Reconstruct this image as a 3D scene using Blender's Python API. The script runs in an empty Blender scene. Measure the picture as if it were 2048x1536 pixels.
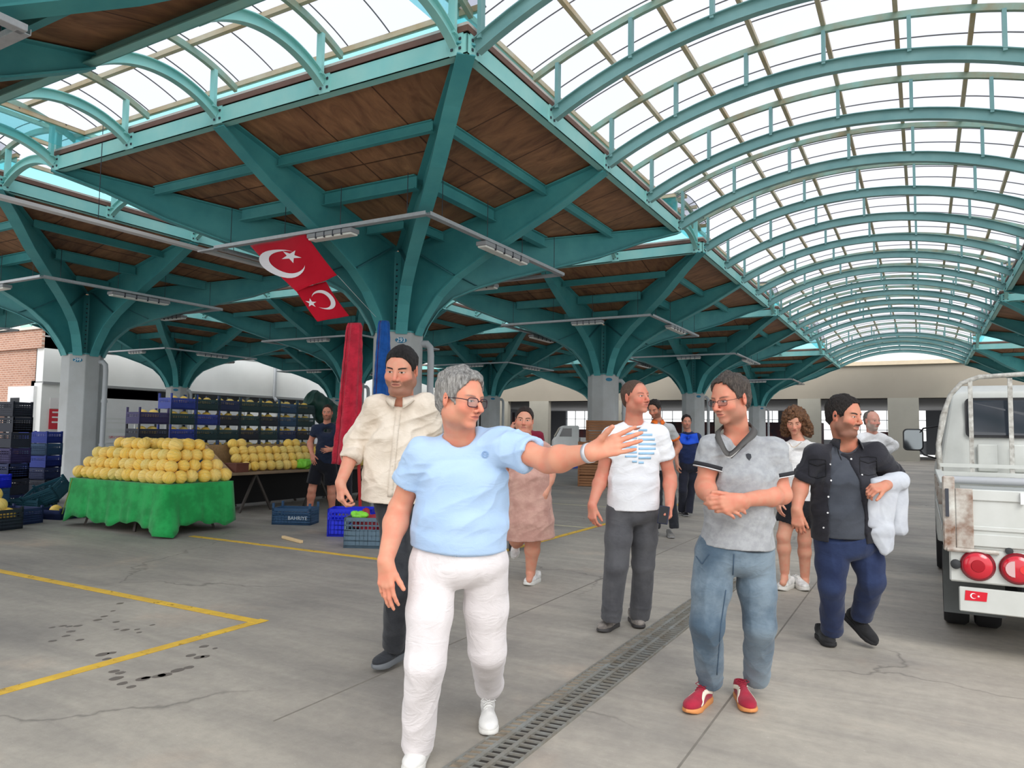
import bpy, bmesh, math, random
import numpy as np
from mathutils import Vector, Matrix
random.seed(7)
SC = bpy.context.scene
COL = SC.collection
PI = math.pi

# ------------------------------------------------------------ camera
FPX, YAW, PITCH, ROLL = 1462.96, -0.5124468, 0.0665222, 0.0150523
CAMP = np.array([0.0, 0.0, 1.40])
_fw = np.array([math.sin(YAW)*math.cos(PITCH), math.cos(YAW)*math.cos(PITCH), math.sin(PITCH)])
_r0 = np.array([math.cos(YAW), -math.sin(YAW), 0.0]); _u0 = np.cross(_r0, _fw)
_r = _r0*math.cos(ROLL) + _u0*math.sin(ROLL); _u = -_r0*math.sin(ROLL) + _u0*math.cos(ROLL)
cd = bpy.data.cameras.new('camera'); cam = bpy.data.objects.new('camera', cd); COL.objects.link(cam)
cd.sensor_width = 36.0; cd.lens = FPX*36.0/2048.0; cd.clip_end = 500
cam.matrix_world = Matrix(((_r[0], _u[0], -_fw[0], 0), (_r[1], _u[1], -_fw[1], 0), (_r[2], _u[2], -_fw[2], 1.40), (0, 0, 0, 1)))
SC.camera = cam
# ------------------------------------------------------------ world: bright overcast sky
w = bpy.data.worlds.new('world'); SC.world = w; w.use_nodes = True
nt = w.node_tree; bgn = nt.nodes['Background']
tc = nt.nodes.new('ShaderNodeTexCoord'); sp = nt.nodes.new('ShaderNodeSeparateXYZ'); nt.links.new(tc.outputs['Generated'], sp.inputs[0])
rp = nt.nodes.new('ShaderNodeValToRGB'); nt.links.new(sp.outputs['Z'], rp.inputs[0])
rp.color_ramp.elements[0].position = 0.0; rp.color_ramp.elements[0].color = (0.95, 0.95, 0.93, 1)
rp.color_ramp.elements[1].position = 0.6; rp.color_ramp.elements[1].color = (0.89, 0.915, 1.0, 1)
nt.links.new(rp.outputs[0], bgn.inputs[0]); bgn.inputs[1].default_value = 0.95
# high thin overcast still lets a broad soft sun through
sl = bpy.data.lights.new('sun', 'SUN'); so = bpy.data.objects.new('sun', sl); COL.objects.link(so)
sl.energy = 1.35; sl.angle = math.radians(35); sl.color = (1.0, 0.97, 0.92)
so.rotation_euler = (math.radians(46), math.radians(0), math.radians(35))
# ------------------------------------------------------------ view
SC.view_settings.view_transform = 'Standard'; SC.view_settings.look = 'None'
SC.view_settings.gamma = 1.0; SC.view_settings.use_curve_mapping = False
SC.view_settings.exposure = 0.95
try:
    SC.cycles.max_bounces = 8; SC.cycles.transparent_max_bounces = 16; SC.cycles.diffuse_bounces = 5
except Exception: pass

# ------------------------------------------------------------ helpers
def ray(x, y): return _fw + _r*(x-1024)/FPX - _u*(y-768)/FPX
def at(x, y, d): return CAMP + ray(x, y)*d           # the world point seen at pixel x, y at forward distance d
def ground(x, y, z=0.0):
    v = ray(x, y); return CAMP + v*((z-1.4)/v[2])
def on_x(x, y, X): v = ray(x, y); return CAMP + v*(X/v[0])
def on_y(x, y, Y): v = ray(x, y); return CAMP + v*(Y/v[1])

MATS = {}
def srgb(c):
    return tuple(((v/255.0)/12.92 if v/255.0 <= 0.04045 else (((v/255.0)+0.055)/1.055)**2.4) for v in c)
def node(nt, typ, **kw):
    n = nt.nodes.new(typ)
    for k, v in kw.items():
        if k.startswith('i_'):
            key = k[2:]; key = int(key) if key.isdigit() else key.replace('_', ' ')
            n.inputs[key].default_value = v
        else: setattr(n, k, v)
    return n
def mat(name, col, rough=0.6, metal=0.0, var=0.0, vscale=4.0, bump=0.0, bscale=30.0, spec=0.4, stretch=(1, 1, 1), col2=None, obj=True, detail=4.0, rnd=0.0, alpha=None, trans=0.0):
    """procedural principled material: base colour with noise variation towards col2 and noise bump"""
    if name in MATS: return MATS[name]
    m = bpy.data.materials.new(name); m.use_nodes = True; MATS[name] = m
    nt = m.node_tree; b = nt.nodes['Principled BSDF']
    c = srgb(col); b.inputs['Roughness'].default_value = rough; b.inputs['Metallic'].default_value = metal
    b.inputs['Specular IOR Level'].default_value = spec
    b.inputs['Base Color'].default_value = (*c, 1)
    if var > 0 or bump > 0:
        t = node(nt, 'ShaderNodeTexCoord'); mp = node(nt, 'ShaderNodeMapping'); mp.inputs['Scale'].default_value = stretch
        nt.links.new(t.outputs['Object'], mp.inputs[0])
    if var > 0:
        n = node(nt, 'ShaderNodeTexNoise', i_Scale=vscale, i_Detail=detail, i_Roughness=0.6); nt.links.new(mp.outputs[0], n.inputs['Vector'])
        r = node(nt, 'ShaderNodeValToRGB'); nt.links.new(n.outputs[0], r.inputs[0])
        c2 = srgb(col2) if col2 else tuple(v*(1-var) for v in c)
        r.color_ramp.elements[0].position = 0.3; r.color_ramp.elements[0].color = (*c2, 1)
        r.color_ramp.elements[1].position = 0.7; r.color_ramp.elements[1].color = (*c, 1)
        out = r.outputs[0]
        if rnd > 0:
            oi = node(nt, 'ShaderNodeObjectInfo'); hv = node(nt, 'ShaderNodeHueSaturation')
            mr = node(nt, 'ShaderNodeMapRange'); nt.links.new(oi.outputs['Random'], mr.inputs[0])
            mr.inputs[3].default_value = 1-rnd; mr.inputs[4].default_value = 1+rnd
            nt.links.new(mr.outputs[0], hv.inputs['Value']); nt.links.new(out, hv.inputs['Color']); out = hv.outputs[0]
        nt.links.new(out, b.inputs['Base Color'])
    if bump > 0:
        n2 = node(nt, 'ShaderNodeTexNoise', i_Scale=bscale, i_Detail=3.0); nt.links.new(mp.outputs[0], n2.inputs['Vector'])
        bp = node(nt, 'ShaderNodeBump', i_Strength=bump, i_Distance=0.02); nt.links.new(n2.outputs[0], bp.inputs['Height'])
        nt.links.new(bp.outputs[0], b.inputs['Normal'])
    return m

def link(o, parent=None):
    COL.objects.link(o)
    if parent is not None: o.parent = parent
    return o
def tag(o, label=None, cat=None, group=None, kind=None):
    if label: o['label'] = label
    if cat: o['category'] = cat
    if group: o['group'] = group
    if kind: o['kind'] = kind
    return o
def thing(name, label, cat, loc=(0, 0, 0), rz=0.0, group=None):
    o = bpy.data.objects.new(name, None); o.empty_display_size = 0.1; COL.objects.link(o)
    o.location = loc; o.rotation_euler = (0, 0, rz)
    return tag(o, label, cat, group)
def children(o): return [c for c in o.children]
def copy_tree(o, parent=None):
    c = o.copy(); COL.objects.link(c)
    if parent is not None: c.parent = parent
    for ch in list(o.children): copy_tree(ch, c)
    return c
class MB:
    """collects polygons and makes ONE mesh object"""
    def __init__(s): s.v = []; s.f = []; s.mi = []; s.cur = 0
    def add(s, vs, fs):
        n = len(s.v); s.v += [tuple(float(q) for q in p) for p in vs]; s.f += [tuple(n+i for i in f) for f in fs]; s.mi += [s.cur]*len(fs); return s
    def box(s, x0, x1, y0, y1, z0, z1):
        return s.add([(x0, y0, z0), (x1, y0, z0), (x1, y1, z0), (x0, y1, z0), (x0, y0, z1), (x1, y0, z1), (x1, y1, z1), (x0, y1, z1)],
                     [(3, 2, 1, 0), (4, 5, 6, 7), (0, 1, 5, 4), (1, 2, 6, 5), (2, 3, 7, 6), (3, 0, 4, 7)])
    def bar(s, a, b, w, h, up=(0, 0, 1)):
        """rectangular bar from a to b; w across, h along up"""
        a = np.array(a, float); b = np.array(b, float); d = b-a; L = np.linalg.norm(d)
        if L < 1e-6: return s
        d /= L; up = np.array(up, float); x = np.cross(d, up); nx = np.linalg.norm(x)
        if nx < 1e-4: x = np.cross(d, (1, 0, 0.0)); nx = np.linalg.norm(x)
        x /= nx; z = np.cross(x, d)
        vs = [p+x*w/2*i+z*h/2*j for p in (a, b) for i, j in ((-1, -1), (1, -1), (1, 1), (-1, 1))]
        return s.add(vs, [(0, 1, 2, 3)[::-1], (4, 5, 6, 7), (0, 1, 5, 4), (1, 2, 6, 5), (2, 3, 7, 6), (3, 0, 4, 7)])
    def tube(s, pts, r, seg=8, caps=True):
        pts = [np.array(p, float) for p in pts]; n = len(pts); rs = r if hasattr(r, '__len__') else [r]*n
        ref = None; vs = []
        for i, p in enumerate(pts):
            d = pts[min(i+1, n-1)]-pts[max(i-1, 0)]; d = d/(np.linalg.norm(d)+1e-9)
            if ref is None: ref = np.array((0, 0, 1.0)) if abs(d[2]) < 0.9 else np.array((1.0, 0, 0))
            x = np.cross(ref, d); x /= np.linalg.norm(x)+1e-9; y = np.cross(d, x); ref = y
            ref = np.cross(d, x)
            vs += [p+(x*math.cos(2*PI*k/seg)+y*math.sin(2*PI*k/seg))*rs[i] for k in range(seg)]
        fs = [(i*seg+k, i*seg+(k+1) % seg, (i+1)*seg+(k+1) % seg, (i+1)*seg+k) for i in range(n-1) for k in range(seg)]
        if caps: fs += [tuple(range(seg))[::-1], tuple((n-1)*seg+k for k in range(seg))]
        return s.add(vs, fs)
    def lathe(s, prof, c=(0, 0, 0), seg=20, axis='z'):
        vs = []
        for (r, z) in prof:
            for k in range(seg):
                a = 2*PI*k/seg; p = (r*math.cos(a), r*math.sin(a), z)
                if axis == 'y': p = (p[0], p[2], p[1])
                if axis == 'x': p = (p[2], p[0], p[1])
                vs.append((c[0]+p[0], c[1]+p[1], c[2]+p[2]))
        n = len(prof)
        fs = [(i*seg+k, i*seg+(k+1) % seg, (i+1)*seg+(k+1) % seg, (i+1)*seg+k) for i in range(n-1) for k in range(seg)]
        fs += [tuple(range(seg))[::-1], tuple((n-1)*seg+k for k in range(seg))]
        return s.add(vs, fs)
    def prism(s, poly, t0, t1, fn):
        """extrude 2-D polygon between parameters t0 and t1; fn(u, v, t) -> point"""
        n = len(poly); vs = [fn(u, v, t0) for u, v in poly]+[fn(u, v, t1) for u, v in poly]
        fs = [tuple(range(n))[::-1], tuple(n+i for i in range(n))]+[(i, (i+1) % n, n+(i+1) % n, n+i) for i in range(n)]
        return s.add(vs, fs)
    def grid(s, P):
        """P[i][j] points"""
        n, m = len(P), len(P[0]); vs = [p for row in P for p in row]
        return s.add(vs, [(i*m+j, i*m+j+1, (i+1)*m+j+1, (i+1)*m+j) for i in range(n-1) for j in range(m-1)])
    def build(s, name, m, parent=None, smooth=False, bevel=0.0, solid=0.0, seg=1):
        me = bpy.data.meshes.new(name); me.from_pydata(s.v, [], s.f)
        for q in (m if isinstance(m, (list, tuple)) else [m]): me.materials.append(q)
        if any(s.mi): me.polygons.foreach_set('material_index', s.mi)
        bm = bmesh.new(); bm.from_mesh(me); bmesh.ops.recalc_face_normals(bm, faces=bm.faces); bm.to_mesh(me); bm.free()
        if smooth:
            me.polygons.foreach_set('use_smooth', [True]*len(me.polygons))
            if smooth != 'all': me.set_sharp_from_angle(angle=math.radians(40))
        me.update()
        o = bpy.data.objects.new(name, me); COL.objects.link(o)
        if parent is not None: o.parent = parent
        if solid: 
            md = o.modifiers.new('s', 'SOLIDIFY'); md.thickness = solid; md.offset = 0
        if bevel:
            md = o.modifiers.new('b', 'BEVEL'); md.width = bevel; md.segments = seg; md.limit_method = 'ANGLE'
        return o
def text_mesh(s, size, name, m, parent, mw, extrude=0.001):
    """flat lettering turned into a mesh, placed by a 4x4 matrix"""
    cu = bpy.data.curves.new(name, 'FONT'); cu.body = s; cu.size = size; cu.align_x = 'CENTER'; cu.align_y = 'CENTER'; cu.extrude = extrude
    t = bpy.data.objects.new(name, cu); COL.objects.link(t)
    dg = bpy.context.evaluated_depsgraph_get(); me = bpy.data.meshes.new_from_object(t.evaluated_get(dg))
    bpy.data.objects.remove(t); me.materials.clear(); me.materials.append(m)
    me.transform(mw)
    o = bpy.data.objects.new(name, me); COL.objects.link(o)
    if parent is not None: o.parent = parent
    return o
def frame(o, x, y):
    """matrix with origin o, x and y axes"""
    x = Vector(x).normalized(); z = x.cross(Vector(y)).normalized(); y = z.cross(x)
    return Matrix(((x[0], y[0], z[0], o[0]), (x[1], y[1], z[1], o[1]), (x[2], y[2], z[2], o[2]), (0, 0, 0, 1)))
# ------------------------------------------------------------ implicit modelling: smooth unions of tapered limbs, meshed as one surface
def nrm(v): v = np.asarray(v, float); return v/(np.linalg.norm(v)+1e-12)
def _h(ix, iy, iz):
    h = (ix*374761393 + iy*668265263 + iz*2147483647 % 1000003) & 0xffffffff
    h = (h ^ (h >> 13))*1274126177 & 0xffffffff
    return ((h ^ (h >> 16)) & 0xffff)/65535.0
def vnoise(P):
    P = np.asarray(P, float); I = np.floor(P).astype(np.int64); F = P-I; F = F*F*(3-2*F)
    r = 0
    for dx in (0, 1):
        for dy in (0, 1):
            for dz in (0, 1):
                w_ = (F[:, 0] if dx else 1-F[:, 0])*(F[:, 1] if dy else 1-F[:, 1])*(F[:, 2] if dz else 1-F[:, 2])
                r = r + w_*_h(I[:, 0]+dx+1000, I[:, 1]+dy+1000, I[:, 2]+dz+1000)
    return r
class Blob:
    def __init__(s): s.p = []
    def cone(s, a, b, ra, rb, k=0.02, side=None, asp=1.0, op='u', capa=False, capb=False):
        """tapered limb from a to b; asp squeezes the radius along the direction perpendicular to side"""
        s.p.append(('c', np.array(a, float), np.array(b, float), ra, rb, k, None if side is None else nrm(side), asp, op, capa, capb)); return s
    def ell(s, c, r, k=0.02, M=None, op='u'):
        s.p.append(('e', np.array(c, float), np.array(r, float) if hasattr(r, '__len__') else np.array([r]*3, float), k, M, op)); return s
    def fn(s, f, lo, hi, op='i'):
        s.p.append(('f', f, np.array(lo, float), np.array(hi, float), op)); return s
    def mesh(s, vox=0.006, bounds=None, disp=None):
        lo = np.array([1e9]*3); hi = -lo
        for q in s.p:
            if q[0] == 'c' and q[8] == 'u':
                R = max(q[3], q[4])*max(1, q[7])+0.01
                lo = np.minimum(lo, np.minimum(q[1], q[2])-R); hi = np.maximum(hi, np.maximum(q[1], q[2])+R)
            if q[0] == 'e' and q[5] == 'u':
                R = max(q[2])+0.01; lo = np.minimum(lo, q[1]-R); hi = np.maximum(hi, q[1]+R)
        lo -= 3*vox; n = np.ceil((hi-lo)/vox).astype(int)+4
        D = np.full(n, 0.08, np.float32)
        def sub(l, h):
            i0 = np.maximum(np.floor((l-lo)/vox).astype(int), 0); i1 = np.minimum(np.ceil((h-lo)/vox).astype(int)+1, n)
            if (i1 <= i0).any(): return None
            g = [(lo[a]+vox*np.arange(i0[a], i1[a])).astype(np.float32) for a in range(3)]
            X, Y, Z = g[0][:, None, None], g[1][None, :, None], g[2][None, None, :]
            return tuple(slice(i0[a], i1[a]) for a in range(3)), X, Y, Z
        for q in s.p:
            if q[0] == 'c':
                _, a, b, ra, rb, k, side, asp, op, ca, cb = q
                R = max(ra, rb)*max(1, asp)+k+0.012
                t_ = sub(np.minimum(a, b)-R, np.maximum(a, b)+R)
                if t_ is None: continue
                sl, X, Y, Z = t_
                d = b-a; L = np.linalg.norm(d)+1e-9; ax = d/L
                px, py, pz = X-a[0], Y-a[1], Z-a[2]
                w_ = px*ax[0]+py*ax[1]+pz*ax[2]
                t = np.clip(w_/L, 0, 1); rr = ra+(rb-ra)*t
                if side is None or abs(asp-1) < 1e-3:
                    q2 = (px-t*d[0])**2+(py-t*d[1])**2+(pz-t*d[2])**2
                    if ca or cb:
                        qr = np.sqrt(np.maximum(px*px+py*py+pz*pz-w_*w_, 0))-rr
                        dd = np.sqrt(q2)-rr
                        if ca: dd = np.maximum(np.where(w_ < 0, qr, dd), -w_)
                        if cb: dd = np.maximum(np.where(w_ > L, qr, dd), w_-L)
                    else: dd = np.sqrt(q2)-rr
                else:
                    sd = nrm(side-ax*np.dot(side, ax)); fr = np.cross(ax, sd)
                    ex = (w_-t*L)*1.9
                    if ca: ex = np.where(w_ < 0, 0, ex)
                    if cb: ex = np.where(w_ > L, 0, ex)
                    u = px*sd[0]+py*sd[1]+pz*sd[2]; v = (px*fr[0]+py*fr[1]+pz*fr[2])/asp
                    q_ = np.sqrt(u*u+v*v+ex*ex)
                    nq = np.sqrt(u*u+(v/asp)**2+ex*ex)+1e-6
                    dd = (q_-rr)*q_/nq
                    dd = np.where(q_ < 1e-4, -rr, dd)
                    if ca: dd = np.maximum(dd, -w_)
                    if cb: dd = np.maximum(dd, w_-L)
            elif q[0] == 'e':
                _, c, r, k, M, op = q
                R = max(r)+k+0.012; t_ = sub(c-R, c+R)
                if t_ is None: continue
                sl, X, Y, Z = t_
                px, py, pz = X-c[0], Y-c[1], Z-c[2]
                if M is not None:
                    M = np.asarray(M)   # rows are local axes
                    px, py, pz = (px*M[i][0]+py*M[i][1]+pz*M[i][2] for i in range(3))
                k0 = np.sqrt((px/r[0])**2+(py/r[1])**2+(pz/r[2])**2); k1 = np.sqrt((px/r[0]**2)**2+(py/r[1]**2)**2+(pz/r[2]**2)**2)+1e-6
                dd = k0*(k0-1)/k1; dd = np.where(k0 < 0.01, -min(r), dd)
            else:
                _, f, l, h, op = q
                t_ = sub(l, h)
                if t_ is None: continue
                sl, X, Y, Z = t_; k = 0.004
                dd = f(X, Y, Z)
            A = D[sl]; dd = dd.astype(np.float32); k = max(k, 1e-4)
            if op == 'u':
                hh = np.maximum(k-np.abs(A-dd), 0)/k; D[sl] = np.minimum(A, dd)-hh*hh*k*0.25
            elif op == 's':
                hh = np.maximum(k-np.abs(A+dd), 0)/k; D[sl] = np.maximum(A, -dd)+hh*hh*k*0.25
            elif op == 'i':
                D[sl] = np.maximum(A, dd)
        return nets(D, lo, vox)
def nets(D, lo, vox):
    S = D < 0
    n = np.array(D.shape)
    c = np.zeros(tuple(n-1), np.uint8)
    for dx in (0, 1):
        for dy in (0, 1):
            for dz in (0, 1):
                c += S[dx:n[0]-1+dx, dy:n[1]-1+dy, dz:n[2]-1+dz]
    act = np.argwhere((c > 0) & (c < 8))
    if len(act) == 0: return np.zeros((0, 3)), np.zeros((0, 4), int)
    idx = np.full(tuple(n-1), -1, np.int32); idx[act[:, 0], act[:, 1], act[:, 2]] = np.arange(len(act))
    acc = np.zeros((len(act), 3)); cnt = np.zeros(len(act))
    offs = [(i, j, k) for i in (0, 1) for j in (0, 1) for k in (0, 1)]
    val = {o: D[act[:, 0]+o[0], act[:, 1]+o[1], act[:, 2]+o[2]].astype(float) for o in offs}
    for o in offs:
        for ax in range(3):
            if o[ax] == 0:
                p = list(o); p[ax] = 1; p = tuple(p); a, b = val[o], val[p]
                m = (a < 0) != (b < 0); t = np.where(m, a/np.where(m, a-b, 1), 0)
                q = np.array(o, float)[None, :].repeat(len(act), 0); q[:, ax] += t
                acc += q*m[:, None]; cnt += m
    V = lo+(act+acc/np.maximum(cnt, 1)[:, None])*vox
    F = []
    for ax in range(3):
        sl0 = [slice(1, -1)]*3; sl0[ax] = slice(0, n[ax]-1)
        sl1 = list(sl0); sl1[ax] = slice(1, n[ax])
        a, b = S[tuple(sl0)], S[tuple(sl1)]
        e = np.argwhere(a != b)
        if not len(e): continue
        flip = a[e[:, 0], e[:, 1], e[:, 2]]
        base = e.copy(); o1, o2 = [x for x in range(3) if x != ax]
        base[:, o1] += 1; base[:, o2] += 1
        def vi(d1, d2):
            q = base.copy(); q[:, o1] -= d1; q[:, o2] -= d2
            return idx[q[:, 0], q[:, 1], q[:, 2]]
        quad = np.stack([vi(0, 0), vi(1, 0), vi(1, 1), vi(0, 1)], 1)
        if ax == 1: flip = ~flip
        quad = np.where(flip[:, None], quad, quad[:, ::-1])
        F.append(quad)
    F = np.concatenate(F); F = F[(F >= 0).all(1)]
    return V, F
def vnormals(V, F):
    a = V[F[:, 2]]-V[F[:, 0]]; b = V[F[:, 3]]-V[F[:, 1]]; fn = np.cross(a, b); N = np.zeros_like(V)
    for i in range(4):
        for ax in range(3): N[:, ax] += np.bincount(F[:, i], fn[:, ax], len(V))
    return N/(np.linalg.norm(N, axis=1)[:, None]+1e-12)
def relax(V, F, it=1, w_=0.5):
    for _ in range(it):
        A = np.zeros_like(V); c = np.zeros(len(V))
        for i in range(4):
            j = F[:, i]; k = F[:, (i+1) % 4]
            for ax in range(3):
                A[:, ax] += np.bincount(j, V[k, ax], len(V))+np.bincount(k, V[j, ax], len(V))
            c += np.bincount(j, minlength=len(V))+np.bincount(k, minlength=len(V))
        V = V*(1-w_)+A/np.maximum(c, 1)[:, None]*w_
    return V
def mesh_obj(name, V, F, m, parent=None, attrs=None, org=None):
    """org: world origin of the parent thing; coordinates are stored relative to it"""
    if org is not None: V = V-np.asarray(org)[None, :]
    me = bpy.data.meshes.new(name)
    me.vertices.add(len(V)); me.vertices.foreach_set('co', V.astype(np.float32).ravel())
    me.loops.add(F.size); me.loops.foreach_set('vertex_index', F.astype(np.int32).ravel())
    me.polygons.add(len(F)); me.polygons.foreach_set('loop_start', np.arange(0, F.size, 4, dtype=np.int32)); me.polygons.foreach_set('loop_total', np.full(len(F), 4, np.int32))
    me.polygons.foreach_set('use_smooth', np.ones(len(F), bool))
    me.update(calc_edges=True)
    for k, a in (attrs or {}).items():
        at_ = me.attributes.new(k, 'FLOAT_VECTOR', 'POINT'); at_.data.foreach_set('vector', a.astype(np.float32).ravel())
    me.materials.append(m)
    o = bpy.data.objects.new(name, me); COL.objects.link(o)
    if parent is not None: o.parent = parent
    return o
# ------------------------------------------------------------ materials of the hall
TEAL = mat('teal_paint', (84, 164, 166), 0.42, var=0.12, vscale=1.6, col2=(66, 146, 152), bump=0.03, bscale=60)
TEAL_G = mat('greyed_teal_paint', (128, 170, 168), 0.45, var=0.25, vscale=2.0, col2=(108, 154, 154), bump=0.03)
TEAL_L = mat('pale_teal_paint', (158, 212, 205), 0.45, var=0.2, vscale=2.5, col2=(138, 205, 202), bump=0.03)
TEAL_R = mat('weathered_teal_paint', (140, 190, 180), 0.5, var=0.5, vscale=2.2, col2=(150, 140, 110), stretch=(1, 1, 1), detail=8)
CONC = mat('grey_column_paint', (188, 192, 194), 0.75, var=0.15, vscale=1.3, col2=(170, 171, 170), bump=0.08, bscale=40)
PIPE = mat('grey_pipe', (186, 190, 194), 0.5, var=0.1)
COPE = mat('brown_coping', (120, 88, 76), 0.6, var=0.2)
COPE2 = mat('pale_flashing', (206, 198, 190), 0.5, var=0.15)
GALV = mat('galvanised_steel', (176, 178, 182), 0.45, metal=0.3, var=0.15, vscale=8)
BOLT = mat('dark_bolt', (70, 72, 80), 0.5, metal=0.5)
PURL = mat('rusty_cream_purlin', (205, 200, 178), 0.6, var=0.5, vscale=1.8, col2=(186, 160, 118), detail=6)
WHITE = mat('white_enamel', (235, 236, 236), 0.4, var=0.05)
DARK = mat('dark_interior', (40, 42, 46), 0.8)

def plywood():
    m = bpy.data.materials.new('plywood'); m.use_nodes = True; nt = m.node_tree; b = nt.nodes['Principled BSDF']
    t = node(nt, 'ShaderNodeTexCoord'); mp = node(nt, 'ShaderNodeMapping'); mp.inputs['Scale'].default_value = (1.0, 2.6, 1); nt.links.new(t.outputs['Object'], mp.inputs[0])
    n = node(nt, 'ShaderNodeTexNoise', i_Scale=1.7, i_Detail=7.0, i_Roughness=0.62, i_Distortion=0.9); nt.links.new(mp.outputs[0], n.inputs['Vector'])
    r = node(nt, 'ShaderNodeValToRGB'); nt.links.new(n.outputs[0], r.inputs[0])
    r.color_ramp.elements[0].position = 0.3; r.color_ramp.elements[0].color = (*srgb((116, 78, 56)), 1)
    r.color_ramp.elements[1].position = 0.72; r.color_ramp.elements[1].color = (*srgb((178, 130, 92)), 1)
    # board joints every 1.25 x 2.5 m and a tone of its own for each board
    br = node(nt, 'ShaderNodeTexBrick', i_Scale=1.0); br.offset = 0.0
    br.inputs['Brick Width'].default_value = 2.5; br.inputs['Row Height'].default_value = 1.25; br.inputs['Mortar Size'].default_value = 0.012; br.inputs['Mortar Smooth'].default_value = 0.0
    br.inputs['Color1'].default_value = (1, 1, 1, 1); br.inputs['Color2'].default_value = (0.72, 0.68, 0.66, 1); br.inputs['Mortar'].default_value = (0.25, 0.2, 0.18, 1)
    nt.links.new(t.outputs['Object'], br.inputs['Vector'])
    mx = node(nt, 'ShaderNodeMix', data_type='RGBA', blend_type='MULTIPLY'); mx.inputs[0].default_value = 1.0
    nt.links.new(r.outputs[0], mx.inputs[6]); nt.links.new(br.outputs[0], mx.inputs[7]); nt.links.new(mx.outputs[2], b.inputs['Base Color'])
    b.inputs['Roughness'].default_value = 0.6
    return m
PLY = plywood()
def glazing(name, tint, clear):
    m = bpy.data.materials.new(name); m.use_nodes = True; nt = m.node_tree; nt.nodes.remove(nt.nodes['Principled BSDF']); out = nt.nodes['Material Output']
    a = node(nt, 'ShaderNodeBsdfTransparent'); a.inputs[0].default_value = (*[c for c in tint], 1)
    c = node(nt, 'ShaderNodeBsdfTranslucent'); c.inputs[0].default_value = (*[min(1, q*1.0) for q in tint], 1)
    t = node(nt, 'ShaderNodeTexCoord'); mp = node(nt, 'ShaderNodeMapping'); mp.inputs['Scale'].default_value = (0.5, 0.5, 0.5); nt.links.new(t.outputs['Object'], mp.inputs[0])
    n = node(nt, 'ShaderNodeTexNoise', i_Scale=1.1, i_Detail=3.0); nt.links.new(mp.outputs[0], n.inputs['Vector'])
    mr = node(nt, 'ShaderNodeMapRange'); nt.links.new(n.outputs[0], mr.inputs[0]); mr.inputs[1].default_value = 0.3; mr.inputs[2].default_value = 0.7
    mr.inputs[3].default_value = 1-clear-0.06; mr.inputs[4].default_value = 1-clear+0.06
    ms = node(nt, 'ShaderNodeMixShader'); nt.links.new(mr.outputs[0], ms.inputs[0]); nt.links.new(a.outputs[0], ms.inputs[1]); nt.links.new(c.outputs[0], ms.inputs[2])
    nt.links.new(ms.outputs[0], out.inputs[0]); return m
GLZ = glazing('translucent_sheet', (0.565, 0.575, 0.61), 0.80)
GLZT = glazing('cyan_translucent_sheet', (0.38, 0.85, 0.90), 0.6)

# ------------------------------------------------------------ grid of the hall
X0, Y0, S, GAP, VW, ZE = -4.355, 6.604, 8.232, 1.768, 6.48, 5.617
HS = S/2
YS = {-1: Y0-10, 0: Y0, 1: Y0+10, 2: Y0+20, 3: 40.35}     # near edge of each row
ZB = 3.18                                              # top of the concrete column

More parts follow.
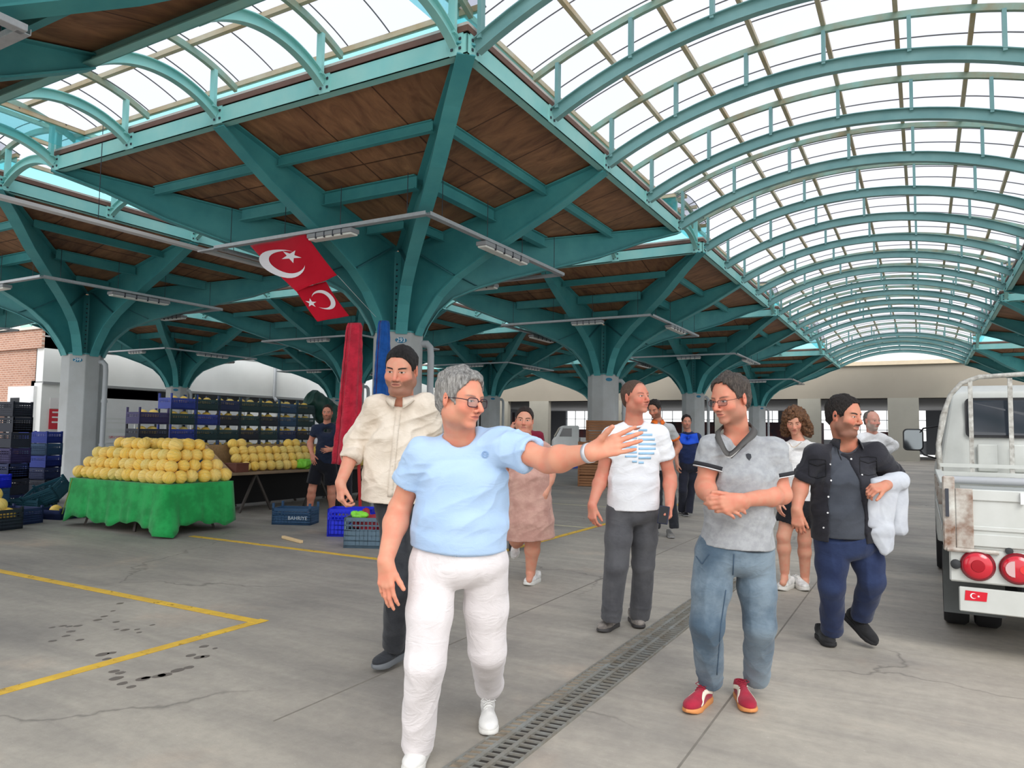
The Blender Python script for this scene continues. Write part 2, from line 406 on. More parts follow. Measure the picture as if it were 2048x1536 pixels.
def zdeck(m): return 4.72+0.262*m
def arm_profile(side):
    L = HS-0.02 if side else HS*math.sqrt(2)-0.04
    if side: low = [(0.46, 3.16), (0.52, 3.3), (0.68, 3.55), (0.92, 3.85), (1.3, 4.15), (1.75, 4.4), (2.4, 4.72), (3.2, 5.1), (L, 5.60)]
    else: low = [(0.46, 3.16), (0.54, 3.36), (0.72, 3.65), (1.0, 3.93), (1.5, 4.17), (2.1, 4.39), (3.0, 4.66), (4.0, 4.97), (5.0, 5.38), (L, 5.63)]
    return L, low
def make_canopy():
    c = thing('steel_canopy', 'x', 'canopy')
    # concrete column, octagonal
    R = 0.435/math.cos(PI/8)
    oc = [(R*math.cos(PI/8+k*PI/4), R*math.sin(PI/8+k*PI/4)) for k in range(8)]
    MB().prism(oc, 0, ZB, lambda u, v, t: (u, v, t)).build('column', CONC, c, bevel=0.012)
    p = MB(); p.tube([(0.40, 0.18, 3.02), (0.50, 0.22, 3.02), (0.555, 0.25, 2.95), (0.57, 0.255, 2.8), (0.57, 0.255, 0.12)], 0.062, 10)
    for z in (0.9, 2.0): p.tube([(0.57, 0.255, z), (0.57, 0.255, z+0.07)], 0.074, 10)
    p.build('drainpipe', PIPE, c, smooth=True)
    # steel core above the concrete with rows of bolts
    core = MB(); core.box(-0.17, 0.17, -0.17, 0.17, ZB-0.02, 4.70)
    core.prism(oc, ZB, ZB+0.03, lambda u, v, t: (u*0.99, v*0.99, t))
    for q in range(8):
        a = q*PI/4+PI/8; core.bar((0.16*math.cos(a), 0.16*math.sin(a), ZB), (0.16*math.cos(a), 0.16*math.sin(a), 4.6), 0.12, 0.02, up=(math.cos(a), math.sin(a), 0))
    core.build('steel_core', TEAL, c)
    bl = MB()
    for q in range(8):
        a = q*PI/4+PI/8
        for z in np.arange(3.35, 4.5, 0.11):
            bl.box(0.185*math.cos(a)-0.014, 0.185*math.cos(a)+0.014, 0.185*math.sin(a)-0.014, 0.185*math.sin(a)+0.014, z, z+0.028)
    bl.build('bolt_rows', BOLT, c)
    for q in range(8):
        a = q*PI/4; side = q % 2 == 0; L, low = arm_profile(side); ms = 1.0 if side else 1/math.sqrt(2)
        dx, dy = math.cos(a), math.sin(a)
        top = [(0.14, zdeck(0.14*ms)), (L, zdeck(L*ms)-0.03)]
        fn = lambda u, v, t, dx=dx, dy=dy: (u*dx-t*dy, u*dy+t*dx, v)
        arm = MB()
        poly = [(0.14, 3.18)]+low+[(L, top[1][1])]+[(0.14, top[0][1])]
        n = len(low)
        # web as quads between the low line and the top line
        def ztop(u): return top[0][1]+(u-0.14)/(L-0.14)*(top[1][1]-top[0][1])
        for i in range(n-1):
            (u0, v0), (u1, v1) = low[i], low[i+1]
            arm.prism([(u0, v0), (u1, v1), (u1, ztop(u1)), (u0, ztop(u0))], -0.012, 0.012, fn)
        arm.prism([(0.1, 3.18), (low[0][0], low[0][1]), (low[0][0], ztop(low[0][0])), (0.1, ztop(0.1))], -0.012, 0.012, fn)
        fwid = 0.105
        for i in range(n-1):
            (u0, v0), (u1, v1) = low[i], low[i+1]
            e = 0.012
            arm.prism([(u0, v0), (u1, v1), (u1+e, v1-0.02), (u0+e, v0-0.02)], -fwid, fwid, fn)
        arm.prism([(0.14, ztop(0.14)), (L, ztop(L)), (L, ztop(L)-0.02), (0.14, ztop(0.14)-0.02)], -fwid, fwid, fn)
        arm.build('arm', TEAL, c)
        # bolted end-plate splice slanting from the deck down to the knee
        k = low[4] if side else low[4]
        sp_ = MB(); u0, v0, u1, v1 = 0.3, ztop(0.3)-0.05, k[0]-0.05, k[1]+0.03
        sp_.prism([(u0-0.02, v0), (u0+0.02, v0), (u1+0.02, v1), (u1-0.02, v1)], -0.085, 0.085, fn)
        sp_.build('splice_plate', BOLT if False else mat('shadow_teal', (70, 130, 138), 0.5), c)  # plates in a darker teal than the arms
    # purlins parallel to the edges: square rings at three distances
    for m_, h, wd in ((3.05, 0.14, 0.08), (2.05, 0.20, 0.14), (1.0, 0.14, 0.08)):
        zc = zdeck(m_)-0.02-h/2
        for q in range(4):
            a = q*PI/2; dx, dy = math.cos(a), math.sin(a)
            P = lambda u, v, z: (u*dx-v*dy, u*dy+v*dx, z)
            pr = MB()
            for s0, s1 in ((-1, 0), (0, 1)):
                a0, a1 = sorted((s0*(m_-0.1), s1*(m_-0.1)))
                a0 += 0.05; a1 -= 0.05
                pr.bar(P(m_, a0, zc), P(m_, a1, zc), 0.016, h)
                pr.bar(P(m_, a0, zc-h/2), P(m_, a1, zc-h/2), wd, 0.014)
                pr.bar(P(m_, a0, zc+h/2), P(m_, a1, zc+h/2), wd, 0.014)
            pr.build('purlin', TEAL, c)
    # plywood deck: four faces falling to the middle
    for q in range(4):
        a = q*PI/2; dx, dy = math.cos(a), math.sin(a)
        m1 = HS-0.03
        d = MB(); pts = [(0.1, -0.1), (m1, -m1), (m1, m1), (0.1, 0.1)]
        vs = [(u, v, zdeck(u)) for u, v in pts]+[(u, v, zdeck(u)+0.05) for u, v in pts]
        d.add(vs, [(0, 1, 2, 3), (7, 6, 5, 4), (0, 4, 5, 1), (1, 5, 6, 2), (2, 6, 7, 3), (3, 7, 4, 0)])
        o = d.build('deck_panel', PLY, c); o.rotation_euler = (0, 0, a)
    for q in range(4):
        a = q*PI/2; dx, dy = math.cos(a), math.sin(a)
        P = lambda u, v, z: (u*dx-v*dy, u*dy+v*dx, z)
        e = MB(); zc = ZE+0.125
        e.bar(P(HS-0.008, -HS, zc), P(HS-0.008, HS, zc), 0.016, 0.25)
        e.bar(P(HS-0.06, -HS, ZE+0.008), P(HS-0.06, HS, ZE+0.008), 0.12, 0.016); e.bar(P(HS-0.06, -HS, ZE+0.242), P(HS-0.06, HS, ZE+0.242), 0.12, 0.016)
        for k in range(5):
            v = (-1+k/2)*(HS-0.14); e.bar(P(HS+0.006, v-0.09, zc), P(HS+0.006, v+0.09, zc), 0.014, 0.245)
        e.build('edge_beam', TEAL_L, c)
        g = MB(); g.bar(P(HS-0.02, -HS-0.02, ZE+0.285), P(HS-0.02, HS+0.02, ZE+0.285), 0.07, 0.07); g.build('coping', COPE, c)
        g = MB(); g.bar(P(HS-0.05, -HS, ZE+0.345), P(HS-0.05, HS, ZE+0.345), 0.12, 0.035); g.build('flashing', COPE2, c)
    # blue oval number plate on the face that looks to the gate
    a = -PI/4; n = (math.cos(a), math.sin(a)); t = (-n[1], n[0])
    pl = MB(); cx, cy = n[0]*0.437, n[1]*0.437
    ring = [(math.cos(k*PI/12)*0.105, math.sin(k*PI/12)*0.052) for k in range(24)]
    pl.prism(ring, 0, 0.008, lambda u, v, w_: (cx+t[0]*u+n[0]*w_, cy+t[1]*u+n[1]*w_, 3.03+v))
    pl.build('number_plate', mat('plate_blue', (30, 118, 152), 0.5), c)
    return c
def num_text(c, s):
    pl = [k for k in c.children if k.name.startswith('number_plate')][0]
    a = -PI/4; n = (math.cos(a), math.sin(a)); t = (-n[1], n[0])
    o = (n[0]*0.448, n[1]*0.448, 3.03)
    text_mesh(s, 0.105, 'digits', mat('plate_white', (240, 244, 246), 0.5), pl, frame(o, (t[0], t[1], 0), (0, 0, 1)))
can0 = make_canopy()
LBL = {(0, 0): 'largest teal steel canopy in the middle, on the grey column numbered 293',
       (0, -1): 'teal canopy overhead cutting the top left corner of the view, plywood underside',
       (0, 1): 'teal canopy behind the man in white tee, second along the aisle from the gate side',
       (0, 2): 'third teal canopy along the aisle, its column above the guard in blue',
       (0, 3): 'farthest teal canopy left of the aisle, before the beige end wall',
       (-1, 0): 'teal canopy at the left, on the column numbered 299 behind the melon stand',
       (-1, 1): 'teal canopy whose column is hidden behind the red parasol',
       (-1, 2): 'teal canopy with its column just right of the grey-haired man',
       (-1, 3): 'far teal canopy in the second row from the aisle, before the beige end wall',
       (-2, 0): 'teal canopy at the left edge nearest the brick building',
       (-2, 1): 'teal canopy on the grey column rising behind the stacked melon crates',
       (-2, 2): 'teal canopy with a small column behind the man in navy tee',
       (-2, 3): 'small distant teal canopy in the row by the white building, farthest back',
       (1, 0): 'teal canopy over the near right bay, beyond the edge of the view beside the truck',
       (1, 1): 'nearest teal canopy right of the glass vault, above the truck',
       (1, 2): 'second teal canopy right of the vault, beyond the truck cab',
       (1, 3): 'farthest teal canopy right of the vault, next to the end wall'}
first = True
CAN = {}
for (i, j), lb in LBL.items():
    o = can0 if first else copy_tree(can0); first = False
    xc = (X0-HS+10*i) if i <= 0 else X0+VW+HS
    o.location = (xc, YS[j]+HS, 0); tag(o, lb, 'canopy', 'umbrella shaped steel canopies of the market hall'); CAN[(i, j)] = o
for ij, s_ in (((0, 0), '293'), ((-1, 0), '299')):
    num_text(CAN[ij], s_)
# ------------------------------------------------------------ glazed vaults
def arc_pts(x0, x1, z0, rise, n=24, e=0.0):
    """circular arc between x0 and x1"""
    c = (x0+x1)/2; h = (x1-x0)/2; R = (h*h+rise*rise)/(2*rise); a0 = math.asin(h/R)*(1+e)
    return [(c+R*math.sin(a0*(2*k/n-1)), z0+rise-R+R*math.cos(a0*(2*k/n-1))) for k in range(n+1)]
def ibeam(mb, pts, w_, h, y, mk):
    """I section swept along an arc in the vertical plane; mk(x, y, z)"""
    def strip(off, hh, ww):
        ring = []
        for i, (x, z) in enumerate(pts):
            x2, z2 = pts[min(i+1, len(pts)-1)]; x1, z1 = pts[max(i-1, 0)]; d = math.hypot(x2-x1, z2-z1); nx, nz = -(z2-z1)/d, (x2-x1)/d
            ring.append([mk(x+nx*(off+q), y+p, z+nz*(off+q)) for p, q in ((-ww/2, -hh/2), (ww/2, -hh/2), (ww/2, hh/2), (-ww/2, hh/2))])
        vs = [p for r_ in ring for p in r_]; n = len(ring)
        fs = [(i*4+k, i*4+(k+1) % 4, (i+1)*4+(k+1) % 4, (i+1)*4+k) for i in range(n-1) for k in range(4)]+[(0, 1, 2, 3), tuple(4*(n-1)+k for k in range(4))]
        mb.add(vs, fs)
    strip(0, h, 0.012); strip(h/2, 0.012, w_); strip(-h/2, 0.012, w_)
def vault(name, label, span, length, rise, up, ribs, mk, seam=0.69, big=True, npost=7, group=None, overlap=0.38, loc=(0, 0, 0), pz=6.38):
    v = thing(name, label, 'glazed vault', loc, group=group)
    lowp = arc_pts(0.03, span-0.03, ZE+0.12, rise, 26)
    upp = arc_pts(-overlap+0.1, span+overlap-0.1, pz-0.06, up, 26)
    c = span/2
    def zat(pts, x):
        for (xa, za), (xb, zb) in zip(pts, pts[1:]):
            if xa <= x <= xb: return za+(zb-za)*(x-xa)/(xb-xa)
        return pts[0][1]
    for y in ribs:
        r_ = MB(); ibeam(r_, lowp, 0.10, 0.17 if big else 0.13, y, mk)
        a = r_.build('arch', TEAL_G if big else TEAL_L, v, smooth=True)
        u_ = MB(); ibeam2 = []
        ring = []
        for i, (x, z) in enumerate(upp): ring.append([mk(x, y+p, z+q) for p, q in ((-0.03, -0.045), (0.03, -0.045), (0.03, 0.045), (-0.03, 0.045))])
        vs = [p for rr in ring for p in rr]; n = len(ring)
        u_.add(vs, [(i*4+k, i*4+(k+1) % 4, (i+1)*4+(k+1) % 4, (i+1)*4+k) for i in range(n-1) for k in range(4)]+[(0, 1, 2, 3), tuple(4*(n-1)+k for k in range(4))])
        u_.build('upper_bar', TEAL_R, a, smooth=True)
        pm = MB()
        for k in range(npost):
            x = 0.09+(span-0.18)*k/(npost-1)
            q0, q1 = mk(x, y, zat(lowp, x)+0.05), mk(x, y, zat(upp, x)-0.03)
            pm.bar(q0, q1, 0.09, 0.05, up=np.array(mk(1, 0, 0))-np.array(mk(0, 0, 0)))
            pm.build('post', TEAL_G if big else TEAL_L, a); pm = MB()
        b = MB()
        for sx in (0.0, span):
            for dz in (-0.05, 0.06):
                for dy in (-0.055, 0.055):
                    q = mk(sx+(0.012 if sx == 0 else -0.012), y+dy, ZE+0.12+dz); b.box(q[0]-0.014, q[0]+0.014, q[1]-0.014, q[1]+0.014, q[2]-0.014, q[2]+0.014)
        b.build('bolts', BOLT, a)
    gl = arc_pts(-overlap, span+overlap, pz+0.06, up, 30)
    pn = npost+2 if big else 4
    for k in range(pn):
        x = -overlap+0.04+(span+2*overlap-0.08)*k/(pn-1); z = zat(gl, x)-0.045
        p = MB(); p.bar(mk(x, 0, z), mk(x, length, z), 0.06, 0.07); p.build('roof_purlin', PURL, v)
    s_ = MB(); g = MB()
    def pt(x, y, z): return mk(x, y, z)
    vs = [[pt(x, 0, z) for x, z in gl], [pt(x, length, z) for x, z in gl]]
    g.grid(vs); gg = g.build('roof_sheet', GLZ, v, smooth='all')
    nS = max(2, int(round(length/seam)))
    for k in range(nS+1):
        y = length*k/nS
        s_.tube([pt(x, y, z-0.012) for x, z in gl], 0.011, 4)
    o = s_.build('sheet_seams', mat('seam_grey', (120, 120, 122), 0.6), v); o['kind'] = 'stuff'
    for sx, nm in ((-overlap+0.05, 'side_sheet'), (span+overlap-0.05, 'side_sheet')):
        q = MB(); q.grid([[pt(sx, 0, ZE+0.36), pt(sx, length, ZE+0.36)], [pt(sx, 0, pz+0.03), pt(sx, length, pz+0.03)]]); q.build(nm, GLZT, v)
    return v
MKX = lambda x, y, z: (x, y, z)                     # vault running along y
MKY = lambda x, y, z: (y, x, z)                     # vault running along x: span is y
VL = {0: 'wide glazed barrel vault over the aisle, nearest section at the top right', 1: 'second section of the wide barrel vault over the aisle',
      2: 'third section of the wide barrel vault, over the truck cab', 3: 'farthest section of the wide barrel vault, before the end wall', -1: 'section of the wide barrel vault straight above the photographer'}
RIB = [0.14+(S-0.28)*k/4 for k in range(5)]
for j in (-1, 0, 1, 2, 3):
    vault('barrel_skylight', VL[j], VW, (S+GAP) if j != 2 else (YS[3]-YS[2]), 0.80, 0.78, RIB, MKX, loc=(X0, YS[j], 0), group='sections of the wide barrel vault')
CR = {(0, -1): 'narrow glazed cross vault at the top left, between the two nearest canopies', (0, 0): 'narrow cross vault behind the middle canopy, above the white tee man',
      (0, 1): 'narrow cross vault between second and third aisle canopies', (0, 2): 'wider glazed cross strip before the last aisle canopy',
      (-1, -1): 'narrow cross vault at the left edge before the canopy numbered 299', (-1, 0): 'narrow cross vault behind the canopy numbered 299', (-1, 1): 'narrow cross vault seen small behind the flags',
      (-1, 2): 'distant narrow cross vault in the second canopy row', (-2, 0): 'narrow cross vault behind the leftmost canopy', (-2, 1): 'narrow cross vault nearest the long white wall',
      (1, 0): 'narrow cross vault at the right edge before the canopy over the truck', (1, 1): 'narrow cross vault right of the wide vault, above the truck', (1, 2): 'glazed cross strip right of the wide vault, farthest'}
for (i, j), lb in CR.items():
    xs = (X0-S+10*i) if i <= 0 else X0+VW
    sp_y = YS[j+1]-(YS[j]+S)
    o = vault('cross_skylight', lb, sp_y, S, 0.27 if sp_y < 3 else 0.6, 0.26 if sp_y < 3 else 0.6, RIB, MKY, big=False, npost=2 if sp_y < 3 else 4, loc=(xs, YS[j]+S, 0), group='narrow glazed strips across between canopies', pz=6.30)
LG = {(0, -1): 'narrow lengthwise vault above the long cable tray at the left', (0, 0): 'narrow lengthwise vault left of the middle canopy, above the flags', (0, 1): 'narrow lengthwise vault between the second canopies',
      (0, 2): 'narrow lengthwise vault beyond the flags, far back', (-1, 0): 'narrow lengthwise vault left of the canopy numbered 299', (-1, 1): 'narrow lengthwise vault above the stacked crates', (0, 3): 'lengthwise vault farthest back by the end wall', (-1, 2): 'lengthwise vault far back by the white wall'}
for (i, j), lb in LG.items():
    xs = X0-S+10*i-GAP
    vault('lengthwise_skylight', lb, GAP, YS.get(j+1, YS[j]+10)-YS[j], 0.27, 0.26, RIB, MKX, big=False, npost=2, loc=(xs, YS[j], 0), group='narrow glazed strips between canopy rows', pz=6.30)
# ------------------------------------------------------------ cable tray rings and lamps below each canopy
TRAY = mat('cable_tray', (190, 192, 196), 0.45, metal=0.4, var=0.15, vscale=20)
LENS = mat('lamp_lens', (236, 236, 230), 0.3)
def tray_bar(mb, a, b, w_=0.10, h=0.05):
    a = np.array(a, float); b = np.array(b, float); mb.bar(a, b, w_, 0.008)
    d = nrm(b-a); x = np.cross(d, (0, 0, 1.0))
    for s in (-1, 1): mb.bar(a+x*s*w_/2+np.array((0, 0, h/2)), b+x*s*w_/2+np.array((0, 0, h/2)), 0.006, h)
def make_tray():
    t = thing('cable_tray_ring', 'x', 'cable tray'); R = 2.27; z = 4.53
    for q in range(4):
        a = q*PI/2; c, s = math.cos(a), math.sin(a); P = lambda u, v, zz: (u*c-v*s, u*s+v*c, zz)
        m = MB(); tray_bar(m, P(R, -R, z), P(R, R, z)); m.build('tray', TRAY, t)
        for v in (-1.9, -0.6, 0.6, 1.9): m = MB(); m.tube([P(R, v, z), P(R, v, zdeck(R)-0.1)], 0.006, 5); m.build('hanger', BOLT, t)
    return t
def make_lamp():
    l = thing('ceiling_lamp', 'x', 'lamp')
    MB().box(-0.62, 0.62, -0.10, 0.10, 0.03, 0.10).build('housing', mat('lamp_body', (150, 152, 156), 0.5), l, bevel=0.008)
    m = MB(); m.box(-0.60, 0.60, -0.085, 0.085, 0.0, 0.035); m.build('lens', LENS, l, bevel=0.012)
    for x in (-0.36, -0.12, 0.12, 0.36): MB().box(x-0.012, x+0.012, -0.105, 0.105, 0.004, 0.105).build('clip', BOLT, l)
    for x in (-0.2, 0.2): MB().tube([(x, 0, 0.1), (x, 0, 0.15)], 0.01, 5).build('bracket', GALV, l)
    return l
tray0 = make_tray(); lamp0 = make_lamp(); firstT = firstL = True
NM = {(0, 0): 'the middle canopy numbered 293', (0, 1): 'the canopy behind the white tee man', (0, 2): 'the third aisle canopy', (0, 3): 'the farthest aisle canopy', (0, -1): 'the canopy in the top left corner',
      (-1, 0): 'the canopy numbered 299', (-1, 1): 'the canopy behind the red parasol', (-1, 2): 'the canopy right of the grey-haired man', (-2, 0): 'the leftmost canopy', (-2, 1): 'the canopy behind the melon crates', (-2, 2): 'the canopy behind the navy tee man', (1, 1): 'the canopy above the truck'}
for (i, j), nm in NM.items():
    o = tray0 if firstT else copy_tree(tray0); firstT = False
    c = CAN[(i, j)].location; o.location = c
    tag(o, 'square ring of galvanised cable tray hung under '+nm, 'cable tray', 'cable tray rings under the canopies')
    for (u, v, rz, wd) in ((0.45, -2.27, 0, 'front'), (2.27, -0.05, PI/2, 'aisle'), (0.3, 2.27, 0, 'back'), (-2.27, 0.3, PI/2, 'far left')):
        if j >= 3 and wd != 'front': continue
        l = lamp0 if firstL else copy_tree(lamp0); firstL = False
        l.location = (c[0]+u, c[1]+v, 4.40); l.rotation_euler = (0, 0, rz); l.scale = (0.74 if rz == 0 else 1.2, 1, 1)
        tag(l, 'tube lamp, %s side of the tray under %s' % (wd, nm), 'lamp', 'tube lamps hung under cable trays')
m = MB(); tray_bar(m, (-11.17, 2.0, 4.55), (-11.17, 12.6, 4.55), 0.14); m2 = m.build('cable_tray', mat('white_tray', (222, 222, 224), 0.45, var=0.1), None)
m = MB(); m.bar((-11.17, 8.45, 4.53), (-10.74, 8.45, 4.53), 0.1, 0.03); o = m.build('tray_joint', TRAY, m2)
tag(m2, 'long straight pale cable tray running between the two left canopies', 'cable tray')
for y in (2.6, 4.5, 6.6, 10.0, 12.0): MB().tube([(-11.17, y, 4.55), (-11.17, y, 6.3)], 0.006, 5).build('hanger', BOLT, m2)
# ------------------------------------------------------------ floor
def floor_mat():
    m = bpy.data.materials.new('concrete_floor'); m.use_nodes = True; nt = m.node_tree; b = nt.nodes['Principled BSDF']; L = nt.links.new
    t = node(nt, 'ShaderNodeTexCoord'); P = t.outputs['Object']
    def noise(scale, det=5, rough=0.6, st=(1, 1, 1), dist=0.0, rot=0):
        mp = node(nt, 'ShaderNodeMapping'); mp.inputs['Scale'].default_value = st; mp.inputs['Rotation'].default_value = (0, 0, rot); L(P, mp.inputs[0])
        n = node(nt, 'ShaderNodeTexNoise', i_Scale=scale, i_Detail=det, i_Roughness=rough, i_Distortion=dist); L(mp.outputs[0], n.inputs['Vector']); return n.outputs[0]
    def ramp(v, p0, c0, p1, c1):
        r = node(nt, 'ShaderNodeValToRGB'); L(v, r.inputs[0]); e = r.color_ramp.elements
        e[0].position = p0; e[0].color = (*c0, 1); e[1].position = p1; e[1].color = (*c1, 1); return r.outputs[0]
    def mix(a, b_, f, mode='MIX'):
        x = node(nt, 'ShaderNodeMix', data_type='RGBA', blend_type=mode)
        if isinstance(f, float): x.inputs[0].default_value = f
        else: L(f, x.inputs[0])
        L(a, x.inputs[6])
        if isinstance(b_, tuple): x.inputs[7].default_value = (*b_, 1)
        else: L(b_, x.inputs[7])
        return x.outputs[2]
    base = ramp(noise(0.45, 6, 0.6, dist=0.4), 0.32, srgb((144, 138, 130)), 0.68, srgb((190, 182, 168)))
    # floor colour turns gradually darker towards the left, past the bay line
    sx = node(nt, 'ShaderNodeSeparateXYZ'); L(P, sx.inputs[0])
    mr = node(nt, 'ShaderNodeMapRange'); L(sx.outputs[0], mr.inputs[0]); mr.inputs[1].default_value = -6.5; mr.inputs[2].default_value = -1.5; mr.inputs[3].default_value = 0.42; mr.inputs[4].default_value = 0.0
    base = mix(base, srgb((120, 119, 117)), mr.outputs[0])
    streak = ramp(noise(1.6, 6, 0.65, st=(0.35, 2.2, 1), rot=0.5, dist=0.6), 0.35, (0.74, 0.74, 0.75), 0.7, (1.12, 1.11, 1.08))
    base = mix(base, streak, 0.75, 'MULTIPLY')
    warm = ramp(noise(0.9, 5, 0.6, st=(1, 1, 1)), 0.58, (0, 0, 0), 0.75, (1, 1, 1))
    base = mix(base, srgb((196, 172, 150)), mix(warm, (0, 0, 0), 0.55))
    fine = ramp(noise(14, 6, 0.7), 0.3, (0.88, 0.88, 0.88), 0.7, (1.07, 1.07, 1.07)); base = mix(base, fine, 1.0, 'MULTIPLY')
    speck = ramp(noise(60, 2, 0.5), 0.70, (0, 0, 0), 0.78, (1, 1, 1)); base = mix(base, srgb((214, 210, 202)), mix(speck, (0, 0, 0), 0.6))
    # cracks
    vo = node(nt, 'ShaderNodeTexVoronoi', feature='DISTANCE_TO_EDGE'); vo.inputs['Scale'].default_value = 0.33
    mp = node(nt, 'ShaderNodeMapping'); L(P, mp.inputs[0])
    dn = node(nt, 'ShaderNodeTexNoise', i_Scale=1.6, i_Detail=5.0); L(P, dn.inputs['Vector'])
    va = node(nt, 'ShaderNodeVectorMath', operation='SCALE'); L(dn.outputs['Color'], va.inputs[0]); va.inputs['Scale'].default_value = 0.8
    vb = node(nt, 'ShaderNodeVectorMath', operation='ADD'); L(P, vb.inputs[0]); L(va.outputs[0], vb.inputs[1]); L(vb.outputs[0], vo.inputs['Vector'])
    ck = ramp(vo.outputs[0], 0.0015, (1, 1, 1), 0.005, (0, 0, 0)); gate = ramp(noise(0.35, 2), 0.5, (0, 0, 0), 0.56, (1, 1, 1))
    ck = mix(ck, gate, 1.0, 'MULTIPLY'); base = mix(base, srgb((96, 92, 86)), mix(ck, (0, 0, 0), 0.35))
    L(base, b.inputs['Base Color']); b.inputs['Roughness'].default_value = 0.62; b.inputs['Specular IOR Level'].default_value = 0.35
    bp = node(nt, 'ShaderNodeBump', i_Strength=0.12, i_Distance=0.01); L(noise(35, 4), bp.inputs['Height']); L(bp.outputs[0], b.inputs['Normal'])
    return m
FL = floor_mat()
f = MB().box(-60, 16, -9, 66, -0.2, 0.0); f = f.build('floor', FL); tag(f, kind='structure')
# sawn floor joints
def strip(name, a, b_, w_, m, label, cat, z=0.002, group=None, h=0.003):
    q = MB(); q.bar((a[0], a[1], z), (b_[0], b_[1], z), w_, h); o = q.build(name, m); 
    return tag(o, label, cat, group)
JOI = mat('joint_grey', (132, 126, 116), 0.9, var=0.3, vscale=6)
for k, (a, b_) in enumerate((((-0.93, -0.5), (-0.93, 30)), ((-2.75, 2.6), (-2.75, 26)), ((-8.6, 6.62), (-8.6, 6.64)))):
    if k < 2:
        o = strip('trim_%d' % (k+1), a, b_, 0.010, JOI, None, None, z=0.0005, h=0.002); tag(o, kind='structure')
def paint_mat():
    m = mat('yellow_road_paint', (232, 190, 62), 0.6, var=0.35, vscale=5, col2=(196, 158, 66), detail=8, bump=0.1, bscale=80)
    nt = m.node_tree; b = nt.nodes['Principled BSDF']
    t = node(nt, 'ShaderNodeTexCoord'); n = node(nt, 'ShaderNodeTexNoise', i_Scale=9.0, i_Detail=8.0, i_Roughness=0.7); nt.links.new(t.outputs['Object'], n.inputs['Vector'])
    r = node(nt, 'ShaderNodeValToRGB'); nt.links.new(n.outputs[0], r.inputs[0]); r.color_ramp.elements[0].position = 0.33; r.color_ramp.elements[1].position = 0.42
    nt.links.new(r.outputs[0], b.inputs['Alpha']); return m
YEL = paint_mat()
strip('bay_line', (-4.25, -3), (-4.25, 3.90), 0.085, YEL, 'yellow floor line at lower left running towards the camera', 'floor marking')
strip('bay_line', (-4.20, 3.83), (-12.0, 3.80), 0.085, YEL, 'yellow floor line at lower left meeting the other in a pointed corner', 'floor marking', z=0.0035)
strip('bay_line', (-4.30, 6.36), (-8.3, 6.34), 0.085, YEL, 'yellow floor line across in front of the crates and melon stand', 'floor marking')
strip('bay_line', (-4.35, 6.30), (-4.35, 14.9), 0.085, YEL, 'yellow floor line behind the woman in pink along the aisle', 'floor marking', z=0.0035)
strip('bay_line', (-4.35, 16.6), (-4.35, 25), 0.085, YEL, 'pale yellow floor line far along the aisle by the wooden boxes', 'floor marking')
strip('bay_line', (-4.3, 13.3), (-9.5, 13.3), 0.07, mat('worn_paint', (196, 190, 160), 0.7, var=0.3), 'worn pale floor line across behind the woman in pink', 'floor marking')
strip('bay_line', (-4.4, 10.2), (-8.0, 10.2), 0.07, mat('worn_paint', (196, 190, 160), 0.7), 'second worn floor line behind the woman in pink', 'floor marking')
# footprints / wet spots
WET = mat('damp_spot', (112, 104, 98), 0.45, var=0.2)
rng = random.Random(3)
pts = [(245, 1367), (262, 1374), (285, 1358), (292, 1356), (318, 1352), (330, 1350), (355, 1341), (378, 1335), (232, 1357), (240, 1346), (214, 1318), (205, 1309), (224, 1306), (195, 1240), (208, 1233), (226, 1222), (240, 1207), (105, 1282), (132, 1272), (142, 1263), (104, 1255), (138, 1253), (228, 1343), (398, 1315), (382, 1311), (410, 1313), (408, 1293), (160, 1280), (233, 1259), (278, 1265), (250, 1260), (232, 1244), (274, 1259), (430, 1297), (305, 1250), (126, 1252), (155, 1252)]
g = thing('damp_footprints', 'trail of dark damp spots on the floor by the yellow corner line', 'stain', tuple(ground(280, 1330)))
org = ground(280, 1330)
ml = MB()
for (x, y) in pts:
    p = ground(x, y)-org; s = rng.uniform(0.018, 0.034)*(1.1 if y > 1300 else 0.8)
    ring = [(p[0]+s*math.cos(k*PI/6)*rng.uniform(0.85, 1.1), p[1]+s*1.3*math.sin(k*PI/6)*rng.uniform(0.85, 1.1)) for k in range(12)]
    ml.prism(ring, 0.0008, 0.0016, lambda u, v, t: (u, v, t))
o = ml.build('damp_spots', WET, g); o['kind'] = 'stuff'
COL.objects.unlink(o) if False else None
# ------------------------------------------------------------ drain channel
DR = mat('drain_steel', (150, 152, 148), 0.55, metal=0.3, var=0.25, vscale=10, col2=(130, 122, 108))
DRD = mat('drain_dark', (52, 48, 44), 0.9)
dt = thing('drain_grate', 'long steel drain grating set in the floor between the walking men', 'drain', (-1.645, 0, 0))
Yd0, Yd1 = 1.0, 7.4
MB().box(-0.115, 0.115, Yd0, Yd1, -0.005, 0.0015).build('channel_bed', DRD, dt)
for x, w_ in ((-0.118, 0.012), (0.118, 0.012)): MB().box(x-w_/2, x+w_/2, Yd0, Yd1, 0.0, 0.010).build('edge_rail', DR, dt)
for x in (-0.045, 0.030): MB().box(x-0.011, x+0.011, Yd0, Yd1, 0.0, 0.014).build('bearing_rail', DR, dt)
m = MB(); y = Yd0; k = 0
while y < Yd1:
    m.bar((-0.115, y, 0.006), (-0.05, y+0.02, 0.006), 0.011, 0.010)
    m.bar((-0.04, y, 0.006), (0.025, y+0.010, 0.006), 0.011, 0.010); m.bar((0.035, y, 0.006), (0.112, y+0.010, 0.006), 0.011, 0.010)
    y += 0.052
o = m.build('cross_slats', DR, dt); o['kind'] = 'stuff'
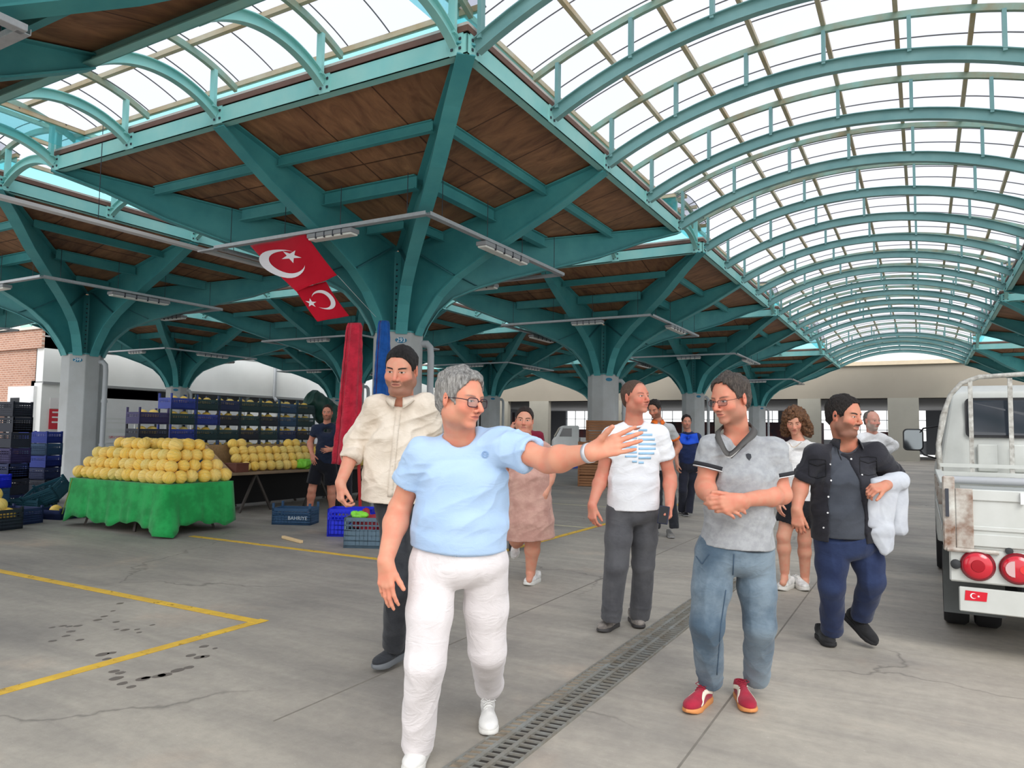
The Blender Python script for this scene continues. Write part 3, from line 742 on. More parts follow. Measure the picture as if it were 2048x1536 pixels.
MB().box(-0.112, -0.052, Yd0, Yd1, 0.0, 0.004).build('silt', mat('silt', (164, 148, 126), 0.95, var=0.4, vscale=9, col2=(110, 100, 88)), dt)
# ------------------------------------------------------------ far beige end wall with dark openings
BEI = mat('beige_render', (158, 150, 136), 0.85, var=0.08, vscale=0.5)
BEI2 = mat('beige_pillar', (172, 168, 156), 0.85, var=0.1, vscale=0.8)
wl = thing('wall_back', None, None, (0, 52, 0)); wl['kind'] = 'structure'
MB().box(-40, 20, 0, 0.4, 3.95, 6.05).build('lintel_band', BEI, wl)
MB().box(-40, 20, -0.15, 0.5, 6.05, 6.3).build('parapet_cap', mat('cream_cap', (226, 208, 180), 0.7, var=0.1), wl)
o = MB().box(-40, 20, 0.5, 0.7, 6.3, 7.2).build('roof_edge', WHITE, wl)
PX = [(-30.6, -29.6), (-27.6, -25.9), (-20.2, -18.6), (-12.8, -11.2), (-7.3, -5.9), (-1.95, -0.22), (3.4, 5.0), (9, 10.6)]
for a, b_ in PX: MB().box(a, b_, -0.05, 0.45, 0, 3.95).build('pillar', BEI2, wl)
# the covered hall beyond the openings
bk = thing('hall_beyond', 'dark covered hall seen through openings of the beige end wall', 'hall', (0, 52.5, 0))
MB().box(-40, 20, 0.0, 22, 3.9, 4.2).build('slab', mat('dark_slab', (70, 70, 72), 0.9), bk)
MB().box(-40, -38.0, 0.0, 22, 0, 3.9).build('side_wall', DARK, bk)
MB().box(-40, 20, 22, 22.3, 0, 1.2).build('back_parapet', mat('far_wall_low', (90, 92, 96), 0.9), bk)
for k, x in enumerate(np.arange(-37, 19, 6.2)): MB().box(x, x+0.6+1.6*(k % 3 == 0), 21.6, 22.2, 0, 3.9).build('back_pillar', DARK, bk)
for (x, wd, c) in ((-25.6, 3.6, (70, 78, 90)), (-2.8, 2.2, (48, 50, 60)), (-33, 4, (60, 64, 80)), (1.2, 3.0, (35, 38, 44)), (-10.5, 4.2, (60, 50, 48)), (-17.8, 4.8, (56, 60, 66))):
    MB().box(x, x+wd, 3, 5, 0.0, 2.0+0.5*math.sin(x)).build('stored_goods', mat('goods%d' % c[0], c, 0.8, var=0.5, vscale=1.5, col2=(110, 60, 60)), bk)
# window wall bars
wb = MB()
for x in np.arange(-37, 19, 1.1): wb.box(x, x+0.06, 21.8, 21.9, 1.2, 3.9)
for z in (2.1, 3.0): wb.box(-37, 19, 21.8, 21.9, z, z+0.06)
wb.build('window_bars', mat('bar_grey', (120, 126, 132), 0.6), bk)
# ------------------------------------------------------------ long white building at the left
WW = mat('white_render', (246, 247, 244), 0.8, var=0.06, vscale=0.4, col2=(234, 235, 232))
wb_ = thing('wall_left', None, None, (-34, 18, 0)); wb_['kind'] = 'structure'
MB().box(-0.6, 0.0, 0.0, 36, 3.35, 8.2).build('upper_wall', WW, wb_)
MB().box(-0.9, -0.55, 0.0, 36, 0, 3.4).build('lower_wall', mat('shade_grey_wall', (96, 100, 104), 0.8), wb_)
MB().box(-0.62, 0.06, 0.0, 36, 3.24, 3.36).build('drip_edge', mat('soffit_grey', (150, 152, 152), 0.7), wb_)
MB().box(-0.6, 0.02, -0.02, 1.9, 0, 3.3).build('end_pier', WW, wb_)
for k in range(7):
    y = 2.6+k*4.6
    MB().box(-0.14, -0.06, y, y+4.0, 0.0, 2.75).build('shutter', mat('white_shutter', (232, 233, 234), 0.5, var=0.05, vscale=3), wb_)
    MB().box(-0.6, -0.04, y+4.08, y+4.3, 0, 3.3).build('shutter_post', mat('soffit_grey', (150, 152, 152), 0.7), wb_)
for y in (6.8, 13.2): 
    q = MB(); q.tube([(0.12, y, 8.0), (0.12, y, 3.3), (0.3, y, 3.1)], 0.1, 8); q.build('downpipe', PIPE, wb_, smooth=True)
MB().box(-0.62, 0.03, 0, 36, 5.35, 5.42).build('string_course', mat('soffit_grey', (150, 152, 152), 0.7), wb_)
# warning sign
sg = thing('warning_sign', 'red and white warning sign on the white wall by the brick building', 'sign', (-33.94, 18.95, 1.55))
RED = mat('sign_red', (206, 52, 66), 0.5); 
MB().box(0, 0.02, -0.62, 0.62, 0.62, 1.1).build('upper_panel', mat('sign_white', (236, 232, 232), 0.5), sg)
MB().box(0, 0.02, -0.62, 0.62, -0.3, 0.6).build('lower_panel', RED, sg)
q = MB()
for z in (0.42, 0.2, -0.02): q.box(0.02, 0.026, -0.5, 0.5, z, z+0.07)
q.build('text_lines', mat('sign_white', (236, 232, 232)), sg)
q = MB(); q.tube([(0.03, 0.19*math.cos(a), 0.86+0.19*math.sin(a)) for a in np.linspace(0, 2*PI, 17)], 0.02, 5); q.tube([(0.03, -0.13, 0.99), (0.03, 0.13, 0.73)], 0.02, 5); q.build('prohibition_ring', RED, sg)
# brick building
def brick_mat():
    m = bpy.data.materials.new('brick'); m.use_nodes = True; nt = m.node_tree; b = nt.nodes['Principled BSDF']
    t = node(nt, 'ShaderNodeTexCoord'); mp = node(nt, 'ShaderNodeMapping'); mp.inputs['Rotation'].default_value = (PI/2, 0, 0); nt.links.new(t.outputs['Object'], mp.inputs[0])
    br = node(nt, 'ShaderNodeTexBrick', i_Scale=1.0); br.inputs['Brick Width'].default_value = 0.30; br.inputs['Row Height'].default_value = 0.10; br.inputs['Mortar Size'].default_value = 0.012
    br.inputs['Color1'].default_value = (*srgb((176, 130, 108)), 1); br.inputs['Color2'].default_value = (*srgb((158, 114, 94)), 1); br.inputs['Mortar'].default_value = (*srgb((196, 176, 160)), 1)
    nt.links.new(mp.outputs[0], br.inputs['Vector']); nt.links.new(br.outputs[0], b.inputs['Base Color']); b.inputs['Roughness'].default_value = 0.85; return m
BRK = brick_mat()
bb = thing('brick_building', 'brick gatehouse building at the left edge behind the crates', 'building', (-34.0, 18.0, 0))
MB().box(-14, -0.55, 0, 6, 0, 4.85).build('brick_wall', BRK, bb)
MB().box(-14, -0.0, -0.12, 6, 4.85, 5.7).build('brick_parapet', BRK, bb)
MB().box(-14, 0.1, -0.2, 6, 5.7, 5.82).build('coping', mat('pale_coping', (210, 200, 190), 0.7), bb)
def px_y(x, y): q = on_y(x, y, 18.0); return q[0]+34, q[2]
for (xa, ya, xb, yb, nm, mt) in ((24, 774, 70, 866, 'window_frame', WHITE), (-40, 806, 16, 822, 'awning', WHITE)):
    (u0, z1), (u1, z0) = px_y(xa, ya), px_y(xb, yb)
    MB().box(u0, u1, -0.16, 0.0, z0, z1).build(nm, mt, bb)
(u0, z1), (u1, z0) = px_y(29, 796), px_y(46, 806); MB().box(u0, u1, -0.18, -0.15, z0, z1).build('window_opening', DARK, bb)
(u0, z1), (u1, z0) = px_y(30, 812), px_y(66, 900); MB().box(u0, u1, -0.19, -0.15, z0, z1).build('doorway', DARK, bb)
(u0, z1), (u1, z0) = px_y(18, 811), px_y(48, 823); MB().box(u0, u1, -0.8, -0.2, z0, z1).build('meter_box', mat('meter_grey', (120, 124, 128), 0.6), bb)
# pale building far beyond
hb = thing('apartment_block', 'pale apartment block with green glazed strip above the brick parapet', 'building', (-62, 40, 0))
MB().box(-20, 14, 0, 10, 0, 13.2).build('facade', mat('pale_facade', (214, 220, 214), 0.8, var=0.1), hb)
for k in range(6): MB().box(-18+k*5, -16+k*5, -0.1, 0, 11.0, 12.2).build('window', mat('greenish_glass', (140, 180, 165), 0.3), hb)
MB().box(-20.4, 14.4, -0.4, 10, 13.2, 13.5).build('roof_slab', COPE2, hb)
# ------------------------------------------------------------ shader expressions
class X_:
    def __init__(s, nt, sock): s.nt, s.s = nt, sock
    def _op(s, op, o=None, o2=None, clamp=False):
        n = s.nt.nodes.new('ShaderNodeMath'); n.operation = op; n.use_clamp = clamp
        for i, q in enumerate((s, o, o2)):
            if q is None: continue
            if isinstance(q, X_): s.nt.links.new(q.s, n.inputs[i])
            else: n.inputs[i].default_value = float(q)
        return X_(s.nt, n.outputs[0])
    def __add__(s, o): return s._op('ADD', o)
    __radd__ = __add__
    def __mul__(s, o): return s._op('MULTIPLY', o)
    __rmul__ = __mul__
    def __sub__(s, o): return s._op('SUBTRACT', o)
    def __rsub__(s, o): return (s*-1)+o
    def __truediv__(s, o): return s._op('DIVIDE', o)
    def abs(s): return s._op('ABSOLUTE')
    def sq(s): return s*s
    def min(s, o): return s._op('MINIMUM', o)
    def max(s, o): return s._op('MAXIMUM', o)
    def step(s, a, b):
        """0 at a, 1 at b, smooth (a may be larger than b)"""
        n = s.nt.nodes.new('ShaderNodeMapRange'); n.interpolation_type = 'SMOOTHSTEP'; s.nt.links.new(s.s, n.inputs[0])
        if a <= b: n.inputs[1].default_value, n.inputs[2].default_value, n.inputs[3].default_value, n.inputs[4].default_value = a, b, 0, 1
        else: n.inputs[1].default_value, n.inputs[2].default_value, n.inputs[3].default_value, n.inputs[4].default_value = b, a, 1, 0
        return X_(s.nt, n.outputs[0])
def cmix(nt, f, a, b, mode='MIX'):
    x = nt.nodes.new('ShaderNodeMix'); x.data_type = 'RGBA'; x.blend_type = mode
    for i, q in ((0, f), (6, a), (7, b)):
        if isinstance(q, X_): nt.links.new(q.s, x.inputs[i])
        elif isinstance(q, tuple): x.inputs[i].default_value = (*q, 1) if i else q
        elif isinstance(q, (int, float)): x.inputs[i].default_value = q
        else: nt.links.new(q, x.inputs[i])
    return x.outputs[2]
def skin_mat(name, skin, hair=(40, 32, 28), beard=0.0, beard_col=None, brow=1.0, gaze=0.0, lips=(170, 92, 84), eye=(60, 40, 26), moust=None, squint=1.0, bald=None):
    m = bpy.data.materials.new(name); m.use_nodes = True; nt = m.node_tree; b = nt.nodes['Principled BSDF']
    at_ = node(nt, 'ShaderNodeAttribute', attribute_name='hc'); sp_ = node(nt, 'ShaderNodeSeparateXYZ'); nt.links.new(at_.outputs['Vector'], sp_.inputs[0])
    x, y, z = (X_(nt, sp_.outputs[i]) for i in range(3)); ax = x.abs(); front = y.step(0.03, 0.055)
    t = node(nt, 'ShaderNodeTexCoord')
    n1 = node(nt, 'ShaderNodeTexNoise', i_Scale=22.0, i_Detail=4.0); nt.links.new(t.outputs['Object'], n1.inputs['Vector']); n1 = X_(nt, n1.outputs[0])
    n2 = node(nt, 'ShaderNodeTexNoise', i_Scale=420.0, i_Detail=2.0); nt.links.new(t.outputs['Object'], n2.inputs['Vector']); n2 = X_(nt, n2.outputs[0])
    S0 = srgb(skin); red = srgb((min(255, skin[0]+6), skin[1]-26, skin[2]-22)); dk = srgb((skin[0]-22, skin[1]-26, skin[2]-26))
    c = cmix(nt, n1.step(0.35, 0.7)*0.45, S0, red)
    # cheeks, nose and ears a little redder
    ck = ((ax-0.045)/0.024).sq()+((z+0.028)/0.026).sq(); nz = (x/0.018).sq()+((z+0.034)/0.02).sq()
    c = cmix(nt, (ck.step(1.3, 0.2).max(nz.step(1.3, 0.3))*front).max(ax.step(0.068, 0.078)*z.abs().step(0.05, 0.03))*0.5, c, red)
    inhd = (z.step(-0.13, -0.10))*(z.step(0.2, 0.15))*(y.abs().step(0.2, 0.14))*ax.step(0.14, 0.10)
    # under-eye
    ue = ((ax-0.032)/0.018).sq()+((z+0.012)/0.009).sq(); c = cmix(nt, ue.step(1.2, 0.3)*front*0.3, c, dk)
    if beard > 0:
        bc = srgb(beard_col or tuple(int(0.55*a+0.45*h) for a, h in zip(skin, hair)))
        lipz = ((x/0.027).sq()+((z+0.0635)/0.010).sq()).step(0.9, 1.2)
        zone = (z+(ax-0.03)*0.0-ax*0.35).step(-0.052, -0.066)
        zone = zone.max((((x/0.030).sq())+((z+0.05)/0.011).sq()).step(1.2, 0.7)*y.step(0.07, 0.08))
        zone = zone.max(ax.step(0.058, 0.064)*z.step(0.02, 0.0)*y.step(-0.0, 0.012)*y.step(0.05, 0.035))
        zone = zone*lipz*y.step(-0.03, 0.005)*z.step(-0.135, -0.115)*ax.step(0.1, 0.09)*(n2*0.6+0.7)
        c = cmix(nt, zone*beard, c, bc)
    if bald:   # cropped hair painted as a tone between skin and hair colour
        zz = z-(y-0.02).max(0)*0.85; c = cmix(nt, zz.step(0.02, 0.05)*inhd*bald*(n2*0.5+0.75), c, srgb(tuple(int(0.5*a+0.5*h) for a, h in zip(skin, hair))))
    # lips
    lp = (x/0.0235).sq()+((z+0.063)/0.0068).sq(); c = cmix(nt, lp.step(1.15, 0.7)*front*0.75, c, srgb(lips))
    ml = (x/0.025).sq()+((z+0.0615-ax*0.04)/0.0014).sq(); c = cmix(nt, ml.step(1.5, 0.5)*front*0.9, c, srgb((86, 40, 36)))
    if moust: 
        mm = ((x/0.032).sq()+((z+0.050+ax*0.12)/0.0065).sq()).step(1.2, 0.8)*front; c = cmix(nt, mm*moust*(n2*0.5+0.75), c, srgb(hair))
    # nostrils and nose-wing creases
    ns = ((ax-0.0075)/0.0042).sq()+((z+0.0455)/0.0022).sq(); c = cmix(nt, ns.step(1.3, 0.6)*front*0.8, c, srgb((92, 46, 38)))
    nl = ((ax-0.024-(z+0.04)*-0.45).abs()).step(0.003, 0.001)*z.step(-0.062, -0.054)*z.step(-0.028, -0.036); c = cmix(nt, nl*front*0.35, c, dk)
    # brows
    bz = (z-0.0215+((ax-0.036)/0.028).sq()*0.005-(ax-0.034)*0.08).abs(); bm_ = bz.step(0.0052, 0.0028)*ax.step(0.011, 0.016)*ax.step(0.058, 0.048)*front*(n2*0.7+0.65)
    c = cmix(nt, bm_*brow, c, srgb(tuple(int(v*0.9) for v in hair)))
    # eyes
    e = ((ax-0.0315)/0.0140).sq()+((z-0.0005)/(0.0056*squint)).sq(); em = e.step(1.08, 0.92)*front
    lid = (e.step(1.9, 1.15)*z.step(-0.003, 0.001)*front).max(e.step(1.35, 1.1)*front*0.45)
    c = cmix(nt, lid*0.75, c, srgb((66, 40, 34)))
    c = cmix(nt, em, c, srgb((205, 192, 184)))
    sg = x._op('SIGN'); dx = (ax-0.0315)*sg-gaze; ir = dx.sq()+(z-0.001).sq()
    c = cmix(nt, ir.step(0.0068**2, 0.0058**2)*em, c, srgb(eye)); c = cmix(nt, ir.step(0.0032**2, 0.0025**2)*em, c, srgb((14, 10, 10)))
    c = cmix(nt, em*(z-0.0005).step(0.0005, 0.0062*squint)*0.55, c, srgb((70, 48, 42)))
    nt.links.new(c, b.inputs['Base Color']); b.inputs['Roughness'].default_value = 0.52; b.inputs['Specular IOR Level'].default_value = 0.35
    b.inputs['Subsurface Weight'].default_value = 0.06; b.inputs['Subsurface Scale'].default_value = 0.008; b.inputs['Subsurface Radius'].default_value = (1, 0.4, 0.25)
    bp = node(nt, 'ShaderNodeBump', i_Strength=0.10, i_Distance=0.002); nt.links.new(n2.s, bp.inputs['Height']); nt.links.new(bp.outputs[0], b.inputs['Normal'])
    return m
def hair_mat(name, col, col2=None, sc=90, st=(1, 1, 0.25)):
    m = mat(name, col, 0.55, var=0.6, vscale=sc, col2=col2 or tuple(int(c*0.45) for c in col), bump=1.0, bscale=sc*1.5, stretch=st, spec=0.3); return m
def cloth(name, col, col2=None, weave=260, vs=3.0, var=0.12, bump=0.25, rough=0.85, st=(1, 1, 1)):
    """woven fabric: fine weave bump over soft creases"""
    m = bpy.data.materials.new(name); m.use_nodes = True; nt = m.node_tree; b = nt.nodes['Principled BSDF']; L = nt.links.new
    t = node(nt, 'ShaderNodeTexCoord'); mp = node(nt, 'ShaderNodeMapping'); mp.inputs['Scale'].default_value = st; L(t.outputs['Object'], mp.inputs[0])
    n = node(nt, 'ShaderNodeTexNoise', i_Scale=vs, i_Detail=5.0, i_Roughness=0.6); L(mp.outputs[0], n.inputs['Vector'])
    c2 = col2 or tuple(int(c*(1-var)) for c in col)
    c = cmix(nt, X_(nt, n.outputs[0]).step(0.35, 0.65), srgb(c2), srgb(col)); L(c, b.inputs['Base Color'])
    n2 = node(nt, 'ShaderNodeTexNoise', i_Scale=9.0, i_Detail=4.0, i_Distortion=1.2); mp2 = node(nt, 'ShaderNodeMapping'); mp2.inputs['Scale'].default_value = (1, 1, 1.8); L(t.outputs['Object'], mp2.inputs[0]); L(mp2.outputs[0], n2.inputs['Vector'])
    n3 = node(nt, 'ShaderNodeTexNoise', i_Scale=float(weave), i_Detail=2.0); L(t.outputs['Object'], n3.inputs['Vector'])
    rd = (X_(nt, n2.outputs[0])-0.5).abs()*-3.0
    h = rd*bump*2+X_(nt, n3.outputs[0])*0.06
    bp = node(nt, 'ShaderNodeBump', i_Strength=0.6, i_Distance=0.012); L(h.s, bp.inputs['Height']); L(bp.outputs[0], b.inputs['Normal'])
    b.inputs['Roughness'].default_value = rough; b.inputs['Specular IOR Level'].default_value = 0.15; b.inputs['Sheen Weight'].default_value = 0.15
    return m

# ------------------------------------------------------------ people
FWH = nrm([_fw[0], _fw[1], 0]); RH = np.array(_r0)
UP = np.array((0, 0, 1.0))
def head_axes(yaw, pitch=0, roll=0):
    """yaw: towards the right of the photo, pitch: up, roll: top of the head leaning right; rows X, Y(face), Z"""
    a, p, q = (math.radians(v) for v in (yaw, pitch, roll))
    f = -FWH*math.cos(a)+RH*math.sin(a); y = f*math.cos(p)+UP*math.sin(p)
    x = np.cross(y, UP); x = nrm(x); z = np.cross(x, y)
    # roll about the view axis
    k = -FWH; 
    def rot(v): return v*math.cos(-q)+np.cross(k, v)*math.sin(-q)+k*np.dot(k, v)*(1-math.cos(-q))
    return np.array([rot(x), rot(y), rot(z)])
def add_head(b, c, M, s=1.0, fat=0.0, nose=1.0, ears=True, jaw=1.0, brow=1.0):
    P = lambda x, y, z: c+s*(x*M[0]+y*M[1]+z*M[2])
    E = lambda x, y, z, rx, ry, rz, k=0.02, op='u': b.ell(P(x, y, z), (rx*s, ry*s, rz*s), k*s, M, op)
    f = fat
    E(0, -0.018, 0.042, 0.074, 0.094, 0.082); E(0, 0.028, 0.020, 0.064+f*0.3, 0.062, 0.078, 0.03)
    E(0, 0.022, -0.045, 0.057*jaw+f, 0.062, 0.058, 0.03)
    for q in (-1, 1):
        E(q*0.047*jaw+q*f, 0.000, -0.058, 0.020, 0.026, 0.026, 0.03)      # jaw corners
        E(q*(0.036+f*0.5), 0.058, -0.028, 0.024+f*0.5, 0.024, 0.024, 0.025)      # cheeks
    E(0, 0.066, -0.096, 0.024*jaw+f*0.4, 0.020, 0.018, 0.025)             # chin
    if f > 0.004: E(0, 0.03, -0.108, 0.05+f, 0.04, 0.022+f, 0.03)         # double chin
    b.cone(P(-0.036, 0.074, 0.021), P(0.036, 0.074, 0.021), 0.012*s*brow, 0.012*s*brow, 0.018*s)
    for q in (-1, 1): E(q*0.033, 0.096, 0.001, 0.019, 0.014, 0.011, 0.012, 's')
    for q in (-1, 1): E(q*0.0315, 0.0735, 0.001, 0.0155, 0.0135, 0.0115, 0.004)
    for q in (-1, 1): b.cone(P(q*0.020, 0.083, 0.0095), P(q*0.043, 0.078, 0.0085), 0.0042*s, 0.0038*s, 0.005*s); b.cone(P(q*0.021, 0.082, -0.0085), P(q*0.042, 0.077, -0.0075), 0.0036*s, 0.0034*s, 0.005*s)
    b.cone(P(0, 0.086, 0.016), P(0, 0.086+0.022*nose, -0.032), 0.0080*s, 0.0115*s, 0.014*s)   # bridge to tip
    for q in (-1, 1): b.ell(P(q*0.0125, 0.090+0.006*nose, -0.0385), (0.0085*s, 0.011*s, 0.0078*s), 0.008*s, M)
    E(0, 0.074, -0.062, 0.026, 0.018, 0.018, 0.015)
    b.cone(P(-0.016, 0.088, -0.0575), P(0.016, 0.088, -0.0575), 0.0042*s, 0.0042*s, 0.006*s); b.cone(P(-0.014, 0.0880, -0.0675), P(0.014, 0.0880, -0.0675), 0.0052*s, 0.0052*s, 0.006*s)
    b.cone(P(-0.019, 0.0945, -0.0625), P(0.019, 0.0945, -0.0625), 0.0022*s, 0.0022*s, 0.003*s, op='s')
    if ears:
        for q in (-1, 1):
            Me = np.array([nrm(M[0]+q*0.45*M[1]*-1), M[1], M[2]]); Me[1] = nrm(np.cross(M[2], Me[0])); Me[2] = np.cross(Me[0], Me[1])
            b.ell(P(q*0.0775, -0.012, 0.000), (0.0085*s, 0.019*s, 0.031*s), 0.006*s, Me); b.ell(P(q*0.087, -0.006, 0.003), (0.006*s, 0.010*s, 0.018*s), 0.004*s, Me, 's')
def head_hair(c, M, s=1.0, line=((-0.12, -0.075), (-0.03, -0.062), (-0.012, 0.006), (0.02, 0.012), (0.045, 0.035), (0.062, 0.080), (0.085, 0.098)), thick=0.010, top=0.0, rough=0.004, vox=0.004, bald=False, fluff=0.0):
    """short hair: a shell over the skull cut along a hairline given as (y, lowest z)"""
    ys = [p[0] for p in line]; zs = [p[1] for p in line]
    b = Blob(); t = thick/s
    P = lambda x, y, z: c+s*(x*M[0]+y*M[1]+z*M[2])
    b.ell(P(0, -0.018-t*0.2, 0.044), ((0.074+t)*s, (0.094+t)*s, (0.082+t+top)*s), 0.01, M)
    b.ell(P(0, 0.022, 0.030), ((0.064+t)*s, (0.064+t*0.8)*s, (0.076+t+top)*s), 0.03*s, M)
    b.ell(P(0, -0.055, -0.015), ((0.056+t)*s, (0.045+t)*s, (0.052)*s), 0.03*s, M)
    def cut(X, Y, Z):
        px, py, pz = X-c[0], Y-c[1], Z-c[2]
        ly = (px*M[1][0]+py*M[1][1]+pz*M[1][2])/s; lz = (px*M[2][0]+py*M[2][1]+pz*M[2][2])/s; lx = np.abs(px*M[0][0]+py*M[0][1]+pz*M[0][2])/s
        h = np.interp(ly.ravel(), ys, zs).reshape(ly.shape)
        h = h-np.where(ly > 0.03, np.clip(lx-0.03, 0, 1)*0.5, 0)
        return (h-lz)*0.7*s
    b.fn(cut, c-0.2*s, c+0.2*s)
    V, F = b.mesh(vox)
    N = vnormals(V, F); L = (V-c) @ M.T/s
    q = np.stack([L[:, 0]*150, L[:, 1]*60, L[:, 2]*60], 1); n1 = vnoise(q); q2 = np.stack([L[:, 0]*55, L[:, 1]*22, L[:, 2]*30], 1); n2 = vnoise(q2+7)
    up = np.clip((L[:, 2]-0.03)/0.07, 0, 1)
    V = V+N*((n1-0.5)*rough*2+(n2-0.5)*rough*2.5*(0.4+up)+fluff*up*n2)[:, None]
    return V, F, L
FING = ((0.030, 0.090, (0.041, 0.025, 0.020), 0.0088), (0.010, 0.095, (0.046, 0.029, 0.021), 0.0092), (-0.010, 0.091, (0.043, 0.027, 0.020), 0.0088), (-0.0285, 0.082, (0.034, 0.020, 0.018), 0.0078))
def add_hand(b, w_, d, n, t, s=1.0, curl=(20, 22, 24, 28), spread=(4, 1, -2, -6), thumb=(35, 15), tcurl=10):
    """w_ wrist, d towards fingers, n palm normal, t thumb side; curl in degrees at each knuckle"""
    d = nrm(d); n = nrm(n-d*np.dot(n, d)); t0 = nrm(t-d*np.dot(t, d)-n*np.dot(t, n))
    P = lambda a, u, v: w_+s*(d*a+t0*u+n*v)
    b.cone(P(-0.01, 0, 0), P(0.030, 0.004, 0.001), 0.027*s, 0.030*s, 0.02*s, side=t0, asp=0.62)
    for i, (u, a, segs, r) in enumerate(FING):
        b.cone(P(0.022, u*0.6, 0), P(a, u, -0.001), 0.0145*s, r*1.18*s, 0.014*s)
        sp_ = math.radians(spread[i]); cr = curl[i] if hasattr(curl[i], '__len__') else (curl[i], curl[i]*1.1, curl[i]*0.7)
        dd = d*math.cos(sp_)+t0*math.sin(sp_); p = P(a, u, -0.001); ang = 0; rr = r*s
        for j, L in enumerate(segs):
            ang += math.radians(cr[j]); q = dd*math.cos(ang)+n*math.sin(ang); p2 = p+q*L*s; r2 = rr*(0.93 if j < 2 else 0.82)
            b.cone(p, p2, rr, r2, 0.0035*s if j else 0.008*s); p, rr = p2, r2
    a1, a2 = math.radians(thumb[0]), math.radians(thumb[1])
    td = nrm(d*math.cos(a1)+t0*math.sin(a1)); td = nrm(td*math.cos(a2)+n*math.sin(a2))
    p0 = P(0.016, 0.016, 0.004); p1 = p0+td*0.046*s; b.cone(p0, p1, 0.0165*s, 0.0125*s, 0.014*s)
    c1 = math.radians(tcurl); td2 = nrm(td*math.cos(c1)+(d*0.7+n*0.5)*math.sin(c1)); p2 = p1+td2*0.034*s; b.cone(p1, p2, 0.0120*s, 0.0108*s, 0.005*s)
    td3 = nrm(td2*math.cos(c1)+(d*0.7+n*0.5)*math.sin(c1)); b.cone(p2, p2+td3*0.026*s, 0.0106*s, 0.0085*s, 0.004*s)
def limb(b, pts, rs, k=0.02):
    for i in range(len(pts)-1): b.cone(pts[i], pts[i+1], rs[i], rs[i+1], k)
def arm_skin(b, sh, el, wr, s=1.0, r=(0.050, 0.042, 0.044, 0.029)):
    m1 = sh+(el-sh)*0.45; m2 = el+(wr-el)*0.28
    limb(b, [sh, m1, el, m2, wr], [r[0]*s, r[0]*0.98*s, r[1]*s, r[2]*s, r[3]*s], 0.03*s)
def folds(V, N, amp, wl, fold_dir, c=None, rad=0.3, seed=0, sharp=1.6, squash=0.25):
    d = nrm(fold_dir); Q = V-np.outer(V @ d, d)*(1-squash); n = vnoise(Q/wl+seed*13.7); n2 = vnoise(Q/wl*0.45+seed*5.1+31)
    r = (1-np.abs(2*n-1))**sharp; w_ = 1.0
    if c is not None: w_ = np.exp(-((V-np.asarray(c))**2).sum(1)/rad**2)
    return V+N*(amp*(r-0.4)*w_*(0.35+n2))[:, None]
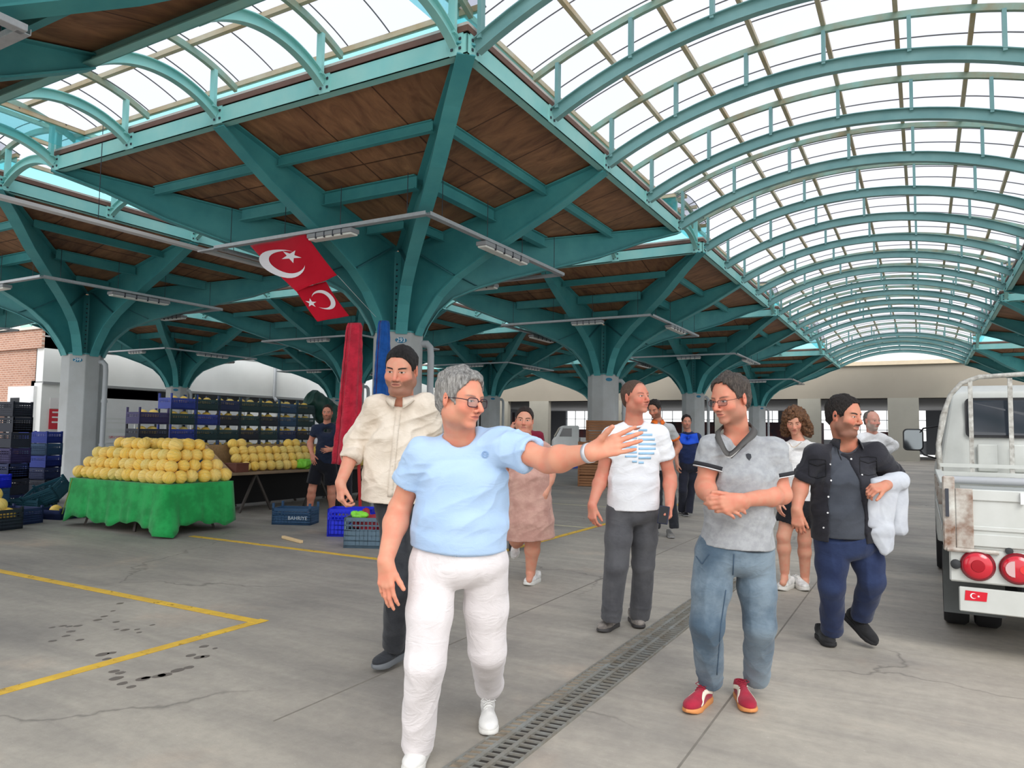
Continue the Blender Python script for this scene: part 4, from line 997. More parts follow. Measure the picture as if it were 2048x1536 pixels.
def shoe(parent, org, heel, toe, upper, sole, lace, L=0.285, name='shoe', up=(0, 0, 1), hi=0.0, strip=None, tongue=None, thick=0.026):
    """heel and toe: points on the sole's underside (world)"""
    heel = np.array(heel, float); toe = np.array(toe, float); y = nrm(toe-heel); x = nrm(np.cross(y, up)); z = np.cross(x, y); s = np.linalg.norm(toe-heel)/L
    M = np.array([x, y, z]); W = lambda a, b_, c: heel+s*(a*x+b_*y+c*z)
    b = Blob(); t = thick
    b.ell(W(0, 0.045, t+0.030), (0.033*s, 0.045*s, 0.042*s), 0.02, M); b.ell(W(0, 0.13, t+0.018), (0.034*s, 0.075*s, 0.036*s), 0.03, M); b.ell(W(0.002, 0.205, t+0.012), (0.046*s, 0.076*s, 0.032*s), 0.03, M)
    b.cone(W(0, 0.055, t+0.045), W(0, 0.050, t+0.072+hi), 0.036*s, 0.035*s, 0.02, side=y, asp=0.85, capb=True)
    b.cone(W(0, 0.052, t+0.062+hi), W(0, 0.048, t+0.13+hi), 0.029*s, 0.032*s, 0.004, side=y, asp=0.85, op='s')
    b.cone(W(0, 0.10, t+0.052), W(0, 0.17, t+0.036), 0.018*s, 0.015*s, 0.02)
    def cutb(X, Y, Z): return -((X-heel[0])*z[0]+(Y-heel[1])*z[1]+(Z-heel[2])*z[2]-(t-0.004)*s)
    b.fn(cutb, heel-0.5, heel+0.5)
    V, F = b.mesh(0.0045)
    u = mesh_obj(name, V, F, upper, parent, org=org)
    out = [(-0.018, 0.005), (-0.032, 0.03), (-0.034, 0.09), (-0.038, 0.15), (-0.047, 0.20), (-0.042, 0.245), (-0.024, 0.274), (0.004, 0.285), (0.032, 0.270), (0.046, 0.235), (0.047, 0.19), (0.038, 0.14), (0.034, 0.09), (0.032, 0.03), (0.018, 0.005), (0, -0.001)]
    m = MB(); rings = []
    for k, (zz, g) in enumerate(((0.0, 0.93), (0.006, 1.0), (t*0.8, 1.02), (t+0.004, 0.97), (t+0.004, 0.7))):
        cx, cy = 0, 0.14; rings.append([W(cx+(a-cx)*g, cy+(b_-cy)*(1-(1-g)*0.35), zz+(0.012*max(0, (b_-0.22)/0.06) if zz < 0.01 else 0)) for a, b_ in out])
    n = len(out); vs = [np.array(p)-org for r_ in rings for p in r_]
    m.add(vs, [(i*n+k, i*n+(k+1) % n, (i+1)*n+(k+1) % n, (i+1)*n+k) for i in range(len(rings)-1) for k in range(n)]+[tuple(range(n))[::-1], tuple((len(rings)-1)*n+k for k in range(n))])
    m.build('sole', sole, u, smooth=True)
    if lace is not None:
        m = MB()
        for k in range(5):
            yy = 0.105+k*0.018; zz = t+0.072-k*0.0068
            m.tube([W(-0.021, yy, zz-0.010)-org, W(-0.008, yy+0.004, zz)-org, W(0.010, yy+0.010, zz)-org, W(0.023, yy+0.014, zz-0.012)-org], 0.0028*s, 5)
        m.tube([W(0, 0.10, t+0.076)-org, W(-0.02, 0.092, t+0.088)-org, W(-0.036, 0.10, t+0.078)-org, W(-0.02, 0.104, t+0.074)-org, W(0, 0.10, t+0.076)-org], 0.0024, 5)
        m.tube([W(0, 0.10, t+0.076)-org, W(0.02, 0.092, t+0.088)-org, W(0.036, 0.10, t+0.076)-org, W(0.02, 0.106, t+0.072)-org, W(0, 0.10, t+0.076)-org], 0.0024, 5)
        m.build('laces', lace, u, smooth='all')
    if strip is not None:
        from mathutils.bvhtree import BVHTree
        bv = BVHTree.FromPolygons([Vector(v) for v in V], [tuple(f) for f in F]); 
        for q in (-1, 1):
            rows = []
            for k in range(15):
                f_ = k/14; yy = 0.045+0.165*f_; zc = t+0.034+0.026*math.sin(f_*PI)*(1-f_*0.3)-0.02*f_+(0.0); hw = 0.010*(0.45+1.0*(1-f_))
                if f_ > 0.85: zc -= 0.006
                row = []
                for e in (-1, -0.33, 0.33, 1):
                    p = Vector(W(q*0.09, yy+e*hw*0.5, zc+e*hw)); hit = bv.ray_cast(p, Vector(-q*x))
                    pt = hit[0] if hit[0] is not None else Vector(W(q*0.035, yy, zc)); row.append(np.array(pt)+q*x*0.0012-org)
                rows.append(row)
            m = MB(); m.grid(rows); m.build('side_stripe', strip, u, smooth='all', solid=0.001)
    return u
# ------------------------------------------------------------ person builder
def VC(r, u, t): return RH*r+UP*u-FWH*t            # right, up, towards the camera
class Person:
    def __init__(s, label, D, foot, group=None, vox=0.006):
        s.D = D; s.org = np.array(ground(*foot)); s.org[2] = 0; s.vox = vox
        s.t = thing('person', label, 'person', tuple(s.org), group=group); s.J = {}
    def p(s, x, y, dd=0.0): return np.array(at(x, y, s.D+dd))
    def joints(s, **kw):
        for k, v in kw.items(): s.J[k] = s.p(*v)
        return s
    def mesh(s, b, name, m, vox=None, rel=1, disp=None, parent=None, attrs=None):
        V, F = b.mesh(vox or s.vox)
        if rel: V = relax(V, F, rel, 0.4)
        if disp is not None: V = disp(V, vnormals(V, F))
        at_ = attrs(V) if attrs else None
        return mesh_obj(name, V, F, m, parent or s.t, at_, s.org)
    def head(s, x, y, dd, yaw, pitch=0, roll=0, sc=1.0, **kw):
        s.hc = s.p(x, y, dd); s.M = head_axes(yaw, pitch, roll); s.hs = sc; s.hkw = kw; return s
    def hp(s, x, y, z): return s.hc+s.hs*(x*s.M[0]+y*s.M[1]+z*s.M[2])
    def body(s, skin, torso=None, arms=(0.050, 0.042, 0.044, 0.029), neck=(0.054, 0.060), hands=None, legs=None, vox=None, hand_s=1.0):
        """one continuous skin surface: head, neck, trunk, arms, hands and, where bare, legs"""
        b = Blob(); J = s.J; add_head(b, s.hc, s.M, s.hs, **s.hkw)
        b.cone(s.hp(0, -0.020, -0.055), J['neck'], neck[0], neck[1], 0.035)
        for q in 'lr': b.cone(J['neck']-UP*0.025, J['s'+q]+(J['neck']-J['s'+q])*0.12-UP*0.03, 0.043, 0.036, 0.03)
        if torso:
            torso = [(torso[0][0]-UP*0.05, torso[0][1]*0.85, torso[0][2])]+list(torso[1:-1])+[(torso[-1][0]+UP*0.04, torso[-1][1]*0.85, torso[-1][2])]
            for (a, ra, ha), (c, rb, hb) in zip(torso, torso[1:]): b.cone(a, c, ra, rb, 0.03, side=RH, asp=ha)
        for q in 'lr':
            if 'e'+q not in J: continue
            arm_skin(b, J['s'+q], J['e'+q], J['w'+q], 1.0, arms)
            if hands and hands.get(q): h = dict(hands[q]); add_hand(b, J['w'+q], h.pop('d'), h.pop('n'), h.pop('t'), h.pop('s', hand_s), **h)
        if legs:
            for q in 'lr':
                if 'k'+q not in J: continue
                h, k, a = J['h'+q], J['k'+q], J['a'+q]; r = legs
                limb(b, [h, k, k+(a-k)*0.3, a], [r[0], r[1], r[2], r[3]], 0.03)
                if len(r) > 4: 
                    f = J['f'+q]; limb(b, [a, f], [r[3]*0.9, 0.03], 0.02)
        hc, M, hs = s.hc, s.M, s.hs
        return s.mesh(b, 'body', skin, vox, rel=0, attrs=lambda V: {'hc': (V-hc) @ M.T/hs})
    def hair(s, m, **kw):
        V, F, L = head_hair(s.hc, s.M, s.hs, **kw); return mesh_obj('hair', V, F, m, s.t, None, s.org)
    def torso_secs(s, secs): return [(s.p(x, y, dd), hw, hd/hw) for (x, y, dd, hw, hd) in secs]
    def shirt(s, name, m, secs, sleeve=0.6, sr=(0.075, 0.068), neck_r=0.066, hemcut=True, vox=None, disp=None, shr=0.062, cuff=None, front_open=None, slope=0.012, neck_at=None, rel=2, fl=1.0, extra=None):
        """trunk as stacked ellipses plus sleeves; sleeve is how far down the arm (1 = elbow, 1.5 = mid forearm)"""
        b = Blob(); J = s.J; T = s.torso_secs(secs); n = len(T); T[0] = (T[0][0]-UP*0.02, T[0][1]*0.88, T[0][2]/0.94)
        for i in range(n-1): b.cone(T[i][0], T[i+1][0], T[i][1], T[i+1][1], 0.02, side=RH, asp=(T[i][2]+T[i+1][2])/2, capb=(i == n-2))
        for q in 'lr':
            sg = J['s'+q]-UP*0.012; b.cone(J['neck']-UP*0.03, sg, 0.055, shr*0.92, 0.05); b.cone(sg, T[0][0]+(sg-T[0][0])*0.35-UP*0.06, shr, shr*1.15, 0.05)
            if 'e'+q not in J: continue
            def end(f): return J['s'+q]+(J['e'+q]-J['s'+q])*f if f <= 1 else J['e'+q]+(J['w'+q]-J['e'+q])*(f-1)
            f = sleeve[q] if isinstance(sleeve, dict) else sleeve
            if f <= 1: b.cone(sg, end(f), sr[0]*0.9, sr[1], 0.03, capb=True)
            else:
                b.cone(sg, J['e'+q], sr[0], (sr[0]+sr[1])/2, 0.03); b.cone(J['e'+q], end(f), (sr[0]+sr[1])/2, sr[1], 0.02, capb=True)
            if cuff: b.cone(end(f-cuff[0]), end(f), sr[1]+cuff[1], sr[1]+cuff[1]*0.7, 0.004, capa=True, capb=True)
            e = end(f); dr = nrm(e-end(f-0.1)); b.cone(e-dr*0.022, e+dr*0.08, sr[1]-0.012, sr[1]-0.012, 0.004, op='s')
        a = s.hp(0, -0.02, -0.06); d = nrm(a-J['neck']); na = s.p(*neck_at) if neck_at else J['neck']
        b.cone(na-d*0.005, na+d*0.25, neck_r, neck_r*1.15, 0.012, op='s')
        if front_open is not None: front_open(b)
        if hemcut: b.cone(T[-1][0]-nrm(T[-2][0]-T[-1][0])*0.1, T[-1][0]+nrm(T[-2][0]-T[-1][0])*0.03, T[-1][1]-0.017, T[-1][1]-0.017, 0.004, side=RH, asp=T[-1][2], op='s')
        if extra: extra(b)
        J_ = J
        def dd(V, N):
            hz = np.clip(((V-T[-1][0]) @ UP)/0.10, 0.15, 1)[:, None]; N0 = N; N = N*hz
            V = folds(V, N, 0.010*fl, 0.055, nrm(RH*0.9+UP*0.45), seed=s.D)
            V = folds(V, N, 0.016*fl, 0.13, nrm(RH*0.75+UP*0.55), seed=s.D+21, sharp=2.2)
            V = folds(V, N, 0.008*fl, 0.10, nrm(RH*0.8-UP*0.5-FWH*0.2), seed=s.D+3)
            for q in 'lr':
                if 'e'+q in J_: V = folds(V, N, 0.012*fl, 0.035, RH if abs(np.dot(nrm(J_['e'+q]-J_['s'+q]), UP)) > 0.6 else UP, c=J_['s'+q]+(J_['e'+q]-J_['s'+q])*(0.25 if (sleeve if not isinstance(sleeve, dict) else sleeve[q]) < 0.8 else 0.8), rad=0.10, seed=s.D+6)
            V = folds(V, N, 0.008*fl, 0.06, RH, c=T[-1][0]+UP*0.14, rad=0.12, seed=s.D+9)
            return disp(V, N) if disp else V
        return s.mesh(b, name, m, vox, rel=rel, disp=dd)
    def trousers(s, m, waist, rw=(0.19, 0.13), rt=0.092, rk=0.076, ra=0.062, name='trousers', upto=None, fl=1.0, vox=None, drop=0.03, flare=None, hipr=None, belly=None):
        b = Blob(); J = s.J; w_ = s.p(*waist); hm = (J['hl']+J['hr'])/2
        hr = hipr or rw[0]
        b.cone(w_, hm, rw[0], hr, 0.03, side=RH, asp=rw[1]/rw[0], capa=True)
        for q in 'lr':
            h, k, a = J['h'+q], J['k'+q], J.get('a'+q)
            if upto is not None:
                e = h+(k-h)*upto; b.cone(h, e, rt, rk, 0.03, capb=True); d = nrm(k-h); b.cone(e-d*0.03, e+d*0.1, rk-0.012, rk-0.012, 0.004, op='s'); continue
            b.cone(h, h+(k-h)*0.5, rt, (rt+rk)/2, 0.03); b.cone(h+(k-h)*0.5, k, (rt+rk)/2, rk, 0.03)
            e = a-nrm(k-a)*drop; b.cone(k, e, rk, ra, 0.02, capb=True)
        if upto is None:
            for q in 'lr':
                a = J['a'+q]; e = a-nrm(J['k'+q]-a)*drop; d = nrm(J['k'+q]-a); b.cone(e-d*0.08, e+d*0.03, ra-0.010, ra-0.010, 0.004, op='s')
        def dd(V, N):
            V = folds(V, N, 0.008*fl, 0.06, nrm(RH+UP*0.15), c=hm-UP*0.03, rad=0.14, seed=s.D)
            V = folds(V, N, 0.004*fl, 0.09, nrm(RH+UP*0.8), seed=s.D+2)
            for q in 'lr':
                V = folds(V, N, 0.006*fl, 0.09, nrm(RH+UP*0.5), c=J['k'+q], rad=0.12, seed=s.D+5)
                V = folds(V, N, 0.007*fl, 0.09, nrm(J['k'+q]-J['h'+q]), seed=s.D+4, squash=0.2)
                if upto is None: V = folds(V, N, 0.012*fl, 0.05, nrm(RH-UP*0.2), c=J['a'+q]+UP*0.03, rad=0.08, seed=s.D+8, sharp=1.3)
            return V
        return s.mesh(b, name, m, vox, rel=2, disp=dd)
    def shoe(s, heel, toe, *a, **kw):
        """heel and toe as pixels on the floor"""
        h = heel if len(heel) == 3 and kw.pop('w3', False) else np.array(ground(*heel[:2], heel[2] if len(heel) > 2 else 0.0)); t_ = np.array(ground(*toe[:2], toe[2] if len(toe) > 2 else 0.0))
        return shoe(s.t, s.org, h, t_, *a, **kw)
    def shoe_dir(s, toe, ang, *a, L=0.285, lift=0.0, toelift=0.0, **kw):
        """toe pixel on the floor, pointing direction in degrees (0 = to the camera, + = right of photo)"""
        t_ = np.array(ground(*toe)); r_ = math.radians(ang); d = -FWH*math.cos(r_)+RH*math.sin(r_); h = t_-d*L*math.cos(lift); h[2] = L*math.sin(lift); t_[2] = toelift
        return shoe(s.t, s.org, h, t_, *a, L=L, **kw)
    def glasses(s, m, w_=0.026, h=0.017, z=0.0, rim=0.0014, lens=None):
        g = None; mb = MB(); H = lambda x, y, zz: s.hp(x, y, zz)-s.org
        for q in (-1, 1):
            ring = []
            for k in range(21):
                a = 2*PI*k/20; cx, cz = math.cos(a), math.sin(a); e = 0.55
                u = math.copysign(abs(cx)**e, cx)*w_; v = math.copysign(abs(cz)**e, cz)*h
                ring.append(H(q*0.033+u, 0.103-0.010*((u*q+w_)/(2*w_)), z-0.003+v))
            mb.tube(ring, rim, 5, caps=False)
            mb.tube([H(q*(0.033+w_), 0.093, z+0.006), H(q*0.074, 0.07, z+0.008), H(q*0.081, 0.0, z+0.010), H(q*0.080, -0.02, z+0.002)], rim*0.9, 5)
        mb.tube([H(-0.008, 0.104, z+0.003), H(0, 0.108, z+0.006), H(0.008, 0.104, z+0.003)], rim, 5)
        g = mb.build('glasses', m, s.t, smooth='all')
        if lens:
            for q in (-1, 1):
                l = MB(); pts = []
                for k in range(20):
                    a = 2*PI*k/20; cx, cz = math.cos(a), math.sin(a); e = 0.55; u = math.copysign(abs(cx)**e, cx)*w_; v = math.copysign(abs(cz)**e, cz)*h
                    pts.append(H(q*0.033+u, 0.103-0.010*((u*q+w_)/(2*w_)), z-0.003+v))
                l.add(pts, [tuple(range(20))]); l.build('lens', lens, g)
        return g
    def ring(s, c, axis, r, w_, th, m, name, asp=1.0, side=None, parent=None):
        """band around a limb"""
        a = nrm(axis); x = nrm(np.cross(a, side if side is not None else UP)); y = np.cross(a, x); mb = MB(); n = 24; vs = []
        for rr, zz in ((r, -w_/2), (r+th, -w_/2), (r+th, w_/2), (r, w_/2)):
            vs += [c-s.org+x*math.cos(2*PI*k/n)*rr+y*math.sin(2*PI*k/n)*rr*asp+a*zz for k in range(n)]
        mb.add(vs, [(i*n+k, i*n+(k+1) % n, ((i+1) % 4)*n+(k+1) % n, ((i+1) % 4)*n+k) for i in range(4) for k in range(n)]); return mb.build(name, m, parent or s.t, smooth='all')
def surf_patch(tree, org, c, u, v, d, poly, off=0.002, sub=1):
    """lays a flat outline poly (in metres along u, v around c) onto a surface seen along -d; returns points relative to org"""
    pts = []
    for a, b_ in poly:
        p = Vector(c+u*a+v*b_+d*0.4); h = tree.ray_cast(p, Vector(-d)); q = np.array(h[0]) if h[0] is not None else np.array(c+u*a+v*b_); pts.append(q+d*off)
    return pts
def tree_of(o):
    from mathutils.bvhtree import BVHTree
    me = o.data; M_ = Matrix.Translation(o.parent.location) if o.parent else Matrix()
    return BVHTree.FromPolygons([M_ @ v.co for v in me.vertices], [tuple(p.vertices) for p in me.polygons])
def button_row(P_, tree, pts, r, m, parent, name='button'):
    for c in pts:
        h = tree.ray_cast(Vector(c-FWH*0.5), Vector(FWH))
        if h[0] is None: continue
        n = np.array(h[1]); n = n if np.dot(n, -FWH) > 0 else -n; q = np.array(h[0])-P_.org
        x = nrm(np.cross(n, UP)); y = np.cross(n, x); mb = MB(); mb.prism([(math.cos(k*PI/5)*r, math.sin(k*PI/5)*r) for k in range(10)], -0.001, 0.003, lambda u, v, t: q+x*u+y*v+n*t); mb.build(name, m, parent)
def seam(P_, tree, pts, w_, m, parent, name, th=0.0025, n=20):
    """ribbon laid on a garment along a polyline of world points, seen from the camera side"""
    pts = [np.array(p) for p in pts]; Ls = [0]
    for a, b_ in zip(pts, pts[1:]): Ls.append(Ls[-1]+np.linalg.norm(b_-a))
    rows = []
    for k in range(n+1):
        f = Ls[-1]*k/n; i = min(np.searchsorted(Ls, f, 'right')-1, len(pts)-2); t = (f-Ls[i])/(Ls[i+1]-Ls[i]); c = pts[i]*(1-t)+pts[i+1]*t; d = nrm(pts[i+1]-pts[i]); x = nrm(np.cross(d, -FWH)); row = []
        for e in ((-0.5, 0, 0.5) if w_ < 0.06 else np.linspace(-0.5, 0.5, 11)):
            o_ = CAMP; q = c+x*e*w_; dr = nrm(q-o_); h = tree.ray_cast(Vector(o_), Vector(dr)); q2 = np.array(h[0]) if h[0] is not None and np.linalg.norm(np.array(h[0])-q) < 0.25 else q
            row.append(q2-dr*(0.003 if w_ < 0.06 else 0.007)-P_.org)
        rows.append(row)
    mb = MB(); mb.grid(rows); return mb.build(name, m, parent, smooth='all', solid=th)

def neckband(P, pts, m, parent, w_=0.028, stand=0.6, name='collar', th=0.003, closed=True, lean=None):
    """band swept along a smooth curve of world points round the neck; leans outward from the neck"""
    Q = [np.array(p) for p in pts]; n = len(Q); C_ = sum(Q)/n; path = []
    for i in range(n if closed else n-1):
        p0, p1, p2, p3 = (Q[(i-1) % n] if closed or i > 0 else Q[0]), Q[i], Q[(i+1) % n], (Q[(i+2) % n] if closed or i < n-2 else Q[-1])
        for k in range(6):
            t = k/6; path.append(0.5*((2*p1)+(-p0+p2)*t+(2*p0-5*p1+4*p2-p3)*t*t+(-p0+3*p1-3*p2+p3)*t**3))
    path.append(path[0] if closed else Q[-1]); R1, R2, R3 = [], [], []
    for p in path:
        o = p-C_; o[2] = 0; o = nrm(o); R2.append(p+UP*w_*stand-o*0.004-P.org); R1.append(p-UP*0.008-P.org); R3.append(p+o*w_*0.75+UP*w_*stand*0.1-UP*0.012-P.org)
    mb = MB(); mb.grid([R1, R2, R3]); return mb.build(name, m, parent, smooth='all', solid=th)
BLK = mat('black_plastic', (22, 22, 26), 0.35)
NTH = ['first', 'second', 'third', 'fourth', 'fifth', 'sixth', 'seventh', 'eighth', 'ninth', 'tenth', 'eleventh', 'twelfth', 'thirteenth', 'fourteenth', 'fifteenth', 'sixteenth', 'seventeenth', 'eighteenth', 'nineteenth', 'twentieth', 'twenty-first', 'twenty-second', 'twenty-third', 'twenty-fourth']
# ------------------------------------------------------------ melons
def melon_mat():
    m = bpy.data.materials.new('melon_skin'); m.use_nodes = True; nt = m.node_tree; b = nt.nodes['Principled BSDF']; L = nt.links.new
    t = node(nt, 'ShaderNodeTexCoord'); s_ = node(nt, 'ShaderNodeSeparateXYZ'); L(t.outputs['Object'], s_.inputs[0]); x, y = X_(nt, s_.outputs[0]), X_(nt, s_.outputs[1])
    a = x._op('ARCTAN2', y); rib = (a*10)._op('SINE')
    n = node(nt, 'ShaderNodeTexNoise', i_Scale=40.0, i_Detail=5.0); L(t.outputs['Object'], n.inputs['Vector']); nn = X_(nt, n.outputs[0])
    oi = node(nt, 'ShaderNodeObjectInfo'); r_ = X_(nt, oi.outputs['Random'])
    base = cmix(nt, r_, srgb((250, 206, 86)), srgb((246, 214, 122)))
    base = cmix(nt, r_.step(0.85, 0.97)*0.6, base, srgb((222, 202, 110)))
    c = cmix(nt, nn.step(0.45, 0.75)*0.55, base, srgb((250, 226, 150)))
    c = cmix(nt, rib.step(-0.80, -0.98)*0.4*(nn*0.8+0.5), c, srgb((176, 146, 66)))
    L(c, b.inputs['Base Color']); b.inputs['Roughness'].default_value = 0.55
    bp = node(nt, 'ShaderNodeBump', i_Strength=0.25, i_Distance=0.002); L(n.outputs[0], bp.inputs['Height']); L(bp.outputs[0], b.inputs['Normal'])
    return m
MEL = melon_mat()
def melon0():
    mb = MB(); n, mseg = 12, 40; vs = []
    for i in range(n+1):
        ph = PI*i/n; z = -math.cos(ph)*0.088; r0 = math.sin(ph)
        for k in range(mseg):
            a = 2*PI*k/mseg; r = 0.089*r0*(1+0.028*math.cos(10*a)*r0)+0.0005; vs.append((r*math.cos(a), r*math.sin(a), z+(0.004 if i == n else 0)))
    mb.add(vs, [(i*mseg+k, i*mseg+(k+1) % mseg, (i+1)*mseg+(k+1) % mseg, (i+1)*mseg+k) for i in range(n) for k in range(mseg)])
    o = mb.build('melon', MEL, None, smooth='all'); return o
MEL0 = melon0(); _mfirst = [True]; rg = random.Random(11)
def melon(p, label, group, s=1.0):
    o = MEL0 if _mfirst[0] else MEL0.copy()
    if not _mfirst[0]: COL.objects.link(o)
    _mfirst[0] = False
    o.location = p; o.rotation_euler = (rg.uniform(0, 6.3), rg.uniform(0, 0.9) if rg.random() < 0.6 else rg.uniform(0.9, 1.6), rg.uniform(0, 6.3)); k = s*rg.uniform(0.93, 1.06); o.scale = (k, k, k*rg.uniform(0.96, 1.06))
    return tag(o, label, 'melon', group)
# ------------------------------------------------------------ stand one: table under the green cloth
GRN = cloth('green_cloth', (44, 168, 88), (34, 142, 72), vs=5, bump=0.15)
WOOD = mat('raw_wood', (190, 158, 116), 0.7, var=0.3, vscale=4, stretch=(1, 8, 8), bump=0.1)
IRON = mat('dull_iron', (86, 80, 76), 0.6, metal=0.4, var=0.3, vscale=9)
TX0, TX1, TY0, TY1, TZ = -10.62, -8.52, 6.10, 7.12, 0.66
tb = thing('market_table', 'table hidden under a green cloth, thin iron legs showing below', 'table', ((TX0+TX1)/2, (TY0+TY1)/2, 0))
hx, hy = (TX1-TX0)/2-0.04, (TY1-TY0)/2-0.04
MB().box(-hx, hx, -hy, hy, TZ-0.05, TZ-0.01).build('tabletop', WOOD, tb)
for sx in (-0.8, -0.25, 0.25, 0.8):
    for sy in (-1, 1):
        m = MB(); m.bar((sx*hx*0.9, sy*hy*0.6, TZ-0.05), (sx*hx*0.9+0.09*(1 if sx > 0 else -1), sy*hy*0.92, 0.0), 0.03, 0.03); m.build('leg', IRON, tb)
# cloth: top and hanging skirt with folds, corner trailing on the floor
def cloth_skirt():
    cx, cy = (TX0+TX1)/2, (TY0+TY1)/2; per = []; n = 44
    for k in range(n): per.append((-hx-0.05+(2*hx+0.1)*k/n, -hy-0.05, 0, -1))
    for k in range(26): per.append((hx+0.05, -hy-0.05+(2*hy+0.1)*k/26, 1, 0))
    for k in range(n): per.append((hx+0.05-(2*hx+0.1)*k/n, hy+0.05, 0, 1))
    for k in range(26): per.append((-hx-0.05, hy+0.05-(2*hy+0.1)*k/26, -1, 0))
    rows = []; rr = random.Random(5); N = len(per); ph = [rr.uniform(0, 6) for _ in range(6)]
    for j in range(9):
        f = j/8; row = []
        for k, (x, y, nx, ny) in enumerate(per+[per[0]]):
            kk = k % N; u = kk/N*2*PI
            w_ = (math.sin(u*17+ph[0])+0.7*math.sin(u*29+ph[1])+0.5*math.sin(u*43+ph[2]))*0.012*f
            hem = 0.11+0.035*math.sin(u*6+ph[3])+0.02*math.sin(u*19+ph[4])
            dc = min(abs(kk-n), 99); cor = max(0, 1-dc/4.5); hem = hem*(1-cor)+0.012*cor; dl = min(kk, N-kk); cl = max(0, 1-dl/2.5); hem = hem*(1-cl)+0.05*cl
            fl = (cor*0.20+cl*0.08)*f**2; zz = TZ+0.004-(TZ-hem)*f
            fx, fy = (0.5 if cor > 0 else 0)+nx, ny+(-0.6 if cor > 0 else 0)
            row.append((x+nx*(0.012+w_+0.05*f)+fx*fl*0.7, y+ny*(0.012+w_+0.05*f)+fy*fl*0.5, zz))
        rows.append(row)
    return rows
cl = thing('green_tablecloth', 'bright green cloth hanging round the melon table to the floor', 'cloth', ((TX0+TX1)/2, (TY0+TY1)/2, 0))
m = MB(); m.grid(cloth_skirt()); m.build('skirt', GRN, cl, smooth='all', solid=0.006)
MB().box(-hx-0.06, hx+0.06, -hy-0.06, hy+0.06, TZ-0.008, TZ+0.004).build('cloth_top', GRN, cl)
m = MB(); a = np.array((-hx+0.06, -hy-0.09, TZ)); m.tube([a, a+(0, -0.02, -0.06), a+(-0.02, -0.03, -0.2), a+(-0.07, -0.05, -0.38), a+(-0.10, -0.06, -0.5)], 0.008, 6); m.build('cord', mat('olive_cord', (120, 140, 60), 0.8), cl, smooth='all')
# pyramid of melons
nx, ny = 13, 6; px_, py_ = 0.166, 0.176
LAY = ['bottom', 'second', 'third', 'top']
for k in range(4):
    cols, rows_ = nx-k, ny-k
    if k == 3: cols = 10
    x0 = (TX0+TX1)/2-(cols-1)*px_/2; y0 = (TY0+TY1)/2-(rows_-1)*py_/2
    for i in range(cols):
        for j in range(rows_):
            edge = j == 0 or i == cols-1 or i == 0 or (k == 3 and j < 3) or (k < 3 and j == 0)
            if not edge: continue
            if k == 3 and rg.random() < 0.22: continue
            if k < 3 and i == 0 and j > 3: continue
            melon((x0+i*px_+rg.uniform(-.008, .008), y0+j*py_+rg.uniform(-.012, .012), TZ+0.09+k*0.137+rg.uniform(-.004, .004)), ('melon in the %s layer on the green cloth, ' % LAY[k])+(('front row, %s from the left' % NTH[i]) if j == 0 else ('right side, %s back from the corner' % NTH[j]) if i == cols-1 else ('left end, %s back' % NTH[j]) if i == 0 else ('%s from left, %s row back' % (NTH[i], NTH[j]))), 'melons of the %s layer on the green cloth' % LAY[k])
# ------------------------------------------------------------ stand two: long trestle table behind
LX0, LX1, LY0, LY1, LZ = -10.95, -9.82, 8.15, 12.6, 0.68
lt = thing('trestle_table', 'long wooden trestle table of melons with a black skirt behind', 'table', ((LX0+LX1)/2, (LY0+LY1)/2, 0))
h1, h2 = (LX1-LX0)/2, (LY1-LY0)/2
MB().box(-h1, h1, -h2, h2, LZ-0.05, LZ).build('tabletop', mat('worn_plank', (150, 128, 104), 0.7, var=0.35, vscale=3, stretch=(6, 1, 6)), lt, bevel=0.006)
MB().box(-h1+0.25, -h1+0.27, -h2, h2+0.3, 0.06, LZ-0.05).build('black_skirt', mat('black_sheet', (18, 18, 20), 0.7), lt)
for y in (-1.55, -0.1, 1.35):
    for sx in (-1, 1):
        tr_ = MB(); tr_.bar((sx*h1*0.75, y, LZ-0.05), (sx*h1*0.8, y-0.34, 0), 0.035, 0.035); tr_.build('leg', IRON, lt)
        tr_ = MB(); tr_.bar((sx*h1*0.75, y, LZ-0.05), (sx*h1*0.8, y+0.34, 0), 0.035, 0.035); tr_.build('leg', IRON, lt)
m = MB(); m.bar((-h1*0.7, -1.9, 0.07), (-h1*0.7, 1.9, 0.07), 0.03, 0.03); m.build('foot_rail', IRON, lt)
for k in range(4):
    cols = 24-k; x1 = LX1-0.13-k*0.15
    for i in range(cols):
        y = LY0+0.28+k*0.09+i*0.178
        if k == 3 and rg.random() < 0.55: continue
        if k == 0 and i < 1: continue
        for j in range(1 if k else 1):
            melon((x1-j*0.17+rg.uniform(-.01, .01), y+rg.uniform(-.01, .01), LZ+0.088+k*0.122), 'pale melon in the %s row on the trestle table, %s from its near end' % (LAY[k], NTH[i]), 'melons of the %s row on the trestle table' % LAY[k])
